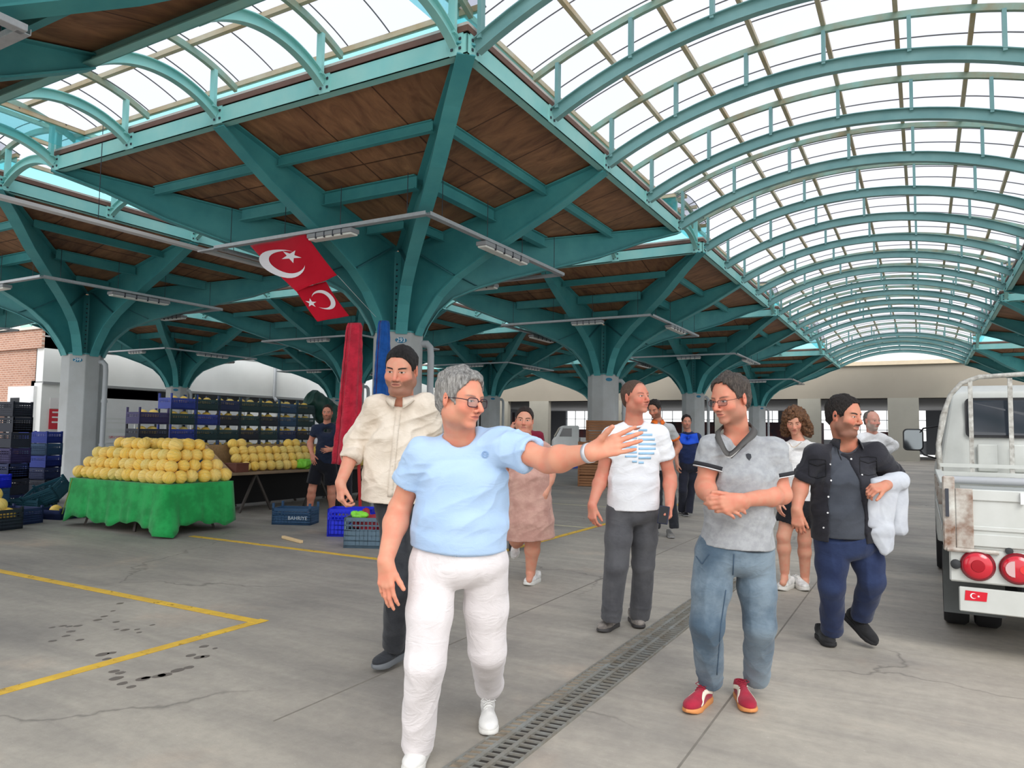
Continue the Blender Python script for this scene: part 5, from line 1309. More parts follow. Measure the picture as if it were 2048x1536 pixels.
# slanting support board below those rows
MB().add([(LX1-0.02, LY0+0.1, LZ), (LX1-0.02, LY1-0.1, LZ), (LX0+0.42, LY1-0.1, LZ+0.44), (LX0+0.42, LY0+0.1, LZ+0.44), (LX0+0.3, LY0+0.1, LZ), (LX0+0.3, LY1-0.1, LZ)], [(3, 2, 5, 4), (0, 3, 4), (1, 5, 2)]).build('end_boards', WOOD, None)
o = bpy.data.objects['end_boards']; o.name = 'display_board'; o['label'] = 'wooden board propping the melon rows on the trestle table'; o['category'] = 'board'
bx = thing('cardboard_box', 'small brown box at the corner between the two melon tables', 'box', (-9.98, 8.42, LZ), 0.1)
MB().box(-0.15, 0.15, -0.14, 0.14, 0, 0.14).build('box_body', mat('brown_card', (112, 64, 50), 0.7, var=0.2), bx, bevel=0.006); MB().box(-0.155, 0.155, -0.145, 0.145, 0.13, 0.15).build('lid', mat('brown_card', (112, 64, 50)), bx)
def rag(name, label, cat, c, size, m, seed=0, flat=0.35, vox=0.012):
    b = Blob(); r_ = random.Random(seed)
    for k in range(6): 
        a = r_.uniform(0, 6.28); rr = r_.uniform(0.1, 0.9); b.ell((c[0]+math.cos(a)*rr*size[0]*0.6, c[1]+math.sin(a)*rr*size[1]*0.6, c[2]+size[2]*r_.uniform(0.35, 0.6)), (size[0]*r_.uniform(0.4, 0.6), size[1]*r_.uniform(0.4, 0.6), size[2]*r_.uniform(0.3, 0.55)), 0.03)
    V, F = b.mesh(vox); N = vnormals(V, F); V = folds(V, N, size[2]*0.5, max(size)*0.22, (1, 0.5, 0.1), seed=seed); V[:, 2] = np.maximum(V[:, 2], c[2]+0.001)
    o = mesh_obj(name, V, F, m); return tag(o, label, cat)
rag('plastic_bag', 'crumpled lime green plastic bag on the long trestle table', 'bag', (LX1-0.12, 9.95, LZ), (0.15, 0.30, 0.16), mat('lime_plastic', (132, 214, 62), 0.4), 4)
# ------------------------------------------------------------ crates
CC = {'navy': (38, 52, 96), 'teal': (36, 84, 100), 'dark': (40, 46, 60), 'green': (34, 66, 70), 'blue': (44, 66, 160), 'bright': (22, 44, 226), 'greyblue': (92, 116, 132), 'purple': (58, 52, 100), 'steel': (48, 84, 120)}
def make_crate(col, L=0.58, W=0.38, H=0.26, post=0.05, tall=False):
    c = thing('plastic_crate', 'x', 'crate'); m = mat('crate_'+col, CC[col], 0.5, var=0.18, vscale=6, rnd=0.0)
    MB().box(-L/2, L/2, -W/2, W/2, 0.0, 0.02).build('base', m, c)
    for sx, sy, ln in ((0, -1, L), (0, 1, L), (-1, 0, W), (1, 0, W)):
        p = MB(); t = 0.010; P = (lambda u, z0, z1, u1, th=t: (p.box(u, u1, sy*(W/2)-(th if sy > 0 else 0), sy*(W/2)+(th if sy < 0 else 0), z0, z1) if sy else p.box(sx*(L/2)-(th if sx > 0 else 0), sx*(L/2)+(th if sx < 0 else 0), u, u1, z0, z1)))
        top = H-(0.0 if sy else 0.0)
        P(-ln/2, 0.0, 0.035, ln/2); P(-ln/2, top-0.045, top, ln/2, 0.016)
        P(-ln/2+0.01, 0.02, top*0.62, ln/2-0.01, 0.003)
        nr = 5
        for k in range(1, nr): z = 0.02+(top-0.06)*k/nr; P(-ln/2, z, z+0.016, ln/2, 0.012)
        nv = int(ln/0.045)
        for k in range(nv+1): u = -ln/2+ln*k/nv; P(max(-ln/2, u-0.005), 0.02, top-0.03, min(ln/2, u+0.005), 0.006)
        p.build('side_panel' if sy else 'end_panel', m, c)
    for sx in (-1, 1):
        for sy in (-1, 1):
            p = MB(); p.box(sx*L/2-(0.03 if sx > 0 else 0), sx*L/2+(0.03 if sx < 0 else 0), sy*W/2-(0.03 if sy > 0 else 0), sy*W/2+(0.03 if sy < 0 else 0), 0, H+post); p.build('corner_post', m, c)
    return c
CR0 = {}
def crate(col, loc, rz, label, group=None, rot=None, H=0.26, post=0.03):
    key = (col, H, post)
    if key not in CR0: CR0[key] = make_crate(col, H=H, post=post); o = CR0[key]
    else: o = copy_tree(CR0[key])
    o.location = loc; o.rotation_euler = rot or (0, 0, rz); return tag(o, label, 'crate', group)
ORD = ['lowest', 'second', 'third', 'fourth', 'fifth', 'sixth', 'top']
cols7 = [('blue', 'green', 'navy', 'green', 'green', 'steel', 'green')]
SIDE = ['steel', 'green', 'dark', 'navy', 'blue', 'navy', 'blue']
palette = [['dark', 'dark', 'navy', 'dark', 'dark', 'purple'], ['navy', 'dark', 'purple', 'dark', 'blue', 'green', 'blue'], ['dark', 'green', 'steel', 'purple', 'green', 'blue', 'green'], ['navy', 'dark', 'green', 'steel', 'green', 'dark', 'navy'], ['dark', 'green', 'dark', 'dark', 'dark', 'green', 'green'], ['dark', 'navy', 'dark', 'dark', 'green', 'dark', 'green'], ['navy', 'steel', 'navy', 'steel', 'navy', 'steel', 'steel'], ['dark', 'green', 'green', 'green', 'dark', 'green', 'green']]
SS = ['short left stack behind the tables', 'stack beside the short one', 'third stack from the left', 'fourth stack from the left', 'fifth stack behind the tables', 'third stack from the right', 'second stack from the right', 'stack beside the green tarpaulin']
SN = ['short left-hand stack', 'stack next to the short one, its top crate royal blue', 'third stack from the left', 'fourth stack from the left', 'middle stack right of the grey column', 'third stack from the right', 'second stack from the right', 'right-hand stack by the green tarpaulin']
for s_ in range(8):
    y = 8.50+s_*0.52 if s_ else 8.32; x = -12.35
    if s_ == 0: x = -12.05
    for k, col in enumerate(palette[s_]):
        o = crate(col, (x, y if s_ else y-0.12, k*0.292), PI/2, '%s melon crate, %s in the %s' % ({'dark': 'dark grey', 'green': 'dark green', 'navy': 'navy', 'steel': 'steel blue', 'blue': 'royal blue', 'purple': 'purple'}[col], ORD[k] if k < len(palette[s_])-1 else 'topmost', SS[s_]), 'stacked crates of melons behind the tables', H=0.205, post=0.085)
        if k >= (2 if s_ else 2):
            for q, sd in ((-0.16, 'left'), (0.06, 'right')):
                melon((x+0.08, o.location[1]+q+rg.uniform(-.02, .02), k*0.292+0.165), '%s melon in %s crate of the %s' % (sd, 'topmost' if k == len(palette[s_])-1 else ORD[k], SS[s_]), 'melons in the stacked crates behind the tables')
b = Blob(); yy = 12.55
b.cone((-12.3, yy, 2.05), (-12.2, yy+0.35, 1.75), 0.22, 0.25, 0.05); b.cone((-12.2, yy+0.35, 1.75), (-12.0, yy+0.5, 1.2), 0.25, 0.16, 0.1); b.cone((-12.0, yy+0.5, 1.2), (-12.05, yy+0.35, 0.5), 0.16, 0.2, 0.1); b.cone((-12.05, yy+0.35, 0.5), (-12.1, yy+0.3, 0.15), 0.2, 0.22, 0.05)
V, F = b.mesh(0.02); N = vnormals(V, F); V = folds(V, N, 0.09, 0.16, (0.2, 0.3, 1), seed=2); V[:, 2] = np.maximum(V[:, 2], 0.001); o = mesh_obj('tarpaulin', V, F, mat('dark_green_tarp', (34, 74, 66), 0.5, var=0.2)); tag(o, 'dark green tarpaulin hanging at the end of the crate stacks', 'tarpaulin')
# crates at the left edge
def stack(x, y, rz, cols, H, what, grp):
    z = 0
    for k, col in enumerate(cols):
        nm = {'dark': 'dark grey', 'green': 'dark green', 'navy': 'navy', 'steel': 'steel blue', 'blue': 'royal blue', 'purple': 'purple', 'bright': 'bright blue', 'teal': 'teal'}[col]
        crate(col, (x+rg.uniform(-.01, .01), y+rg.uniform(-.01, .01), z), rz+rg.uniform(-.03, .03), '%s empty crate, %s in the %s' % (nm, 'topmost' if k == len(cols)-1 else ORD[k], what), grp, H=H, post=0.012); z += H+0.012
stack(-14.10, 7.50, 0.35, ['dark', 'dark', 'navy', 'blue', 'steel', 'blue'], 0.205, 'stack just left of the grey column', 'empty crates stacked at the left edge')
stack(-13.45, 6.62, 0.25, ['navy', 'dark', 'navy', 'purple', 'dark', 'dark', 'dark'], 0.245, 'tall stack at the left edge', 'empty crates stacked at the left edge')
stack(-12.75, 5.98, 0.3, ['steel', 'steel', 'bright'], 0.20, 'low stack in front of the tall one', 'empty crates stacked at the left edge')
crate('teal', (-12.30, 6.75, 0.22), 0, 'teal crate tipped up on its side beside the green cloth', None, rot=(0.5, -0.35, 0.35), H=0.24)
crate('teal', (-12.55, 6.6, 0.0), 0.3, 'teal crate lying flat under the tipped one', None, H=0.22)
crate('navy', (-11.55, 6.42, 0.0), 0.25, 'low navy crate with one melon beside the green cloth', None, H=0.14)
melon((-11.52, 6.40, 0.115), 'single melon lying in the low navy crate by the green cloth', None, 1.05)
crate('dark', (-10.98, 5.30, 0.0), 0.15, 'dark crate heaped with melons at the left edge, nearest the camera', None, H=0.27)
crate('navy', (-11.40, 5.78, 0.0), 0.2, 'navy crate half hidden behind the heaped crate at the left', None, H=0.22)
for q, wh in [((-0.12, -0.08, 0.16), 'near left'), ((0.12, -0.08, 0.16), 'near right'), ((0.12, 0.09, 0.16), 'far right'), ((-0.12, 0.09, 0.16), 'far left'), ((0.08, 0.0, 0.30), 'upper right'), ((-0.10, 0.0, 0.31), 'upper left'), ((-0.02, -0.02, 0.44), 'topmost')]:
    melon((-10.98+q[0], 5.30+q[1], q[2]+0.02), '%s melon heaped in the dark crate at the left edge' % wh, 'melons heaped in the nearest left crate', 1.12)
rag('sacking', 'heap of pale cloth and scraps on the floor between the crates', 'sack', (-11.75, 5.98, 0), (0.20, 0.26, 0.16), cloth('pale_sacking', (206, 194, 180), (120, 100, 84), vs=9), 6)
# crates on the floor in the middle
def crate_text(o, s, size, col=(190, 200, 208), dy=0.0, H=0.26, L=0.58, W=0.38):
    m_ = mat('crate_print_%d' % col[0], col, 0.7); pan = [c for c in o.children if c.name.startswith('side_panel')][0]
    text_mesh(s, size, 'lettering', m_, pan, frame((0.10, -W/2-0.004, 0.10), (1, 0, 0), (0, 0, 1)), extrude=0.0015)
o = crate('steel', (-8.20, 8.05, 0), -0.12+0.55, 'steel blue crate on the floor in front of the trestle table', None, H=0.24, post=0.075); crate_text(o, 'BAHRIYE', 0.075)
o = crate('bright', (-6.72, 7.62, 0), 0.52, 'bright blue crate on the floor below the beige shirt man', None, H=0.36, post=0.0); crate_text(o, 'BAHRIYE', 0.05)
o = crate('greyblue', (-5.88, 7.02, 0), 0.47, 'grey-blue ribbed crate with red contents, nearest of the floor crates', None, H=0.36, post=0.0)
rag('produce', 'dark red produce inside the grey-blue crate', 'produce', (-5.88, 7.02, 0.025), (0.17, 0.13, 0.40), mat('dark_red', (150, 40, 56), 0.5), 9)
rag('plastic_bag', 'red plastic bag heaped on top of the grey-blue crate', 'bag', (-5.80, 7.16, 0.36), (0.12, 0.09, 0.10), mat('red_plastic', (214, 30, 56), 0.4), 3)
rag('plastic_bag', 'lime green plastic bag on the near rim of the grey-blue crate', 'bag', (-5.93, 6.85, 0.355), (0.14, 0.05, 0.06), mat('lime_plastic', (132, 214, 62), 0.4), 8)
crate('navy', (-6.02, 7.95, 0), 0.45, 'navy crate with a melon behind the grey-blue crate', None, H=0.30)
melon((-6.02, 7.92, 0.27), 'melon lying in the navy crate behind the grey-blue crate', None)
crate('dark', (-6.0, 8.7, 0), 0.45, 'dark crate lowest of the two behind the beige shirt man', None, H=0.30); crate('green', (-6.0, 8.7, 0.33), 0.45, 'dark green crate upper of the two behind the beige shirt man', None, H=0.30)
rag('sack', 'grey bundle of sacks on the crates behind the beige shirt', 'sack', (-6.05, 8.65, 0.66), (0.22, 0.18, 0.22), cloth('grey_sacks', (176, 178, 168), (70, 72, 70), vs=14), 12)
st = MB(); a, b_ = ground(566, 1077), ground(603, 1087); st.bar((*a[:2], 0.02), (*b_[:2], 0.02), 0.045, 0.035); o = st.build('wooden_offcut', mat('pale_pine', (226, 196, 150), 0.7, var=0.15), None, bevel=0.004); tag(o, 'short pale wooden offcut lying on the floor before the crates', 'wood')
# ------------------------------------------------------------ closed parasols
def parasol(name, label, base, top, body, col, rad, rz=0):
    t = thing(name, label, 'parasol', tuple(base)); base = np.array(base); top = np.array(top)-base; d = nrm(top)
    m = MB(); m.tube([(0, 0, 0.0), top*0.98], 0.024, 10); m.build('pole', mat('red_pole', (180, 44, 44), 0.5) if col[0] > 100 else GALV, t, smooth=True)
    MB().lathe([(0.20, 0), (0.20, 0.05), (0.05, 0.08), (0.04, 0.16)], (0, 0, 0), 20).build('base', mat('concrete_foot', (130, 126, 120), 0.9), t, smooth=True)
    pts = [np.array(p)-base for p in body]; n = 48; rows = []; x = nrm(np.cross(d, (0, 1, 0))); y = np.cross(d, x); rr = random.Random(int(col[0])); ph = rr.uniform(0, 6)
    for i in range(41):
        f = i/40; c = pts[0]*(1-f)+pts[1]*f; r0 = rad[0]*(1-f)+rad[1]*f; row = []
        for k in range(n+1):
            a = 2*PI*(k % n)/n; r = r0*(1+0.13*math.sin(a*7+ph+f*1.5)+0.05*math.sin(a*13+f*9)+0.03*math.sin(f*60+a*3)); 
            if i == 0: r *= 0.82
            row.append(c+x*math.cos(a)*r+y*math.sin(a)*r)
        rows.append(row)
    m = MB(); m.grid(rows); m.build('canopy_fabric', cloth(name+'_'+str(col[0]), col, tuple(int(v*0.85) for v in col), vs=6, bump=0.5, rough=0.6), t, smooth='all', solid=0.004)
    m = MB(); m.tube([np.array(rows[i][10])+nrm(np.array(rows[i][10])-(pts[0]*(1-i/40)+pts[1]*i/40))*0.004 for i in range(0, 41, 2)], 0.004, 5); m.build('seam_line', mat('dark_red_seam', (110, 20, 34) if col[0] > 100 else (20, 50, 110), 0.8), t)
    return t
parasol('parasol', 'tall closed red parasol standing by the long melon table', at(722, 1042, 10.75)*np.array((1, 1, 0)), at(708, 648, 10.6), (at(709, 646, 10.6), at(693, 925, 10.62)), (206, 42, 66), (0.10, 0.185))
bt = at(768, 642, 11.9); bb_ = np.array((bt[0]-0.01, bt[1]+0.02, 0.0))
parasol('parasol', 'closed blue parasol in front of the column numbered 293', bb_, bt, (bt, (bb_[0]*0.7+bt[0]*0.3, bt[1], 1.35)), (28, 92, 176), (0.085, 0.15))
# ------------------------------------------------------------ flags hung from the cable tray
FR = cloth('flag_red', (196, 14, 42), (186, 10, 38), vs=2, bump=0.05, rough=0.7); FWT = mat('flag_white', (238, 232, 236), 0.8)
def flag(label, A, B, C, D, crescent_c, star_c, flip=1, sag=0.05, group=None, R1=0.25):
    """corners in order: top left, top right, bottom right, bottom left; emblem centres in u, v"""
    A, B, C, D = (np.array(p, float) for p in (A, B, C, D)); org = (A+B)/2; t = thing('flag', label, 'flag', tuple(org), group=group); nn = nrm(np.cross(B-A, D-A)); nn = nn if nn[1] < 0 else -nn
    def S(u, v, off=0.0): return (A*(1-u)+B*u)*(1-v)+(D*(1-u)+C*u)*v-org+nn*(sag*math.sin(PI*v)+0.012*math.sin(u*9+v*5)+off)
    m = MB(); m.grid([[S(u, v) for u in np.linspace(0, 1, 25)] for v in np.linspace(0, 1, 17)]); m.build('cloth_panel', FR, t, smooth='all', solid=0.002)
    asp = np.linalg.norm(B-A)/np.linalg.norm((D-A)); r1, r2, dx = R1, R1*0.8, R1*0.25
    for off in (0.009, -0.009):
        m = MB(); outer, inner = [], []; N_ = 28; a0 = math.acos(min(1, ((r1*r1-r2*r2+dx*dx)/(2*dx*r1)))); b0 = math.atan2(r1*math.sin(a0), r1*math.cos(a0)-dx)
        for k in range(N_+1):
            a = a0+(2*PI-2*a0)*k/N_; outer.append((crescent_c[0]+flip*r1*math.cos(a)/asp, crescent_c[1]-r1*math.sin(a))); b_ = b0+(2*PI-2*b0)*k/N_; inner.append((crescent_c[0]+flip*(dx+r2*math.cos(b_))/asp, crescent_c[1]-r2*math.sin(b_)))
        m.grid([[S(*p, off) for p in outer], [S(*p, off) for p in inner]]); m.build('crescent', FWT, t)
        if star_c:
            m = MB(); P_ = []
            for k in range(10): a = PI+k*PI/5; r = R1*0.50*(1 if k % 2 == 0 else 0.39); P_.append((star_c[0]+flip*r*math.cos(a)/asp, star_c[1]-r*math.sin(a)))
            c = S(*star_c, off); vs = [c]+[S(*p, off) for p in P_]; m.add(vs, [(0, k+1, (k+1) % 10+1) for k in range(10)]); m.build('star', FWT, t)
    return t
flag('red flag with white crescent and star hanging from the cable tray', on_y(500, 491, 8.44), on_y(612, 469, 8.44), at(675, 551, 11.6), at(592, 583, 11.45), (0.27, 0.50), (0.50, 0.42), group=None, R1=0.30)
flag('smaller darker red flag folded below the first, crescent reversed', at(590, 579, 11.50), at(652, 563, 11.75), at(698, 632, 11.9), at(635, 643, 11.6), (0.60, 0.45), (0.20, 0.45), flip=-1, sag=-0.03, R1=0.28)
FL_ = None
m = MB(); m.tube([at(675, 551, 11.6), at(720, 600, 12.2), at(752, 634, 12.8)], 0.004, 4); o = m.build('cord', mat('thin_cord', (210, 214, 214), 0.7)); tag(o, 'thin cord running from the flag corner down to the column', 'cord')
# ------------------------------------------------------------ wooden boxes, far trucks
wbx = mat('crate_wood', (160, 112, 76), 0.75, var=0.35, vscale=5, stretch=(1, 1, 6))
def wood_box(loc, rz, label, n=1):
    t = thing('wooden_box', label, 'box', loc, rz, 'slatted wooden boxes stacked behind the white tee man')
    for s_ in ((-1, 0), (1, 0), (0, -1), (0, 1)):
        for k in range(4):
            z = 0.01+k*0.07; m = MB(); m.bar((s_[0]*0.5-(0.5 if s_[1] else 0), s_[1]*0.36-(0.36 if s_[0] else 0), z+0.03), (s_[0]*0.5+(0.5 if s_[1] else 0), s_[1]*0.36+(0.36 if s_[0] else 0), z+0.03), 0.015, 0.058); m.build('slat', wbx, t)
    for sx in (-1, 1):
        for sy in (-1, 1): MB().box(sx*0.5-0.02, sx*0.5+0.02, sy*0.36-0.02, sy*0.36+0.02, 0, 0.29).build('corner_block', wbx, t)
    return t
w0 = None
for k in range(4):
    for j in range(1):
        lb = 'slatted wooden box, %s of the near stack behind the white tee man' % ['lowest', 'second', 'third', 'topmost'][k]
        if w0 is None: w0 = wood_box((-7.72, 18.55, 0), 0.35, lb)
        else: o = copy_tree(w0); o.location = (-7.72, 18.55, k*0.30); tag(o, lb)
for k in range(6):
    o = copy_tree(w0); o.location = (-7.95, 19.6, k*0.30); tag(o, 'slatted wooden box, %s of the rear taller stack against the column' % ORD[k if k < 5 else 6])
TW = mat('truck_white', (226, 228, 226), 0.4, var=0.08, vscale=2, spec=0.5); GLS = mat('dark_glass', (38, 44, 52), 0.08, spec=0.8); TYR = mat('tyre_rubber', (34, 34, 36), 0.85, var=0.2); 
def wheel(parent, c, r=0.30, w_=0.17, dual=False):
    m = MB(); m.lathe([(r*0.62, -w_/2), (r*0.93, -w_/2), (r, -w_/2+0.025), (r, w_/2-0.025), (r*0.93, w_/2), (r*0.62, w_/2)], c, 28, 'x'); t = m.build('wheel', TYR, parent, smooth=True)
    m = MB(); m.lathe([(0.03, w_/2-0.05), (r*0.6, w_/2-0.07), (r*0.64, w_/2-0.01), (r*0.64, -w_/2+0.01), (r*0.6, -w_/2+0.07), (0.03, -w_/2+0.05)], c, 20, 'x'); m.build('rim', GALV, t, smooth=True)
def far_truck(label, loc, rz):
    t = thing('pickup_truck', label, 'truck', loc, rz)
    prof = [(0, 0.35), (0.02, 0.9), (0.18, 1.15), (0.55, 1.85), (0.75, 1.93), (1.7, 1.95), (1.75, 1.85), (1.75, 0.35)]
    m = MB(); m.prism(prof, -0.8, 0.8, lambda u, v, q: (u, q, v)); m.build('cab', TW, t, bevel=0.04)
    m = MB(); m.prism([(0.42, 1.2), (0.66, 1.75), (1.25, 1.75), (1.25, 1.2)], -0.815, 0.815, lambda u, v, q: (u, q, v)); m.build('side_window', GLS, t)
    m = MB(); m.prism([(0.16, 1.2), (0.50, 1.80), (0.53, 1.80), (0.20, 1.2)], -0.7, 0.7, lambda u, v, q: (u-0.02, q, v)); m.build('windscreen', GLS, t)
    MB().box(1.85, 4.4, -0.82, 0.82, 0.75, 1.15).build('cargo_bed', TW, t); MB().box(0.3, 4.3, -0.4, 0.4, 0.4, 0.72).build('chassis', DARK, t)
    for x in (0.75, 3.6):
        for y in (-0.72, 0.72): 
            m = MB(); m.lathe([(0.2, -0.09), (0.3, -0.08), (0.3, 0.08), (0.2, 0.09)], (x, y, 0.3), 20, 'y'); m.build('wheel', TYR, t, smooth=True)
    return t
far_truck('white small truck parked far back by the end wall, seen behind the outstretched arm', (-22.1, 45.0, 0), 0.52)
MB().box(-0.9, 0.9, -0.5, 0.5, 0, 0.55).build('blue_tub', mat('blue_tub', (40, 84, 190), 0.5), None); o = bpy.data.objects['blue_tub']; o.location = (-13.3, 27.3, 0); tag(o, 'low blue container behind the woman in pink, before the far truck', 'container')
lt_ = thing('stake_truck', 'white stake-sided truck parked behind the column numbered 299', 'truck', (-21.5, 13.4, 0), PI/2)
MB().box(-0.8, 5.6, -0.9, 0.9, 0.55, 0.72).build('bed_floor', mat('dark_red_floor', (90, 60, 60), 0.7), lt_)
for s_ in (-0.92, 0.92):
    for z in (0.78, 1.0, 1.22, 1.50, 1.62):
        MB().box(-0.8, 5.6, s_-0.015, s_+0.015, z, z+(0.12 if z < 1.4 else 0.035)).build('rail', TW, lt_)
    for x in (-0.75, 1.4, 3.5, 5.5): MB().box(x, x+0.06, s_-0.03, s_+0.03, 0.6, 1.66).build('stake', TW, lt_)
MB().box(5.75, 7.4, -0.9, 0.9, 0.4, 2.1).build('cab', TW, lt_, bevel=0.08)
m = MB(); m.box(-0.6, 2.3, -0.945, -0.93, 1.06, 1.13); m.build('red_lettering_band', mat('faded_red', (196, 70, 84), 0.6, var=0.6, vscale=30, col2=(226, 226, 226)), lt_)
for x in (0.5, 6.4):
    for y in (-0.75, 0.75): m = MB(); m.lathe([(0.2, -0.12), (0.38, -0.1), (0.38, 0.1), (0.2, 0.12)], (x, y, 0.38), 20, 'y'); m.build('wheel', TYR, lt_, smooth=True)
# ------------------------------------------------------------ the white pick-up at the right
def truck():
    t = thing('pickup_truck', 'old white pick-up truck with drop-side bed, seen from behind at right', 'truck', (0.10, 5.60, 0)); W = 1.66
    TP = mat('scratched_white_paint', (204, 206, 202), 0.42, var=0.35, vscale=2.2, col2=(184, 186, 180), detail=8, spec=0.5)
    RU = mat('chipped_paint', (214, 214, 206), 0.6, var=0.8, vscale=9, col2=(120, 84, 62), detail=9)
    CH = mat('worn_white_tube', (206, 206, 200), 0.5, var=0.8, vscale=22, col2=(138, 132, 124), detail=8)
    BL = 2.45; z0, z1 = 0.70, 1.10
    MB().box(0.02, W-0.02, 0.03, BL, z0, z0+0.05).build('bed_floor', TP, t)
    # tailgate: pressed panel with a ridge
    g = MB(); g.box(0.10, W-0.10, 0.0, 0.03, z0, z1-0.02); g.box(0.10, W-0.10, -0.015, 0.0, z0+0.02, z0+0.10); g.box(0.10, W-0.10, -0.012, 0.0, z1-0.09, z1-0.02); g.box(0.10, W-0.10, -0.010, 0.0, z0+0.12, z0+0.15)
    g.build('tailgate', TP, t, bevel=0.006)
    MB().box(0.42, 0.44, -0.03, 0.0, z1-0.10, z1-0.03).build('gate_hook', WHITE, t)
    for x in (0.0, W-0.07):
        c = MB(); c.box(x, x+0.07, -0.02, 0.05, z0-0.02, z1+0.06); o = c.build('corner_post', RU, t, bevel=0.008)
        q = MB(); q.box(x+0.015, x+0.035, -0.035, -0.02, z0+0.2, z1-0.02); q.build('latch', BOLT, o)
    for x in (0.07, W-0.20): 
        c = MB(); c.box(x+0.002, x+0.098, -0.021, 0.02, z0+0.003, z1-0.017); c.build('gate_end_plate', RU, t, bevel=0.004)
    MB().tube([(0.02, -0.02, z0-0.01), (0.30, -0.02, z0-0.01)], 0.014, 8).build('hinge_bar', RU, t, smooth=True)
    for x, nm in ((0.0, 'bed_side'), (W-0.03, 'bed_side')):
        s_ = MB(); s_.box(x, x+0.03, 0.05, BL, z0, z1); s_.box(x-0.012, x+0.042, 0.05, BL, z1-0.03, z1+0.015); s_.box(x-0.01 if x < 0.5 else x+0.03, x if x < 0.5 else x+0.04, 0.05, BL, z0+0.10, z0+0.14)
        o = s_.build(nm, TP, t, bevel=0.005)
        for y in np.arange(0.2, BL-0.1, 0.28): 
            q = MB(); q.box(x-0.02, x, y, y+0.05, z1-0.14, z1-0.02); q.build('tie_hook', RU, o)
    # inner tail rail
    MB().box(0.10, W-0.10, 0.03, 0.07, z1-0.03, z1+0.0).build('inner_rail', mat('bed_rail_grey', (150, 154, 154), 0.5), t)
    # light panel
    MB().box(0.03, W-0.03, -0.005, 0.02, 0.485, 0.70).build('light_panel', TP, t, bevel=0.01)
    MB().box(0.08, W-0.08, 0.0, 0.02, 0.30, 0.455).build('lower_panel', TP, t, bevel=0.006)
    MB().box(0.085, 0.095, -0.002, 0.0, 0.30, 0.455)
    def lamp(x, clear):
        m = MB(); m.lathe([(0.092, 0.0), (0.098, -0.012), (0.088, -0.03)], (x, -0.005, 0.600), 32, 'y'); o = m.build('tail_light', mat('lamp_ring', (120, 16, 30), 0.35), t, smooth=True)
        m = MB(); m.lathe([(0.082, -0.028), (0.075, -0.036), (0.04, -0.042), (0.005, -0.044)], (x, -0.005, 0.600), 32, 'y'); m.build('lens', mat('red_lens', (196, 22, 44), 0.15, spec=0.8), o, smooth=True)
        if clear:
            m = MB(); m.prism([(0.05*math.cos(a)-0.028, 0.05*math.sin(a)) for a in np.linspace(PI/2, 1.5*PI, 10)], 0, 0.004, lambda u, v, q: (x+u+0.012, -0.048-q, 0.600+v)); m.build('reversing_lens', mat('clear_lens', (206, 170, 170), 0.2), o)
            m = MB(); m.prism([(0.026*math.cos(a), 0.026*math.sin(a)) for a in np.linspace(0, 2*PI, 17)[:-1]], 0, 0.004, lambda u, v, q: (x+0.035+u, -0.048-q, 0.600+v)); m.build('indicator_lens', mat('orange_red_lens', (224, 60, 60), 0.2), o)
        else:
            m = MB(); m.lathe([(0.040, -0.040), (0.036, -0.047), (0.005, -0.048)], (x, -0.005, 0.600), 24, 'y'); m.build('inner_lens', mat('deep_red_lens', (160, 10, 30), 0.2), o, smooth=True)
    lamp(0.185, False); lamp(0.395, True); lamp(W-0.185, False); lamp(W-0.395, True)
    m = MB(); m.lathe([(0.030, 0.0), (0.030, -0.02), (0.012, -0.03)], (0.065, -0.005, 0.597), 16, 'y'); m.build('rubber_stop', mat('black_rubber', (50, 52, 54), 0.7), t, smooth=True)
    m = MB(); m.lathe([(0.022, 0.0), (0.022, -0.012), (0.010, -0.015)], (0.355, -0.005, 0.705), 14, 'y'); m.build('rubber_buffer', mat('black_rubber', (50, 52, 54), 0.7), t, smooth=True)
    # little flag sticker
    st_ = MB(); st_.add([(0.115, -0.003, 0.435), (0.235, -0.003, 0.432), (0.228, -0.003, 0.375), (0.110, -0.003, 0.372)], [(0, 1, 2, 3)]); so_ = st_.build('flag_sticker', mat('sticker_red', (206, 20, 44), 0.4), t, solid=0.001)
    cr = MB(); o_ = []; i_ = []
    for k in range(21):
        a = 0.55+(2*PI-1.1)*k/20; o_.append((0.158+0.018*math.cos(a), -0.0045, 0.404+0.018*math.sin(a))); i_.append((0.1625+0.0145*math.cos(a*1.0), -0.0045, 0.404+0.0145*math.sin(a)))
    cr.grid([o_, i_]); cr.build('crescent', WHITE, so_)
    s2 = MB(); c_ = (0.186, -0.0045, 0.404); vs = [c_]+[(c_[0]+(0.009 if k % 2 == 0 else 0.0035)*math.cos(PI+k*PI/5), -0.0045, c_[2]+(0.009 if k % 2 == 0 else 0.0035)*math.sin(PI+k*PI/5)) for k in range(10)]
    s2.add(vs, [(0, k+1, (k+1) % 10+1) for k in range(10)]); s2.build('star', WHITE, so_)
    # chassis and wheels
    MB().box(0.42, 0.50, 0.05, 4.2, 0.42, 0.68).build('chassis_rail', DARK, t); MB().box(W-0.50, W-0.42, 0.05, 4.2, 0.42, 0.68).build('chassis_rail', DARK, t)
    for x in (0.09, 0.29, W-0.09, W-0.29): wheel(t, (x, 1.05, 0.29), 0.29, 0.16)
    for x in (0.08, W-0.08): wheel(t, (x, 3.75, 0.29), 0.29, 0.16)
    MB().tube([(0.1, 1.05, 0.29), (W-0.1, 1.05, 0.29)], 0.05, 10).build('axle', DARK, t, smooth=True)
    for x in (0.0, W-0.36): MB().box(x, x+0.36, 0.42, 0.44, 0.20, 0.66).build('mudflap', mat('grey_mudflap', (96, 100, 100), 0.7, var=0.3), t)
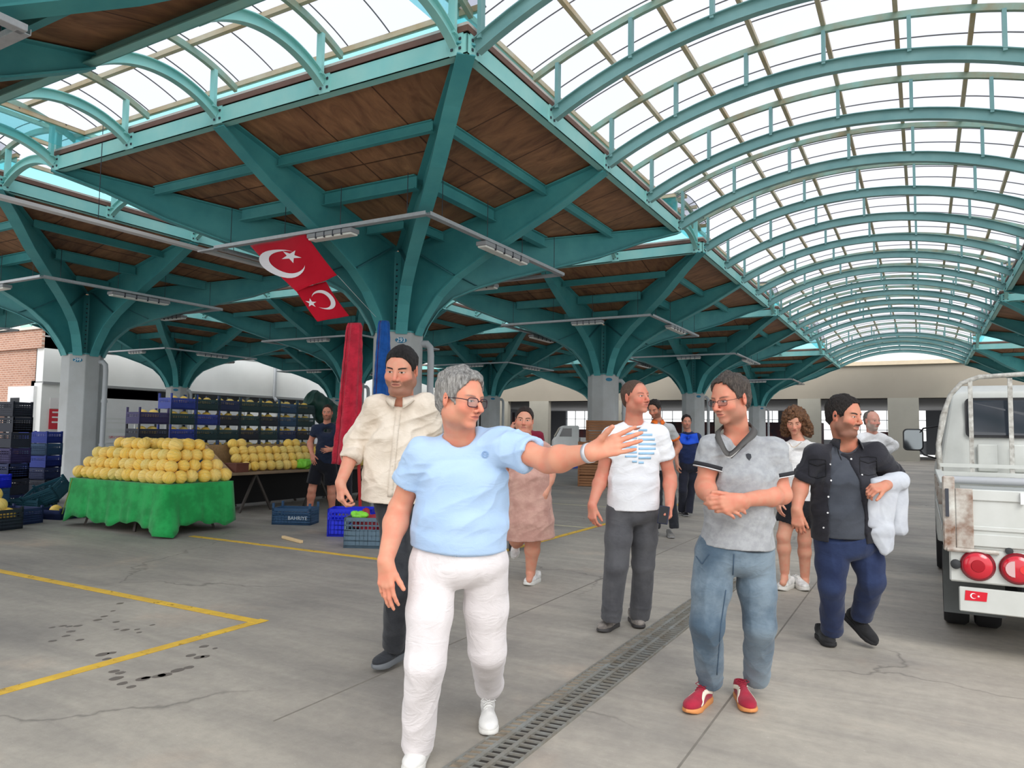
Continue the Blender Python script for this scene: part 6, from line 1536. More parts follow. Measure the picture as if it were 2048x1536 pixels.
    for y0 in (0.55, 3.2): 
        for x in (0.0, W-0.32):
            m = MB(); pr = [(y0+0.5+0.45*math.cos(a), 0.30+0.42*math.sin(a)) for a in np.linspace(0.1, PI-0.1, 12)]; pr2 = [(y0+0.5+0.42*math.cos(a), 0.30+0.39*math.sin(a)) for a in np.linspace(PI-0.1, 0.1, 12)]
            if y0 > 3: m.grid([[(x, *p) for p in pr], [(x+0.3, *p) for p in pr]]); m.build('wheel_arch', DARK, t, solid=0.01)
    # cab
    y0 = 2.62; prof = [(y0, 0.42), (y0, 1.05), (y0+0.04, 1.55), (y0+0.14, 1.86), (y0+0.30, 1.93), (y0+1.25, 1.90), (y0+1.40, 1.80), (y0+1.85, 1.12), (y0+1.95, 0.95), (y0+1.98, 0.42)]
    n = len(prof); rings = []
    for (u, zf) in ((0.0, 0.93), (0.03, 0.985), (0.12, 1.0), (W-0.12, 1.0), (W-0.03, 0.985), (W, 0.93)):
        cy_, cz_ = y0+0.95, 0.9; top = []
        for (a, b_) in prof:
            ins = max(0, (b_-1.1)/0.8)*0.13; xx = u+(ins if u < W/2 else -ins); top.append((xx, cy_+(a-cy_)*zf, 0.42+(b_-0.42)*(zf if b_ > 1 else 1)))
        rings.append(top)
    m = MB(); m.add([p for r_ in rings for p in r_], [(i*n+k, i*n+(k+1) % n, (i+1)*n+(k+1) % n, (i+1)*n+k) for i in range(5) for k in range(n)]+[tuple(range(n))[::-1], tuple(5*n+k for k in range(n))]); cabo = m.build('cab', TP, t, smooth=True, bevel=0.015, seg=2)
    # rear window with rounded corners, pressed ribs
    def rr(x0, x1, z0_, z1_, r=0.05): 
        P_ = []
        for cx_, cz_, a0 in ((x1-r, z1_-r, 0), (x0+r, z1_-r, PI/2), (x0+r, z0_+r, PI), (x1-r, z0_+r, 1.5*PI)): P_ += [(cx_+r*math.cos(a0+k*PI/8), cz_+r*math.sin(a0+k*PI/8)) for k in range(5)]
        return P_
    yb = lambda z: y0-0.02+max(0, (z-1.05))*0.10+max(0, z-1.55)*0.15
    for nm, x0, x1, zz0, zz1, mt, off in (('window_seal', 0.25, W-0.25, 1.42, 1.80, BLK, 0.006), ('rear_window', 0.275, W-0.275, 1.445, 1.775, GLS, 0.012)):
        m = MB(); m.prism(rr(x0, x1, zz0, zz1), 0, 0.01, lambda u, v, q: (u, yb(v)-off-q, v)); m.build(nm, mt, cabo)
    MB().box(0.78, 0.80, y0-0.03, y0+0.03, 1.44, 1.78).build('window_divider', BLK, cabo)
    for k, x in enumerate((0.34, 0.62, 0.90, 1.18)): MB().box(x, x+0.16, y0-0.030, y0+0.0, 1.10, 1.36).build('pressed_rib', TP, cabo, bevel=0.012, seg=2)
    m = MB(); m.prism([(y0+0.25, 1.18), (y0+0.34, 1.70), (y0+1.20, 1.72), (y0+1.62, 1.18)], -0.0, 0.012, lambda u, v, q: (-0.006+q+max(0, (v-1.1)/0.8)*0.13, u, v)); m.build('side_window', GLS, cabo)
    # tubular guard at the front of the bed
    gb = thing('x', None, None); bpy.data.objects.remove(gb)
    yg = BL+0.03; g = MB(); path = [(0.03, yg, z0+0.30), (0.02, yg, 1.35), (0.06, yg+0.0, 1.62), (0.13, yg, 1.82), (0.22, yg, 1.93), (0.36, yg, 1.985), (W/2, yg, 2.01), (W-0.36, yg, 1.985), (W-0.22, yg, 1.93), (W-0.13, yg, 1.82), (W-0.06, yg, 1.62), (W-0.02, yg, 1.35), (W-0.03, yg, z0+0.30)]
    g.tube(path, 0.022, 10); gd = g.build('bed_guard', CH, t, smooth='all')
    for x in (0.29, 0.60, W-0.60, W-0.29): MB().box(x-0.018, x+0.018, yg-0.015, yg+0.015, z0+0.35, 1.97).build('guard_post', CH, gd)
    g = MB(); g.tube([(0.05, yg+0.02, z0+0.30), (0.03, yg+0.1, 1.35), (0.10, yg+0.1, 1.70)], 0.016, 8); g.build('guard_brace', CH, gd, smooth='all')
    MB().box(0.03, W-0.03, yg-0.02, yg+0.03, z1-0.04, z1+0.0).build('guard_sill', TP, gd); MB().box(0.03, W-0.03, yg-0.02, yg+0.0, z1+0.04, z1+0.075).build('guard_rail', TP, gd)
    g = MB(); g.tube([(0.12, yg-0.06, z1-0.075), (W-0.05, yg-0.06, z1-0.075)], 0.035, 12); g.build('rolled_cover', mat('grey_roll', (170, 172, 176), 0.5), t, smooth=True)
    # mirror
    g = MB(); g.tube([(0.06, 3.85, 1.55), (-0.10, 3.98, 1.52), (-0.16, 4.0, 1.44)], 0.010, 6); g.tube([(0.03, 3.9, 1.18), (-0.10, 3.98, 1.22), (-0.16, 4.0, 1.30)], 0.010, 6); g.build('mirror_arm', BLK, t, smooth='all')
    g = MB(); g.prism(rr(-0.31, -0.10, 1.265, 1.515, 0.045), 3.99, 4.04, lambda u, v, q: (u, q, v)); mo = g.build('wing_mirror', mat('mirror_shell', (48, 50, 52), 0.5), t, bevel=0.008)
    g = MB(); g.prism(rr(-0.295, -0.115, 1.28, 1.50, 0.035), 3.984, 3.992, lambda u, v, q: (u, q, v)); g.build('mirror_glass', mat('mirror_glass', (120, 126, 130), 0.05, metal=0.9), mo)
    return t
TR = truck()
# ------------------------------------------------------------ 1: man in the light blue t-shirt, white trousers
def lens_mat():
    m = bpy.data.materials.new('spectacle_lens'); m.use_nodes = True; nt = m.node_tree; nt.nodes.remove(nt.nodes['Principled BSDF']); out = nt.nodes['Material Output']
    a = node(nt, 'ShaderNodeBsdfTransparent'); a.inputs[0].default_value = (0.82, 0.82, 0.86, 1); g = node(nt, 'ShaderNodeBsdfGlossy'); g.inputs['Roughness'].default_value = 0.05
    ms = node(nt, 'ShaderNodeMixShader'); ms.inputs[0].default_value = 0.12; nt.links.new(a.outputs[0], ms.inputs[1]); nt.links.new(g.outputs[0], ms.inputs[2]); nt.links.new(ms.outputs[0], out.inputs[0]); return m
LENSM = lens_mat()
WSOLE = mat('white_sole', (228, 226, 220), 0.6, var=0.06); WLACE = mat('white_lace', (236, 236, 232), 0.8)
def person1():
    P = Person('grey-haired person in light blue t-shirt and white trousers, one arm stretched out', 3.0, (900, 1500), vox=0.0045)
    P.joints(neck=(921, 868, 0.02), sl=(845, 903, 0.0), sr=(1002, 886, -0.02), el=(799, 1018, 0.06), wl=(771, 1122, -0.12), er=(1096, 922, -0.16), wr=(1183, 905, -0.34),
             hl=(868, 1128, 0.0), hr=(970, 1124, 0.03), kl=(850, 1325, -0.08), kr=(975, 1300, 0.12), al=(834, 1490, 0.06), ar=(978, 1372, 0.60))
    P.head(921, 801, -0.06, 52, -2, 3, 0.98, jaw=1.0, nose=1.4, fat=0.003)
    J = P.J
    sk = skin_mat('skin_tanned', (216, 152, 124), hair=(120, 112, 106), brow=0.6, beard=0.18, beard_col=(170, 130, 112), gaze=-0.002, squint=0.7)
    secs = [(924, 905, 0.03, 0.150, 0.105), (927, 955, 0.03, 0.176, 0.135), (922, 1035, 0.02, 0.188, 0.155), (918, 1075, 0.02, 0.193, 0.150), (917, 1092, 0.02, 0.199, 0.148)]
    P.body(sk, torso=[(P.p(924, 905, 0.03), 0.12, 0.7), (P.p(920, 1040, 0), 0.15, 0.8), (P.p(918, 1095, 0.02), 0.13, 0.75)], arms=(0.050, 0.043, 0.048, 0.031), neck=(0.057, 0.066), vox=0.0042,
           hands={'l': dict(d=VC(0.06, -1, 0.10), n=VC(0.5, 0.1, -0.9), t=VC(1, 0.1, 0.5), curl=(14, 12, 12, 16), spread=(2, 0, -1, -3), thumb=(30, 10), tcurl=8, s=1.02),
                  'r': dict(d=VC(0.90, 0.30, 0.10), n=VC(-0.35, 0.15, 0.9), t=VC(-0.35, 1, 0.1), curl=(4, 2, 4, 8), spread=(6, 2, -3, -9), thumb=(26, 32), tcurl=8, s=1.02)})
    P.hair(hair_mat('grey_hair', (176, 173, 168), (104, 101, 98)), line=((-0.12, -0.085), (-0.04, -0.075), (-0.025, -0.005), (0.012, 0.004), (0.020, -0.012), (0.034, -0.008), (0.040, 0.045), (0.062, 0.078), (0.085, 0.100)), thick=0.010, top=0.006, rough=0.003, fluff=0.006)
    P.glasses(mat('dark_maroon_rim', (48, 24, 40), 0.3), w_=0.026, h=0.018, z=-0.002, lens=LENSM, rim=0.0020)
    tee = cloth('light_blue_jersey', (176, 202, 232), (164, 192, 224), vs=2.5, bump=0.08)
    sh = P.shirt('t_shirt', tee, secs, sleeve={'l': 0.55, 'r': 0.62}, sr=(0.068, 0.066), shr=0.054, neck_r=0.070, cuff=(0.10, 0.0015), fl=1.15, neck_at=(922, 872, 0.0))
    tr = tree_of(sh)
    P.ring(P.p(922, 874, 0.015), nrm(P.hp(0, -0.02, -0.06)-J['neck']), 0.066, 0.014, 0.006, tee, 'collar_rib', asp=1.0)
    # hem rib and little chest emblem
    for r_ in (0.013, 0.009):
        c = P.p(970, 909, -0.12); ring = [c+RH*math.cos(a)*r_+UP*math.sin(a)*r_ for a in np.linspace(0, 2*PI, 15)]; seam(P, tr, ring, 0.0022, mat('emblem_thread', (146, 178, 214), 0.9), sh, 'chest_emblem', th=0.001, n=24)
    c = P.p(970, 909, -0.12); seam(P, tr, [c-RH*0.006, c+RH*0.006], 0.003, mat('emblem_thread', (146, 178, 214)), sh, 'chest_emblem', th=0.001, n=3)
    P.trousers(cloth('white_cotton', (228, 222, 222), (216, 210, 210), vs=4, bump=0.15), (917, 1068, 0.02), rw=(0.176, 0.124), hipr=0.186, rt=0.095, rk=0.076, ra=0.063, fl=0.9, drop=0.01)
    wc = cloth('white_leather', (232, 230, 226), vs=6, bump=0.05, rough=0.5)
    P.shoe_dir((818, 1566), -6, wc, WSOLE, WLACE, toelift=0.02)
    P.shoe_dir((979, 1478), 4, wc, WSOLE, WLACE, L=0.29)
    wd = nrm(J['wr']-J['er']); w_ = P.ring(J['wr']-wd*0.012, wd, 0.0335, 0.018, 0.004, mat('grey_watch_strap', (196, 198, 202), 0.4, metal=0.3), 'wristwatch')
    return P
P1 = person1()
# ------------------------------------------------------------ 2: man in the beige linen shirt
BSOLE = mat('grey_sole', (112, 116, 120), 0.6, var=0.1); BLACE = mat('dark_lace', (40, 42, 46), 0.8)
def collar(P, m, parent, pts, name='collar', th=0.004):
    """collar flap from a list of quads given as head-neck world points"""
    mb = MB(); 
    for q in pts: mb.grid([[np.array(a)-P.org for a in row] for row in q])
    return mb.build(name, m, parent, smooth='all', solid=th)
def shirt_collar(P, m, parent, base, r, lean, h=0.035, open_=0.045, point=0.07, ax=None, pts_dir=None):
    """standing collar band round the neck with two folded points in front"""
    x, y, z = ax if ax is not None else (RH, -FWH, UP); a0 = math.asin(min(0.9, open_/r)); rows_in = []; n = 22
    R1, R2, R3 = [], [], []
    for k in range(n+1):
        a = a0+(2*PI-2*a0)*k/n; d = y*math.cos(a)+x*math.sin(a); f = math.cos(a); up_ = z*(h*(0.8-0.25*f)); tip = max(0, 1-min(k, n-k)/3.0)
        R1.append(base+d*r*0.93-P.org-z*0.012*f*0); R2.append(base+d*(r*0.95)+up_-P.org)
        R3.append(base+d*(r*1.13+0.010)+up_*0.1-z*(0.006+point*0.6*tip)+y*0.012*tip-P.org)
    mb = MB(); mb.grid([R1, R2, R3]); return mb.build('collar', m, parent, smooth='all', solid=0.003)
def person2():
    P = Person('tall dark-haired person in a cream linen shirt and black trousers, frowning', 4.28, (790, 1335), vox=0.0052)
    P.joints(neck=(803, 797, 0.03), sl=(755, 812, 0.0), sr=(852, 812, 0.02), el=(712, 888, 0.02), wl=(681, 966, -0.16), er=(868, 895, 0.10), wr=(868, 980, 0.06),
             hl=(790, 1030, 0.0), hr=(822, 1030, 0.06), kl=(795, 1172, -0.10), kr=(818, 1170, 0.18), al=(787, 1286, 0.04), ar=(808, 1280, 0.32))
    P.head(803, 741, -0.03, -10, -12, 3, 1.12, jaw=1.14, fat=0.007, nose=1.1)
    sk = skin_mat('skin_beige_man', (206, 148, 122), hair=(34, 28, 26), brow=1.0, beard=0.7, gaze=0.001, squint=0.75, lips=(150, 84, 76))
    secs = [(800, 830, 0.03, 0.160, 0.115), (795, 880, 0.02, 0.176, 0.135), (788, 950, 0.0, 0.180, 0.140), (785, 1001, 0.0, 0.185, 0.140)]
    P.body(sk, torso=[(P.p(800, 830, 0.03), 0.13, 0.7), (P.p(787, 1000, 0), 0.14, 0.75)], arms=(0.052, 0.045, 0.044, 0.030), neck=(0.062, 0.070), vox=0.005,
           hands={'l': dict(d=VC(0.05, -1, 0.12), n=VC(0.75, 0.1, -0.55), t=VC(0.55, 0.0, 0.9), curl=(38, 44, 48, 52), thumb=(26, 22), tcurl=18), 'r': dict(d=VC(0, -1, 0.1), n=VC(-1, 0, -0.2), t=VC(-0.2, 0, 1), curl=(30, 30, 30, 30))})
    P.hair(hair_mat('black_hair', (42, 36, 34), (16, 13, 13), 120), line=((-0.12, -0.07), (-0.03, -0.06), (-0.02, 0.0), (0.012, 0.012), (0.020, -0.004), (0.036, 0.0), (0.045, 0.045), (0.062, 0.066), (0.085, 0.080)), thick=0.006, top=0.003, rough=0.0022)
    lin = cloth('cream_linen', (222, 210, 194), (208, 194, 176), vs=7, bump=0.2, weave=220)
    sh = P.shirt('linen_shirt', lin, secs, sleeve={'l': 1.42, 'r': 1.3}, sr=(0.070, 0.056), shr=0.056, neck_r=0.066, fl=1.45, cuff=(0.14, 0.006), neck_at=(802, 797, 0.0))
    tr = tree_of(sh); shirt_collar(P, lin, sh, P.p(802, 800, -0.0), 0.074, 0, h=0.034, open_=0.02, point=0.085)
    seam(P, tr, [P.p(798, 812, -0.12), P.p(790, 880, -0.16), P.p(783, 950, -0.17), P.p(780, 994, -0.16)], 0.030, lin, sh, 'button_placket', th=0.002)
    seam(P, tr, [P.p(793.5, 812, -0.12), P.p(785.5, 880, -0.16), P.p(778.5, 950, -0.17), P.p(775.5, 994, -0.16)], 0.003, mat('seam_beige', (176, 160, 142), 0.9), sh, 'placket_seam', th=0.001)
    button_row(P, tr, [P.p(x, y, -0.15) for x, y in ((796, 828), (791, 862), (787, 897), (784, 932), (781, 967))], 0.0055, mat('button_beige', (200, 186, 168), 0.4), sh)
    P.trousers(cloth('black_denim', (56, 58, 62), (42, 44, 48), vs=9, bump=0.15), (800, 995, 0.02), rw=(0.155, 0.125), hipr=0.150, rt=0.094, rk=0.074, ra=0.060, fl=1.2)
    up_ = cloth('black_mesh', (52, 54, 58), vs=20, weave=400)
    P.shoe_dir((741, 1352), -32, up_, BSOLE, BLACE, L=0.31, lift=0.12, thick=0.034, toelift=0.015)
    P.shoe_dir((808, 1313), 20, up_, BSOLE, BLACE, L=0.30, thick=0.034)
    return P
P2 = person2()
# ------------------------------------------------------------ 3: man in the white printed t-shirt
def person3():
    P = Person('close-cropped person in white t-shirt with a striped circle print, holding a phone', 5.2, (1240, 1262), vox=0.006)
    P.joints(neck=(1268, 842, 0.02), sl=(1222, 868, 0.0), sr=(1318, 866, 0.0), el=(1204, 952, 0.04), wl=(1184, 1010, -0.10), er=(1340, 955, 0.04), wr=(1339, 1008, -0.10),
             hl=(1241, 1024, 0.0), hr=(1291, 1024, 0.02), kl=(1233, 1132, -0.06), kr=(1287, 1128, 0.06), al=(1222, 1228, -0.02), ar=(1280, 1224, 0.16))
    P.head(1271, 796, -0.02, 38, 6, -2, 1.02, nose=1.15, jaw=1.0)
    sk = skin_mat('skin_red_tan', (206, 138, 114), hair=(96, 74, 64), brow=0.6, beard=0.22, gaze=-0.002, bald=0.55, squint=0.75)
    secs = [(1268, 875, 0.02, 0.150, 0.105), (1268, 910, 0.02, 0.172, 0.125), (1266, 960, 0.0, 0.176, 0.135), (1266, 1017, 0.0, 0.183, 0.138)]
    P.body(sk, torso=[(P.p(1268, 880, 0.03), 0.12, 0.7), (P.p(1266, 1015, 0), 0.13, 0.75)], arms=(0.050, 0.043, 0.045, 0.030), neck=(0.056, 0.064), vox=0.0052,
           hands={'l': dict(d=VC(0.0, -1, 0.15), n=VC(0.7, 0.1, -0.6), t=VC(0.6, 0, 0.8), curl=(30, 34, 38, 42), thumb=(24, 20)), 'r': dict(d=VC(-0.1, -0.9, 0.3), n=VC(-0.8, 0.1, 0.1), t=VC(-0.2, 0.1, 1), curl=(46, 48, 50, 52), thumb=(34, 26), tcurl=18)})
    P.hair(hair_mat('cropped_hair', (122, 94, 80), (86, 66, 56), 200), line=((-0.12, -0.06), (-0.03, -0.05), (-0.02, 0.0), (0.012, 0.014), (0.03, 0.040), (0.045, 0.066), (0.062, 0.096), (0.085, 0.108)), thick=0.002, rough=0.0008)
    wt = cloth('white_jersey', (236, 236, 238), (226, 226, 230), vs=4, bump=0.12)
    sh = P.shirt('t_shirt', wt, secs, sleeve={'l': 0.52, 'r': 0.55}, sr=(0.068, 0.068), shr=0.055, neck_r=0.068, fl=0.9, neck_at=(1268, 845, 0.0))
    tr = tree_of(sh); P.ring(P.p(1268, 847, 0.01), nrm(P.hp(0, -0.02, -0.06)-P.J['neck']), 0.066, 0.014, 0.005, wt, 'collar_rib')
    blue = mat('print_blue', (158, 196, 224), 0.9)
    cx, cy, R_ = 1276, 888, 36
    for k in range(8):
        y = cy-R_+5+k*9.3; hw = math.sqrt(max(0, R_*R_-(y-cy)**2))
        off = 4 if k % 2 else 0
        seam(P, tr, [P.p(cx-hw, y+off*0.3, -0.15), P.p(cx-2, y+off*0.3, -0.16)], 0.0135, blue, sh, 'print_stripe', th=0.0008, n=10)
        seam(P, tr, [P.p(cx+1, y+3.2, -0.16), P.p(cx+hw, y+3.2, -0.15)], 0.0150, blue, sh, 'print_stripe', th=0.0008, n=10)
    P.trousers(cloth('charcoal_twill', (92, 92, 95), (78, 78, 82), vs=6, bump=0.12), (1266, 1008, 0.0), rw=(0.172, 0.128), hipr=0.172, rt=0.098, rk=0.080, ra=0.068, fl=1.1, drop=0.04)
    up_ = cloth('grey_mesh', (150, 142, 134), (110, 104, 100), vs=30); gs = mat('dark_grey_sole', (72, 70, 70), 0.7)
    P.shoe_dir((1197, 1268), -35, up_, gs, WLACE, L=0.30); P.shoe_dir((1284, 1261), 6, up_, gs, WLACE, L=0.30)
    ph = thing('smartphone', 'dark blue smartphone held low by the white t-shirt man', 'phone', tuple(P.p(1327, 1030, -0.19)), rz=YAW*-1)
    MB().box(-0.006, 0.006, -0.036, 0.036, -0.062, 0.062).build('phone_body', mat('phone_navy', (30, 36, 60), 0.3), ph, bevel=0.004); MB().box(-0.0075, -0.005, -0.030, 0.030, -0.055, 0.055).build('screen', BLK, ph)
    ph.rotation_euler = (0.1, 0.25, YAW*-1+1.2)
    return P
P3 = person3()
# ------------------------------------------------------------ 4: man in the grey polo and jeans
def person4():
    P = Person('bespectacled person in a grey polo shirt, faded jeans and red shoes, hands clasped', 3.72, (1450, 1425), vox=0.0048)
    P.joints(neck=(1473, 868, 0.04), sl=(1427, 892, -0.03), sr=(1543, 897, 0.02), el=(1409, 972, -0.05), wl=(1424, 1003, -0.22), er=(1565, 990, -0.02), wr=(1480, 1001, -0.24),
             hl=(1430, 1108, 0.0), hr=(1509, 1108, 0.02), kl=(1414, 1248, -0.05), kr=(1520, 1250, 0.0), al=(1420, 1356, 0.12), ar=(1513, 1352, 0.22))
    P.head(1461, 800, -0.02, -58, -6, -3, 1.02, nose=1.25, jaw=1.02)
    sk = skin_mat('skin_ruddy', (206, 142, 116), hair=(84, 72, 64), brow=0.65, beard=0.38, beard_col=(140, 112, 98), gaze=0.003, squint=0.75)
    secs = [(1484, 915, 0.02, 0.150, 0.105), (1486, 955, 0.0, 0.168, 0.125), (1478, 1030, 0.0, 0.166, 0.130), (1474, 1090, 0.0, 0.190, 0.140)]
    def vneck(b):
        b.cone(P.p(1470, 862, -0.07), P.p(1459, 905, -0.125), 0.066, 0.012, 0.006, op='s'); b.cone(P.p(1459, 905, -0.125), P.p(1459, 905, -0.25), 0.012, 0.02, 0.004, op='s')
    P.body(sk, torso=[(P.p(1484, 915, 0.02), 0.137, 0.68), (P.p(1480, 1030, 0), 0.14, 0.75), (P.p(1474, 1085, 0), 0.15, 0.7)], arms=(0.050, 0.043, 0.046, 0.030), neck=(0.056, 0.064), vox=0.0045,
           hands={'l': dict(d=VC(0.85, -0.28, 0.30), n=VC(0.1, -0.25, -1), t=VC(0.35, 1, 0.1), curl=(22, 26, 30, 34), thumb=(26, 10), tcurl=20), 'r': dict(d=VC(-0.92, -0.18, 0.18), n=VC(0.12, 0.0, -1), t=VC(-0.15, 1, 0.1), curl=(30, 34, 38, 42), thumb=(30, 16), tcurl=22, s=1.04)})
    P.hair(hair_mat('salt_pepper_hair', (104, 94, 86), (52, 46, 44), 130), line=((-0.12, -0.07), (-0.035, -0.06), (-0.02, 0.002), (0.012, 0.008), (0.020, 0.0), (0.030, 0.010), (0.040, 0.055), (0.062, 0.090), (0.085, 0.104)), thick=0.007, top=0.006, rough=0.004, fluff=0.008)
    P.glasses(mat('maroon_rim', (74, 30, 32), 0.3), w_=0.025, h=0.014, z=-0.002, lens=LENSM)
    gr = cloth('grey_melange', (166, 168, 170), (152, 154, 157), vs=30, bump=0.08)
    sh = P.shirt('polo_shirt', gr, secs, sleeve={'l': 0.55, 'r': 0.62}, sr=(0.068, 0.067), shr=0.056, neck_r=0.066, fl=1.0, neck_at=(1473, 866, 0.0), front_open=vneck)
    tr = tree_of(sh); J = P.J; bk = mat('black_rib', (44, 44, 48), 0.9); wh = mat('white_rib', (226, 226, 226), 0.9)
    for q, f in (('l', 0.55), ('r', 0.62)):
        d = nrm(J['e'+q]-J['s'+q]); c = J['s'+q]+(J['e'+q]-J['s'+q])*f
        P.ring(c-d*0.012-UP*0.004, d, 0.0755, 0.020, 0.003, bk, 'cuff_band', parent=sh); P.ring(c-d*0.0-UP*0.004, d, 0.0755, 0.004, 0.0035, wh, 'cuff_piping', parent=sh)
    pk = mat('placket_dark', (84, 82, 80), 0.9)
    seam(P, tr, [P.p(1461, 914, -0.14), P.p(1480, 896, -0.14), P.p(1496, 880, -0.12)], 0.018, pk, sh, 'placket', th=0.003)
    neckband(P, [P.p(1459, 908, -0.150), P.p(1484, 886, -0.135), P.p(1504, 864, -0.06), P.p(1500, 850, 0.04), P.p(1474, 846, 0.085), P.p(1448, 852, 0.05), P.p(1439, 868, -0.05), P.p(1445, 888, -0.125)], pk, sh, w_=0.034, stand=0.35)
    neckband(P, [P.p(1459, 911, -0.155), P.p(1484, 889, -0.142), P.p(1506, 867, -0.065), P.p(1502, 852, 0.045), P.p(1474, 848, 0.09), P.p(1446, 854, 0.055), P.p(1437, 871, -0.055), P.p(1443, 891, -0.132)], wh, sh, w_=0.004, name='collar_piping', th=0.002)
    # small shield badge
    c = P.p(1504, 914, -0.12); poly = [(-0.013, 0.012), (0, 0.016), (0.013, 0.012), (0.012, -0.004), (0, -0.018), (-0.012, -0.004)]
    pts = surf_patch(tr, P.org, c, RH, UP, -FWH, poly, 0.003); mb = MB(); mb.add([p-P.org for p in pts], [tuple(range(6))]); mb.build('shield_badge', mat('badge_black', (40, 42, 48), 0.6), sh, solid=0.002)
    je = cloth('faded_denim', (124, 140, 152), (76, 94, 110), vs=3.2, bump=0.15, weave=500)
    tr_ = P.trousers(je, (1474, 1085, 0.0), rw=(0.182, 0.130), hipr=0.184, rt=0.098, rk=0.078, ra=0.062, fl=1.1, drop=0.03, name='jeans')
    tj = tree_of(tr_); st = mat('seam_blue', (64, 84, 104), 0.9)
    seam(P, tj, [P.p(1468, 1108, -0.15), P.p(1466, 1150, -0.14)], 0.005, st, tr_, 'fly_seam', th=0.0015)
    seam(P, tj, [P.p(1452, 1180, -0.1), P.p(1442, 1250, -0.1), P.p(1434, 1350, -0.08)], 0.004, st, tr_, 'inner_seam', th=0.0015)
    seam(P, tj, [P.p(1392, 1112, -0.05), P.p(1404, 1128, -0.12), P.p(1418, 1108, -0.13)], 0.004, st, tr_, 'pocket_seam', th=0.0015)
    rd = cloth('red_suede', (168, 40, 62), (148, 34, 54), vs=12, bump=0.05, weave=500); gum = mat('gum_sole', (214, 142, 84), 0.55); rl = mat('red_lace', (150, 34, 54), 0.8); cr = mat('cream_stripe', (232, 222, 204), 0.7)
    P.shoe_dir((1373, 1432), -38, rd, gum, rl, L=0.29, strip=cr); P.shoe_dir((1503, 1431), -4, rd, gum, rl, L=0.285, strip=cr)
    return P
P4 = person4()
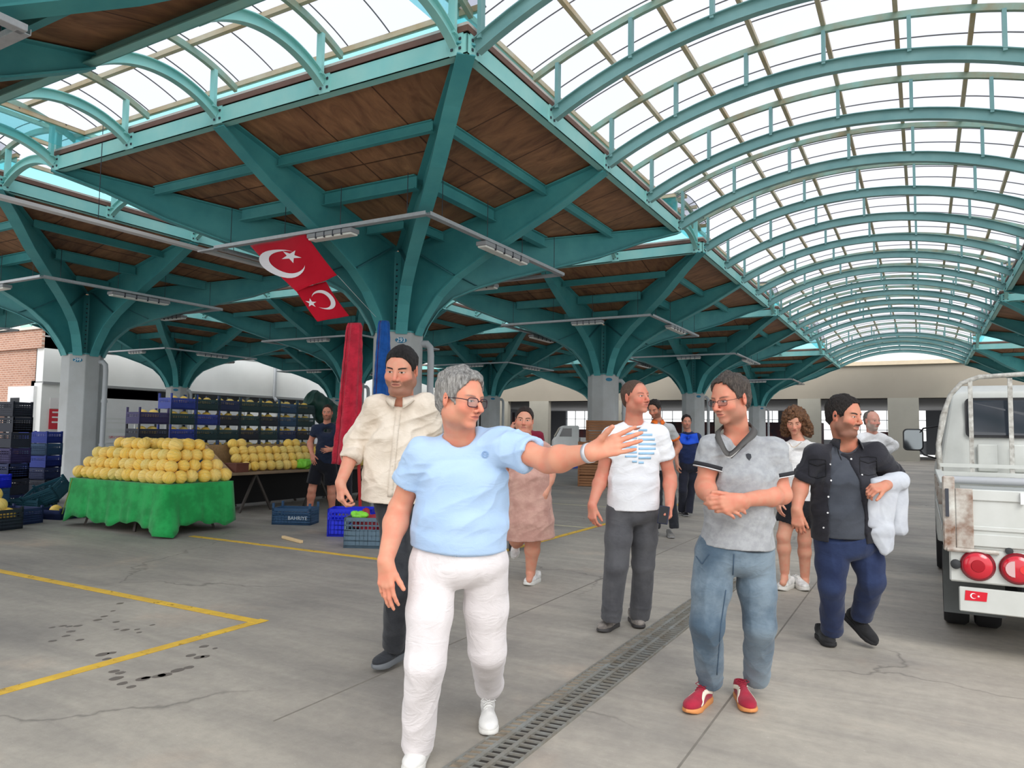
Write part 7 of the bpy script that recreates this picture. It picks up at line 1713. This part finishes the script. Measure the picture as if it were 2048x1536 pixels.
# ------------------------------------------------------------ 5: man in the open black shirt
def person5():
    P = Person('bearded person in an open black shirt over a dark t-shirt, pale jacket over one arm', 4.85, (1680, 1295), vox=0.0058)
    P.joints(neck=(1692, 884, 0.04), sl=(1632, 908, 0.0), sr=(1745, 906, 0.0), el=(1602, 966, 0.04), wl=(1593, 1020, -0.06), er=(1790, 958, 0.06), wr=(1768, 973, -0.22),
             hl=(1664, 1085, 0.0), hr=(1728, 1085, 0.02), kl=(1664, 1172, -0.04), kr=(1743, 1162, -0.05), al=(1664, 1256, 0.08), ar=(1724, 1226, 0.10))
    P.head(1688, 833, -0.02, 34, -3, 2, 1.09, jaw=1.10, fat=0.006, nose=1.1)
    sk = skin_mat('skin_olive', (196, 136, 110), hair=(34, 28, 26), brow=1.0, beard=0.85, gaze=-0.002, squint=0.7, moust=0.5, lips=(164, 100, 88))
    secs = [(1690, 925, 0.02, 0.165, 0.12), (1692, 965, 0.0, 0.205, 0.150), (1690, 1020, 0.0, 0.225, 0.178), (1690, 1078, 0.0, 0.215, 0.165)]
    P.body(sk, torso=[(P.p(1690, 925, 0.03), 0.13, 0.7), (P.p(1690, 1060, 0), 0.15, 0.75)], arms=(0.054, 0.047, 0.048, 0.032), neck=(0.064, 0.074), vox=0.0052,
           hands={'l': dict(d=VC(0.02, -1, 0.12), n=VC(0.5, 0.1, -0.8), t=VC(0.8, 0, 0.4), curl=(30, 32, 34, 38), thumb=(24, 14), tcurl=12, s=1.04), 'r': dict(d=VC(-0.85, -0.10, 0.35), n=VC(0.1, -0.7, -0.6), t=VC(-0.2, 0.6, 0.8), curl=(50, 54, 56, 58), thumb=(34, 16), tcurl=25, s=1.02)})
    P.hair(hair_mat('dark_brown_hair', (48, 40, 36), (20, 17, 16), 120), line=((-0.12, -0.07), (-0.03, -0.06), (-0.02, 0.0), (0.012, 0.010), (0.020, -0.020), (0.036, -0.016), (0.044, 0.045), (0.062, 0.074), (0.085, 0.094)), thick=0.007, top=0.006, rough=0.003)
    tee = cloth('slate_jersey', (72, 76, 84), (62, 66, 74), vs=4, bump=0.06)
    s2 = [(x, y, dd, hw-0.014, hd-0.012) for (x, y, dd, hw, hd) in secs]; s2[-1] = (1690, 1070, 0.0, 0.200, 0.155)
    def small(b): b.cone(P.p(1690, 872, -0.15), P.p(1694, 897, -0.14), 0.045, 0.010, 0.006, op='s')
    JJ = dict(P.J); 
    for k in ('el', 'er'): P.J.pop(k)
    te = P.shirt('t_shirt', tee, s2, neck_r=0.070, shr=0.048, fl=0.8, neck_at=(1692, 884, 0.0), front_open=small); P.J = JJ
    def opening(b):
        pts = [(1692, 850, 1692, 0.085), (1693, 925, 1692, 0.088), (1696, 1000, 1692, 0.100), (1700, 1090, 1692, 0.115)]
        q = [P.p(x, y, -0.17 if i else -0.12) for i, (x, y, _, _) in enumerate(pts)]
        for i in range(3): b.cone(q[i], q[i+1], pts[i][3], pts[i+1][3], 0.006, side=RH, asp=1.6, op='s')
    bk = cloth('black_twill', (46, 46, 52), (36, 36, 42), vs=5, bump=0.12)
    sh = P.shirt('open_shirt', bk, secs, sleeve={'l': 0.86, 'r': 0.95}, sr=(0.076, 0.066), shr=0.060, neck_r=0.078, fl=1.0, neck_at=(1692, 884, 0.0), front_open=opening, cuff=(0.18, 0.006), extra=None)
    tr = tree_of(sh); shirt_collar(P, bk, sh, P.p(1692, 886, 0.01), 0.082, 0, h=0.036, open_=0.062, point=0.07)
    wb = mat('pearl_button', (222, 222, 222), 0.3)
    for x0, y0, nm in ((1635, 935, 'breast_pocket'), (1737, 930, 'breast_pocket')):
        c = P.p(x0, y0, -0.12); w_ = 0.055; poly = [(-w_, 0.05), (0, 0.055), (w_, 0.05), (w_, -0.055), (0, -0.068), (-w_, -0.055)]
        pts = [c+RH*a+UP*b_ for a, b_ in poly]+[c+RH*poly[0][0]+UP*poly[0][1]]; seam(P, tr, pts, 0.004, mat('seam_black', (28, 28, 32), 0.9), sh, 'pocket_seam', th=0.002, n=40)
        seam(P, tr, [c+RH*-w_+UP*0.03, c+UP*0.012, c+RH*w_+UP*0.03], 0.006, mat('seam_black', (28, 28, 32)), sh, 'pocket_flap', th=0.003, n=14)
    button_row(P, tr, [P.p(x, y, -0.16) for x, y in ((1673, 930), (1669, 962), (1664, 995), (1661, 1027), (1656, 1058), (1714, 919), (1728, 950))], 0.006, wb, sh)
    tp = tree_of(te); seam(P, tp, [P.p(1675, 888, -0.1), P.p(1677, 905, -0.14), P.p(1683, 920, -0.16)], 0.004, BLK, te, 'earphone_cord', th=0.003)
    c = P.hp(0.084 if np.dot(P.M[0], RH) < 0 else -0.084, -0.004, 0.0)-P.org; mb = MB(); mb.lathe([(0.004, -0.008), (0.009, 0), (0.004, 0.008)], c, 10); mb.build('earpiece', BLK, P.t, smooth=True)
    P.trousers(cloth('navy_twill', (44, 56, 88), (34, 44, 74), vs=5, bump=0.1), (1692, 1065, 0.0), rw=(0.200, 0.155), hipr=0.200, rt=0.108, rk=0.080, ra=0.066, fl=1.0, drop=0.03)
    up_ = cloth('black_knit', (40, 40, 42), vs=30, weave=500); bs = mat('black_sole', (36, 36, 38), 0.7)
    P.shoe_dir((1668, 1300), -4, up_, bs, BLACE, L=0.31, thick=0.03); P.shoe_dir((1757, 1301), 27, up_, bs, BLACE, L=0.31, thick=0.03, lift=0.55)
    # pale jacket folded over the forearm
    b = Blob(); top = P.p(1778, 963, -0.10)
    b.cone(P.p(1752, 968, -0.14), P.p(1800, 962, -0.10), 0.045, 0.050, 0.03)
    b.cone(P.p(1772, 970, -0.12), P.p(1760, 1060, -0.14), 0.075, 0.070, 0.03, side=RH, asp=0.45); b.cone(P.p(1760, 1060, -0.14), P.p(1772, 1100, -0.14), 0.075, 0.045, 0.03, side=RH, asp=0.45)
    b.cone(P.p(1794, 966, -0.08), P.p(1796, 1060, -0.08), 0.060, 0.055, 0.02, side=RH, asp=0.5); b.cone(P.p(1745, 985, -0.16), P.p(1745, 1050, -0.16), 0.035, 0.030, 0.02, side=RH, asp=0.6)
    V, F = b.mesh(0.006); V = relax(V, F, 1); N = vnormals(V, F); V = folds(V, N, 0.022, 0.08, nrm(UP+RH*0.25), seed=3, squash=0.2, sharp=1.3); V = folds(V, N, 0.006, 0.05, nrm(UP-RH*0.5), seed=8, squash=0.3)
    jl = mesh_obj('jacket', V, F, cloth('pale_grey_jacket', (196, 200, 206), (182, 186, 194), vs=6, bump=0.06), None); tag(jl, 'pale grey jacket draped over the forearm of the black shirt man', 'jacket')
    return P
P5 = person5()
# ------------------------------------------------------------ 6: woman with curly hair
def curls(P, lobes, m, name='hair', vox=0.006, amp=0.012, wl=0.03):
    b = Blob()
    for a, c, ra, rb in lobes: b.cone(a, c, ra, rb, 0.03)
    b.ell(P.hp(0, -0.018, 0.048), [v*P.hs for v in (0.086, 0.106, 0.094)], 0.02, P.M)
    f = P.hp(0, 0.125, -0.035); b.ell(f, [v*P.hs for v in (0.062, 0.085, 0.112)], 0.015, P.M, 's')
    V, F = b.mesh(vox); N = vnormals(V, F); n = vnoise(V/wl); n2 = vnoise(V/(wl*0.45)+9); V = V+N*(((1-np.abs(2*n-1))-0.5)*amp*2+(n2-0.5)*amp)[:, None]
    return mesh_obj(name, V, F, m, P.t, None, P.org)
def person6():
    P = Person('person with long curly brown hair, white top and black shorts, looking down', 6.7, (1590, 1180), vox=0.007)
    P.joints(neck=(1597, 880, 0.02), sl=(1568, 896, 0.0), sr=(1630, 896, 0.0), el=(1560, 955, 0.02), wl=(1556, 1000, -0.10), er=(1637, 955, 0.03), wr=(1640, 1000, 0.0),
             hl=(1581, 1020, 0.0), hr=(1612, 1020, 0.0), kl=(1567, 1073, -0.02), kr=(1609, 1080, 0.04), al=(1570, 1152, 0.02), ar=(1610, 1160, 0.12), fl=(1566, 1166, -0.05), fr=(1611, 1172, 0.02))
    P.head(1588, 842, -0.03, -22, -22, -2, 0.95, nose=0.9, jaw=0.92)
    sk = skin_mat('skin_light_tan', (214, 158, 132), hair=(74, 48, 34), brow=0.8, squint=0.45, lips=(180, 92, 88))
    secs = [(1598, 912, 0.01, 0.120, 0.09), (1597, 940, 0.0, 0.128, 0.105), (1597, 975, 0.0, 0.118, 0.095), (1597, 1005, 0.0, 0.135, 0.105)]
    P.body(sk, torso=[(P.p(1598, 912, 0.02), 0.112, 0.7), (P.p(1597, 1005, 0), 0.115, 0.75)], arms=(0.038, 0.033, 0.034, 0.024), neck=(0.046, 0.052), legs=(0.085, 0.056, 0.056, 0.038, 1), vox=0.006,
           hands={q: dict(d=VC(0, -1, 0.2), n=VC(0.8 if q == 'l' else -0.8, 0, -0.2), t=VC(0, 0, 1), s=0.88) for q in 'lr'})
    def scoop(b): b.cone(P.p(1596, 880, -0.13), P.p(1594, 897, -0.12), 0.062, 0.045, 0.01, op='s')
    P.shirt('sleeveless_top', cloth('white_top', (236, 234, 232), vs=6), secs, sleeve=0.08, sr=(0.046, 0.044), shr=0.040, neck_r=0.060, fl=0.8, front_open=scoop)
    P.trousers(cloth('black_shorts', (34, 34, 38), vs=6), (1597, 998, 0.0), rw=(0.130, 0.105), hipr=0.155, rt=0.100, rk=0.098, upto=0.50, name='shorts')
    b_ = lambda *a: P.hp(*a)
    curls(P, [(b_(0.05, -0.05, 0.03), b_(0.085, -0.03, -0.13), 0.05, 0.040), (b_(-0.05, -0.05, 0.03), b_(-0.105, -0.02, -0.10), 0.055, 0.050), (b_(0.0, -0.08, 0.0), b_(0.0, -0.09, -0.14), 0.07, 0.055), (b_(-0.05, -0.04, 0.06), b_(-0.09, 0.0, 0.0), 0.045, 0.045), (b_(-0.1, -0.03, -0.07), b_(-0.13, -0.03, -0.15), 0.045, 0.03), (b_(0.06, 0.02, 0.05), b_(0.08, 0.0, -0.04), 0.03, 0.035)], hair_mat('brown_curls', (132, 92, 62), (62, 42, 30), 60, (1, 1, 0.6)))
    mb = MB(); mb.tube([P.p(1578, 885, -0.09)-P.org, P.p(1583, 893, -0.12)-P.org, P.p(1588, 895, -0.125)-P.org, P.p(1596, 890, -0.12)-P.org, P.p(1603, 884, -0.09)-P.org], 0.002, 5); mb.build('necklace', mat('gold', (206, 170, 110), 0.3, metal=0.8), P.t, smooth='all')
    wc = cloth('white_trainer', (236, 234, 230), vs=20)
    P.shoe_dir((1561, 1182), -45, wc, WSOLE, WLACE, L=0.26, thick=0.034); P.shoe_dir((1612, 1183), 2, wc, WSOLE, WLACE, L=0.26, thick=0.034)
    for q in 'lr': 
        a = P.J['a'+q]; mb = MB(); mb.tube([a-P.org+UP*0.055, a-P.org-UP*0.02], [0.043, 0.044], 14); mb.build('sock', WSOLE, P.t, smooth=True)
    return P
P6 = person6()
# ------------------------------------------------------------ 7: woman in the pink dress
def person7():
    P = Person('person with tied-back hair in a dusty pink knee-length dress, behind the outstretched arm', 6.75, (1050, 1168), vox=0.0075)
    P.joints(neck=(1052, 878, 0.02), sl=(1020, 896, 0.0), sr=(1086, 896, 0.0), el=(1010, 955, 0.06), wl=(1008, 1005, 0.08), er=(1101, 950, 0.02), wr=(1090, 988, -0.10),
             hl=(1035, 1020, 0.0), hr=(1070, 1020, 0.0), kl=(1034, 1075, 0.05), kr=(1066, 1080, 0.0), al=(1032, 1090, 0.42), ar=(1061, 1146, 0.06), fl=(1033, 1085, 0.50), fr=(1058, 1160, -0.04))
    P.head(1049, 841, -0.02, -4, 0, 3, 1.0, nose=0.95, jaw=1.08, fat=0.008)
    sk = skin_mat('skin_warm', (212, 154, 128), hair=(56, 42, 38), brow=0.9, squint=0.8, lips=(176, 96, 92), gaze=0.001)
    secs = [(1054, 918, 0.02, 0.165, 0.125), (1057, 955, 0.0, 0.195, 0.160), (1058, 1000, 0.0, 0.205, 0.175), (1058, 1040, 0.0, 0.225, 0.180), (1060, 1076, 0.0, 0.232, 0.185)]
    P.body(sk, torso=[(P.p(1054, 918, 0.03), 0.13, 0.75), (P.p(1057, 1030, 0), 0.16, 0.8)], arms=(0.050, 0.044, 0.044, 0.030), neck=(0.052, 0.060), legs=(0.095, 0.068, 0.068, 0.042, 1), vox=0.0065,
           hands={'l': dict(d=VC(0, -1, 0.1), n=VC(0.8, 0, 0), t=VC(0, 0, 1)), 'r': dict(d=VC(-0.25, -1, 0.15), n=VC(-0.5, 0.1, -0.8), t=VC(-0.8, 0, 0.4), curl=(42, 46, 50, 54), thumb=(22, 14), s=0.92)})
    dr = P.shirt('dress', cloth('dusty_pink_linen', (206, 164, 150), (186, 142, 130), vs=8, bump=0.14), secs, sleeve={'l': 0.6, 'r': 0.72}, sr=(0.066, 0.064), shr=0.055, neck_r=0.062, fl=0.9)
    P.hair(hair_mat('tied_dark_hair', (66, 52, 46), (36, 28, 26), 120), line=((-0.12, -0.05), (-0.03, -0.045), (-0.02, 0.0), (0.012, 0.012), (0.030, 0.03), (0.05, 0.055), (0.07, 0.075), (0.085, 0.090)), thick=0.007, rough=0.0015)
    mb = MB(); mb.lathe([(0.004, -0.03), (0.028, -0.018), (0.034, 0.0), (0.028, 0.02), (0.004, 0.03)], P.hp(0, -0.105, 0.085)-P.org, 14); mb.build('hair_bun', MATS['tied_dark_hair'], P.t, smooth=True)
    wc = cloth('white_trainer2', (234, 232, 230), vs=20)
    P.shoe_dir((1054, 1172), -28, wc, WSOLE, WLACE, L=0.26, thick=0.032)
    h = P.p(1036, 1083, 0.46); t_ = P.p(1030, 1083, 0.36)+VC(0, -0.12, 0.0)
    shoe(P.t, P.org, h+VC(0, 0.04, -0.05), t_+VC(0, -0.04, 0), wc, WSOLE, WLACE, L=0.26, up=(0.3, -0.9, 0.3))
    return P
P7 = person7()
# ------------------------------------------------------------ 8 to 13: people farther back
def simple(label, D, foot, J, head, skin, hair, secs, shirt, sl, trousers=None, waist=None, shoes=(), vox=0.009, hands=None, hairkw={}, rw=(0.16, 0.12), beard=0.0, gaze=0, rt=0.088, upto=None, legs=None, rk=0.07, body_arms=(0.045, 0.040, 0.040, 0.028), shn='shirt', collar=None, sr=(0.068, 0.064), bald=None, moust=None, neck_r=0.064, brow=0.9, shoecol=None):
    P = Person(label, D, foot, vox=vox); P.joints(**J); P.head(*head[0], **(head[1] if len(head) > 1 else {}))
    sk = skin_mat('skin_%d' % int(D*10), skin, hair=hair, brow=brow, beard=beard, gaze=gaze, bald=bald, moust=moust)
    P.body(sk, torso=[(P.p(*secs[0][:3]), secs[0][3]*0.85, 0.7), (P.p(*secs[-1][:3]), secs[-1][3]*0.8, 0.75)], arms=body_arms, hands=hands, vox=min(vox, 0.008), legs=legs)
    if hair: P.hair(hair_mat('hair_%d' % int(D*10), hair, None, 110), vox=0.006, **hairkw)
    sh = P.shirt(shn, shirt, secs, sleeve=sl, sr=sr, shr=0.055, neck_r=neck_r, fl=0.8)
    if trousers: P.trousers(trousers, waist, rw=rw, hipr=rw[0], rt=rt, rk=rk, ra=0.062, upto=upto, name='shorts' if upto else 'trousers')
    for (toe, ang) in shoes: P.shoe_dir(toe, ang, shoecol or cloth('dark_shoe', (40, 40, 44)), mat('mid_sole', (150, 150, 150)), None, L=0.29)
    return P, sh
hd = lambda n: dict(d=VC(0, -1, 0.15), n=VC(n, 0, -0.3), t=VC(0, 0, 1), curl=(28, 30, 32, 34))
P8, s8 = simple('person in a grey polo with orange collar, head bowed, half hidden', 9.9, (1335, 1076),
    dict(neck=(1316, 842, 0.03), sl=(1297, 856, 0), sr=(1340, 856, 0), el=(1292, 892, 0.02), wl=(1305, 915, -0.2), er=(1358, 893, 0.05), wr=(1338, 926, -0.12), hl=(1313, 942, 0), hr=(1335, 942, 0), kl=(1314, 1000, -0.05), kr=(1342, 1000, 0.05), al=(1312, 1050, 0.1), ar=(1348, 1052, 0.0)),
    ((1309, 818, -0.02, -35, -22, 0, 0.98),), (196, 138, 112), (52, 42, 38), [(1318, 868, 0.0, 0.15, 0.11), (1320, 900, 0, 0.155, 0.12), (1322, 940, 0, 0.16, 0.12)],
    cloth('light_grey_polo', (196, 198, 198)), {'l': 0.5, 'r': 0.55}, cloth('black_jeans', (44, 46, 52)), (1324, 935, 0), [((1345, 1078), 0), ((1312, 1072), -10)], hands={'l': hd(0.8), 'r': hd(-0.8)}, beard=0.9, shn='polo_shirt', shoecol=cloth('grey_trainer', (140, 138, 134)), vox=0.008)
org_ = mat('orange_rib', (236, 112, 34), 0.8)
shirt_collar(P8, org_, s8, P8.p(1316, 845, 0.0), 0.076, 0, h=0.05, open_=0.02, point=0.08)
J = P8.J; d_ = nrm(J['er']-J['sr']); P8.ring(J['sr']+(J['er']-J['sr'])*0.55, d_, 0.064, 0.03, 0.006, org_, 'cuff_band', parent=s8)
P9, s9 = simple('guard in a royal blue and navy polo, standing far back between the grey columns', 12.6, (1375, 1030),
    dict(neck=(1375, 862, 0.03), sl=(1357, 874, 0), sr=(1394, 874, 0), el=(1351, 903, 0.02), wl=(1354, 928, -0.1), er=(1402, 903, 0.02), wr=(1400, 928, -0.1), hl=(1368, 935, 0), hr=(1385, 935, 0), kl=(1366, 980, -0.05), kr=(1383, 980, 0.02), al=(1364, 1018, 0.15), ar=(1378, 1022, 0.0)),
    ((1373, 844, -0.02, -4, 0, 0, 0.98),), (200, 146, 122), (40, 34, 34), [(1376, 884, 0.0, 0.15, 0.11), (1377, 905, 0, 0.16, 0.13), (1377, 927, 0, 0.155, 0.125)],
    cloth('navy_polo', (34, 46, 84)), 0.5, cloth('dark_uniform', (42, 44, 56)), (1377, 922, 0), [((1374, 1034), 2), ((1362, 1028), -20)], hands={'l': hd(0.8), 'r': hd(-0.8)}, beard=0.3, shn='polo_shirt', vox=0.009, rw=(0.155, 0.12))
t9 = tree_of(s9)
seam(P9, t9, [P9.p(1360, 876, -0.14), P9.p(1375, 880, -0.15), P9.p(1396, 876, -0.14)], 0.17, mat('royal_blue', (28, 84, 214), 0.8), s9, 'chest_yoke', th=0.004, n=16)
seam(P9, t9, [P9.p(1382, 881, -0.17), P9.p(1387, 881, -0.17)], 0.05, WSOLE, s9, 'chest_emblem', th=0.002, n=4)
def skinh(*a, **k): return skin_mat(*a, **k)
def person10():
    P = Person('balding bearded person in a white long-sleeved shirt behind the open black shirt', 8.8, (1745, 1098), vox=0.009)
    P.joints(neck=(1744, 864, 0.03), sl=(1724, 877, 0), sr=(1766, 877, 0), el=(1714, 915, 0.02), wl=(1722, 945, -0.15), er=(1786, 892, 0.10), wr=(1762, 912, -0.1), hl=(1734, 965, 0), hr=(1756, 965, 0), kl=(1733, 1025, -0.05), kr=(1757, 1025, 0.02), al=(1732, 1085, 0.1), ar=(1758, 1085, 0.0))
    P.head(1744, 842, -0.02, 14, 0, 0, 0.98)
    P.body(skin_mat('skin_pale', (206, 156, 138), hair=(170, 160, 150), beard=0.75, beard_col=(176, 164, 154), brow=0.5), torso=[(P.p(1744, 890, 0), 0.12, 0.7), (P.p(1745, 950, 0), 0.12, 0.75)], arms=(0.045, 0.04, 0.038, 0.026), hands={'l': hd(0.8), 'r': hd(-0.8)}, vox=0.008)
    P.hair(hair_mat('thin_grey_hair', (150, 142, 134), None, 120), vox=0.006, line=((-0.12, -0.05), (-0.03, -0.05), (-0.02, 0.0), (0.0, 0.01), (0.01, 0.12)), thick=0.004)
    P.shirt('white_shirt', cloth('white_poplin', (238, 238, 240)), [(1744, 890, 0.0, 0.15, 0.11), (1745, 915, 0, 0.16, 0.13), (1745, 960, 0, 0.165, 0.13)], sleeve=1.85, sr=(0.064, 0.040), shr=0.055, fl=0.9)
    P.trousers(cloth('dark_slacks', (60, 62, 70)), (1745, 952, 0), rw=(0.155, 0.12), hipr=0.155, rt=0.088, rk=0.07, ra=0.06)
    for toe, a in (((1728, 1098), -5), ((1758, 1098), 5)): P.shoe_dir(toe, a, cloth('dark_shoe2', (40, 38, 40)), BLK, None)
    return P
P10 = person10()
def person11():
    P = Person('stall keeper in navy t-shirt and black shorts in front of the long melon table', 11.8, (625, 1032), vox=0.009)
    P.joints(neck=(654, 846, 0.03), sl=(632, 857, 0), sr=(677, 857, 0), el=(620, 886, 0.03), wl=(624, 908, -0.14), er=(685, 887, 0.02), wr=(664, 899, -0.22), hl=(634, 935, 0), hr=(660, 935, 0), kl=(624, 980, -0.04), kr=(663, 982, 0.0), al=(619, 1020, 0.02), ar=(664, 1022, 0.05), fl=(616, 1030, -0.12), fr=(668, 1032, -0.1))
    P.head(655, 825, -0.02, 4, -4, 0, 1.0, jaw=1.05)
    P.body(skin_mat('skin_keeper', (200, 140, 116), hair=(70, 52, 44), beard=0.7), torso=[(P.p(655, 876, 0.03), 0.10, 0.7), (P.p(650, 920, 0.02), 0.11, 0.75)], arms=(0.050, 0.044, 0.045, 0.030), legs=(0.09, 0.062, 0.064, 0.042, 1), vox=0.008,
           hands={'l': dict(d=VC(0.25, -1, 0.2), n=VC(0.2, 0, -1), t=VC(1, 0.2, 0), curl=(10, 10, 10, 14), spread=(8, 2, -4, -10)), 'r': dict(d=VC(-1, -0.15, 0.2), n=VC(0.1, 0, -1), t=VC(0, 1, 0.1), curl=(12, 12, 14, 16), spread=(8, 2, -4, -10))})
    P.hair(hair_mat('short_brown_hair', (70, 54, 46), None, 120), vox=0.006, thick=0.005, line=((-0.12, -0.07), (-0.03, -0.06), (-0.012, 0.006), (0.02, 0.012), (0.045, 0.050), (0.062, 0.082), (0.085, 0.098)))
    P.shirt('t_shirt', cloth('navy_jersey', (34, 44, 66), vs=4), [(655, 872, 0.0, 0.165, 0.115), (654, 895, 0, 0.170, 0.13), (650, 925, 0, 0.168, 0.13)], sleeve=0.5, sr=(0.070, 0.068), shr=0.058, neck_r=0.066, fl=0.7)
    P.trousers(cloth('black_shorts2', (24, 26, 34)), (648, 918, 0), rw=(0.165, 0.125), hipr=0.172, rt=0.105, rk=0.112, upto=0.72, name='shorts')
    for toe, a in (((612, 1035), -20), ((668, 1037), 8)):
        t_ = np.array(ground(*toe)); r_ = math.radians(a); d = -FWH*math.cos(r_)+RH*math.sin(r_); x = np.cross(d, UP); mb = MB(); ol = [(math.cos(k*PI/8)*0.046, -0.125+math.sin(k*PI/8)*0.135) for k in range(16)]
        mb.prism(ol, 0.0, 0.025, lambda u, v, w_: t_+x*u+d*v+UP*w_-P.org); so_ = mb.build('sandal', mat('brown_sandal', (96, 66, 50), 0.7), P.t)
        mb = MB(); mb.tube([t_+x*0.045-d*0.08+UP*0.02-P.org, t_-d*0.08+UP*0.075-P.org, t_-x*0.045-d*0.08+UP*0.02-P.org], 0.009, 6); mb.tube([t_+x*0.045-d*0.16+UP*0.02-P.org, t_-d*0.17+UP*0.095-P.org, t_-x*0.045-d*0.16+UP*0.02-P.org], 0.009, 6); mb.build('strap', mat('dark_strap', (60, 44, 36), 0.7), so_)
    return P
P11 = person11()
def bystander(label, D, head, shirtcol, skin, haircol, foot, skn, phone=False, dx=0):
    P = Person(label, D, foot, vox=0.010); x, y = head[0], head[1]; k = 1463/D; hy = y
    f = lambda X, Y, dd=0.0: (x+X*k, y+Y*k, dd)
    jj = dict(neck=f(0, 0.13, 0.03), sl=f(-0.18, 0.20), sr=f(0.18, 0.20), el=f(-0.24, 0.46, 0.02), wl=f(-0.22, 0.70, -0.1), er=f(0.24, 0.46, 0.02), wr=f(0.22, 0.70, -0.1), hl=f(-0.09, 0.80), hr=f(0.09, 0.80), kl=f(-0.1, 1.2, -0.04), kr=f(0.1, 1.2), al=f(-0.1, 1.56, 0.1), ar=f(0.1, 1.56, 0.1))
    if phone: jj['el'] = f(-0.27, 0.40, -0.05); jj['wl'] = f(-0.145, 0.14, -0.10)
    P.joints(**jj); P.head(x, y, -0.02, head[2], 0, 0, 0.98)
    h = {'l': hd(0.8), 'r': hd(-0.8)}
    if phone: h['l'] = dict(d=VC(0.25, 1, -0.1), n=VC(1, 0, -0.2), t=VC(0, 0.1, 1), curl=(50, 52, 54, 56), thumb=(20, 20))
    P.body(skin_mat(skn, skin, hair=haircol, beard=0.3), torso=[(P.p(*f(0, 0.28)), 0.12, 0.7), (P.p(*f(0, 0.75)), 0.12, 0.7)], hands=h, vox=0.008, arms=(0.045, 0.04, 0.038, 0.027))
    P.hair(hair_mat(skn+'_hair', haircol, None, 110), vox=0.007)
    P.shirt('shirt', shirtcol, [(*f(0, 0.30)[:2], 0.0, 0.15, 0.11), (*f(0, 0.5)[:2], 0, 0.155, 0.12), (*f(0, 0.78)[:2], 0, 0.16, 0.12)], sleeve=0.6, sr=(0.066, 0.062), shr=0.055, fl=0.7)
    P.trousers(cloth(skn+'_trousers', (50, 50, 58)), f(0, 0.74), rw=(0.15, 0.12), hipr=0.15, rt=0.086, rk=0.07, ra=0.06)
    for s_ in (-0.1, 0.1):
        px_ = (x+s_*k, foot[1]); P.shoe_dir(px_, 0, cloth('dark_shoe3', (40, 38, 40)), BLK, None)
    return P
P12 = bystander('dark-haired bystander standing behind the red parasol by the melon table', 12.6, (684, 829, -20), cloth('dim_shirt', (52, 56, 62)), (176, 128, 106), (34, 30, 30), (684, 1020), 'skin_bystander')
P13 = bystander('bystander in a dark red top with a phone at the ear, behind the pink dress', 8.6, (1046, 838, -10), cloth('dark_red_top', (140, 34, 58)), (196, 140, 118), (40, 32, 32), (1046, 1103), 'skin_caller', phone=True)
ph = thing('smartphone', 'phone held to the ear behind the person in the pink dress', 'phone', tuple(P13.p(1026, 836, -0.07))); MB().box(-0.005, 0.005, -0.035, 0.035, -0.07, 0.07).build('phone_body', BLK, ph, bevel=0.003)
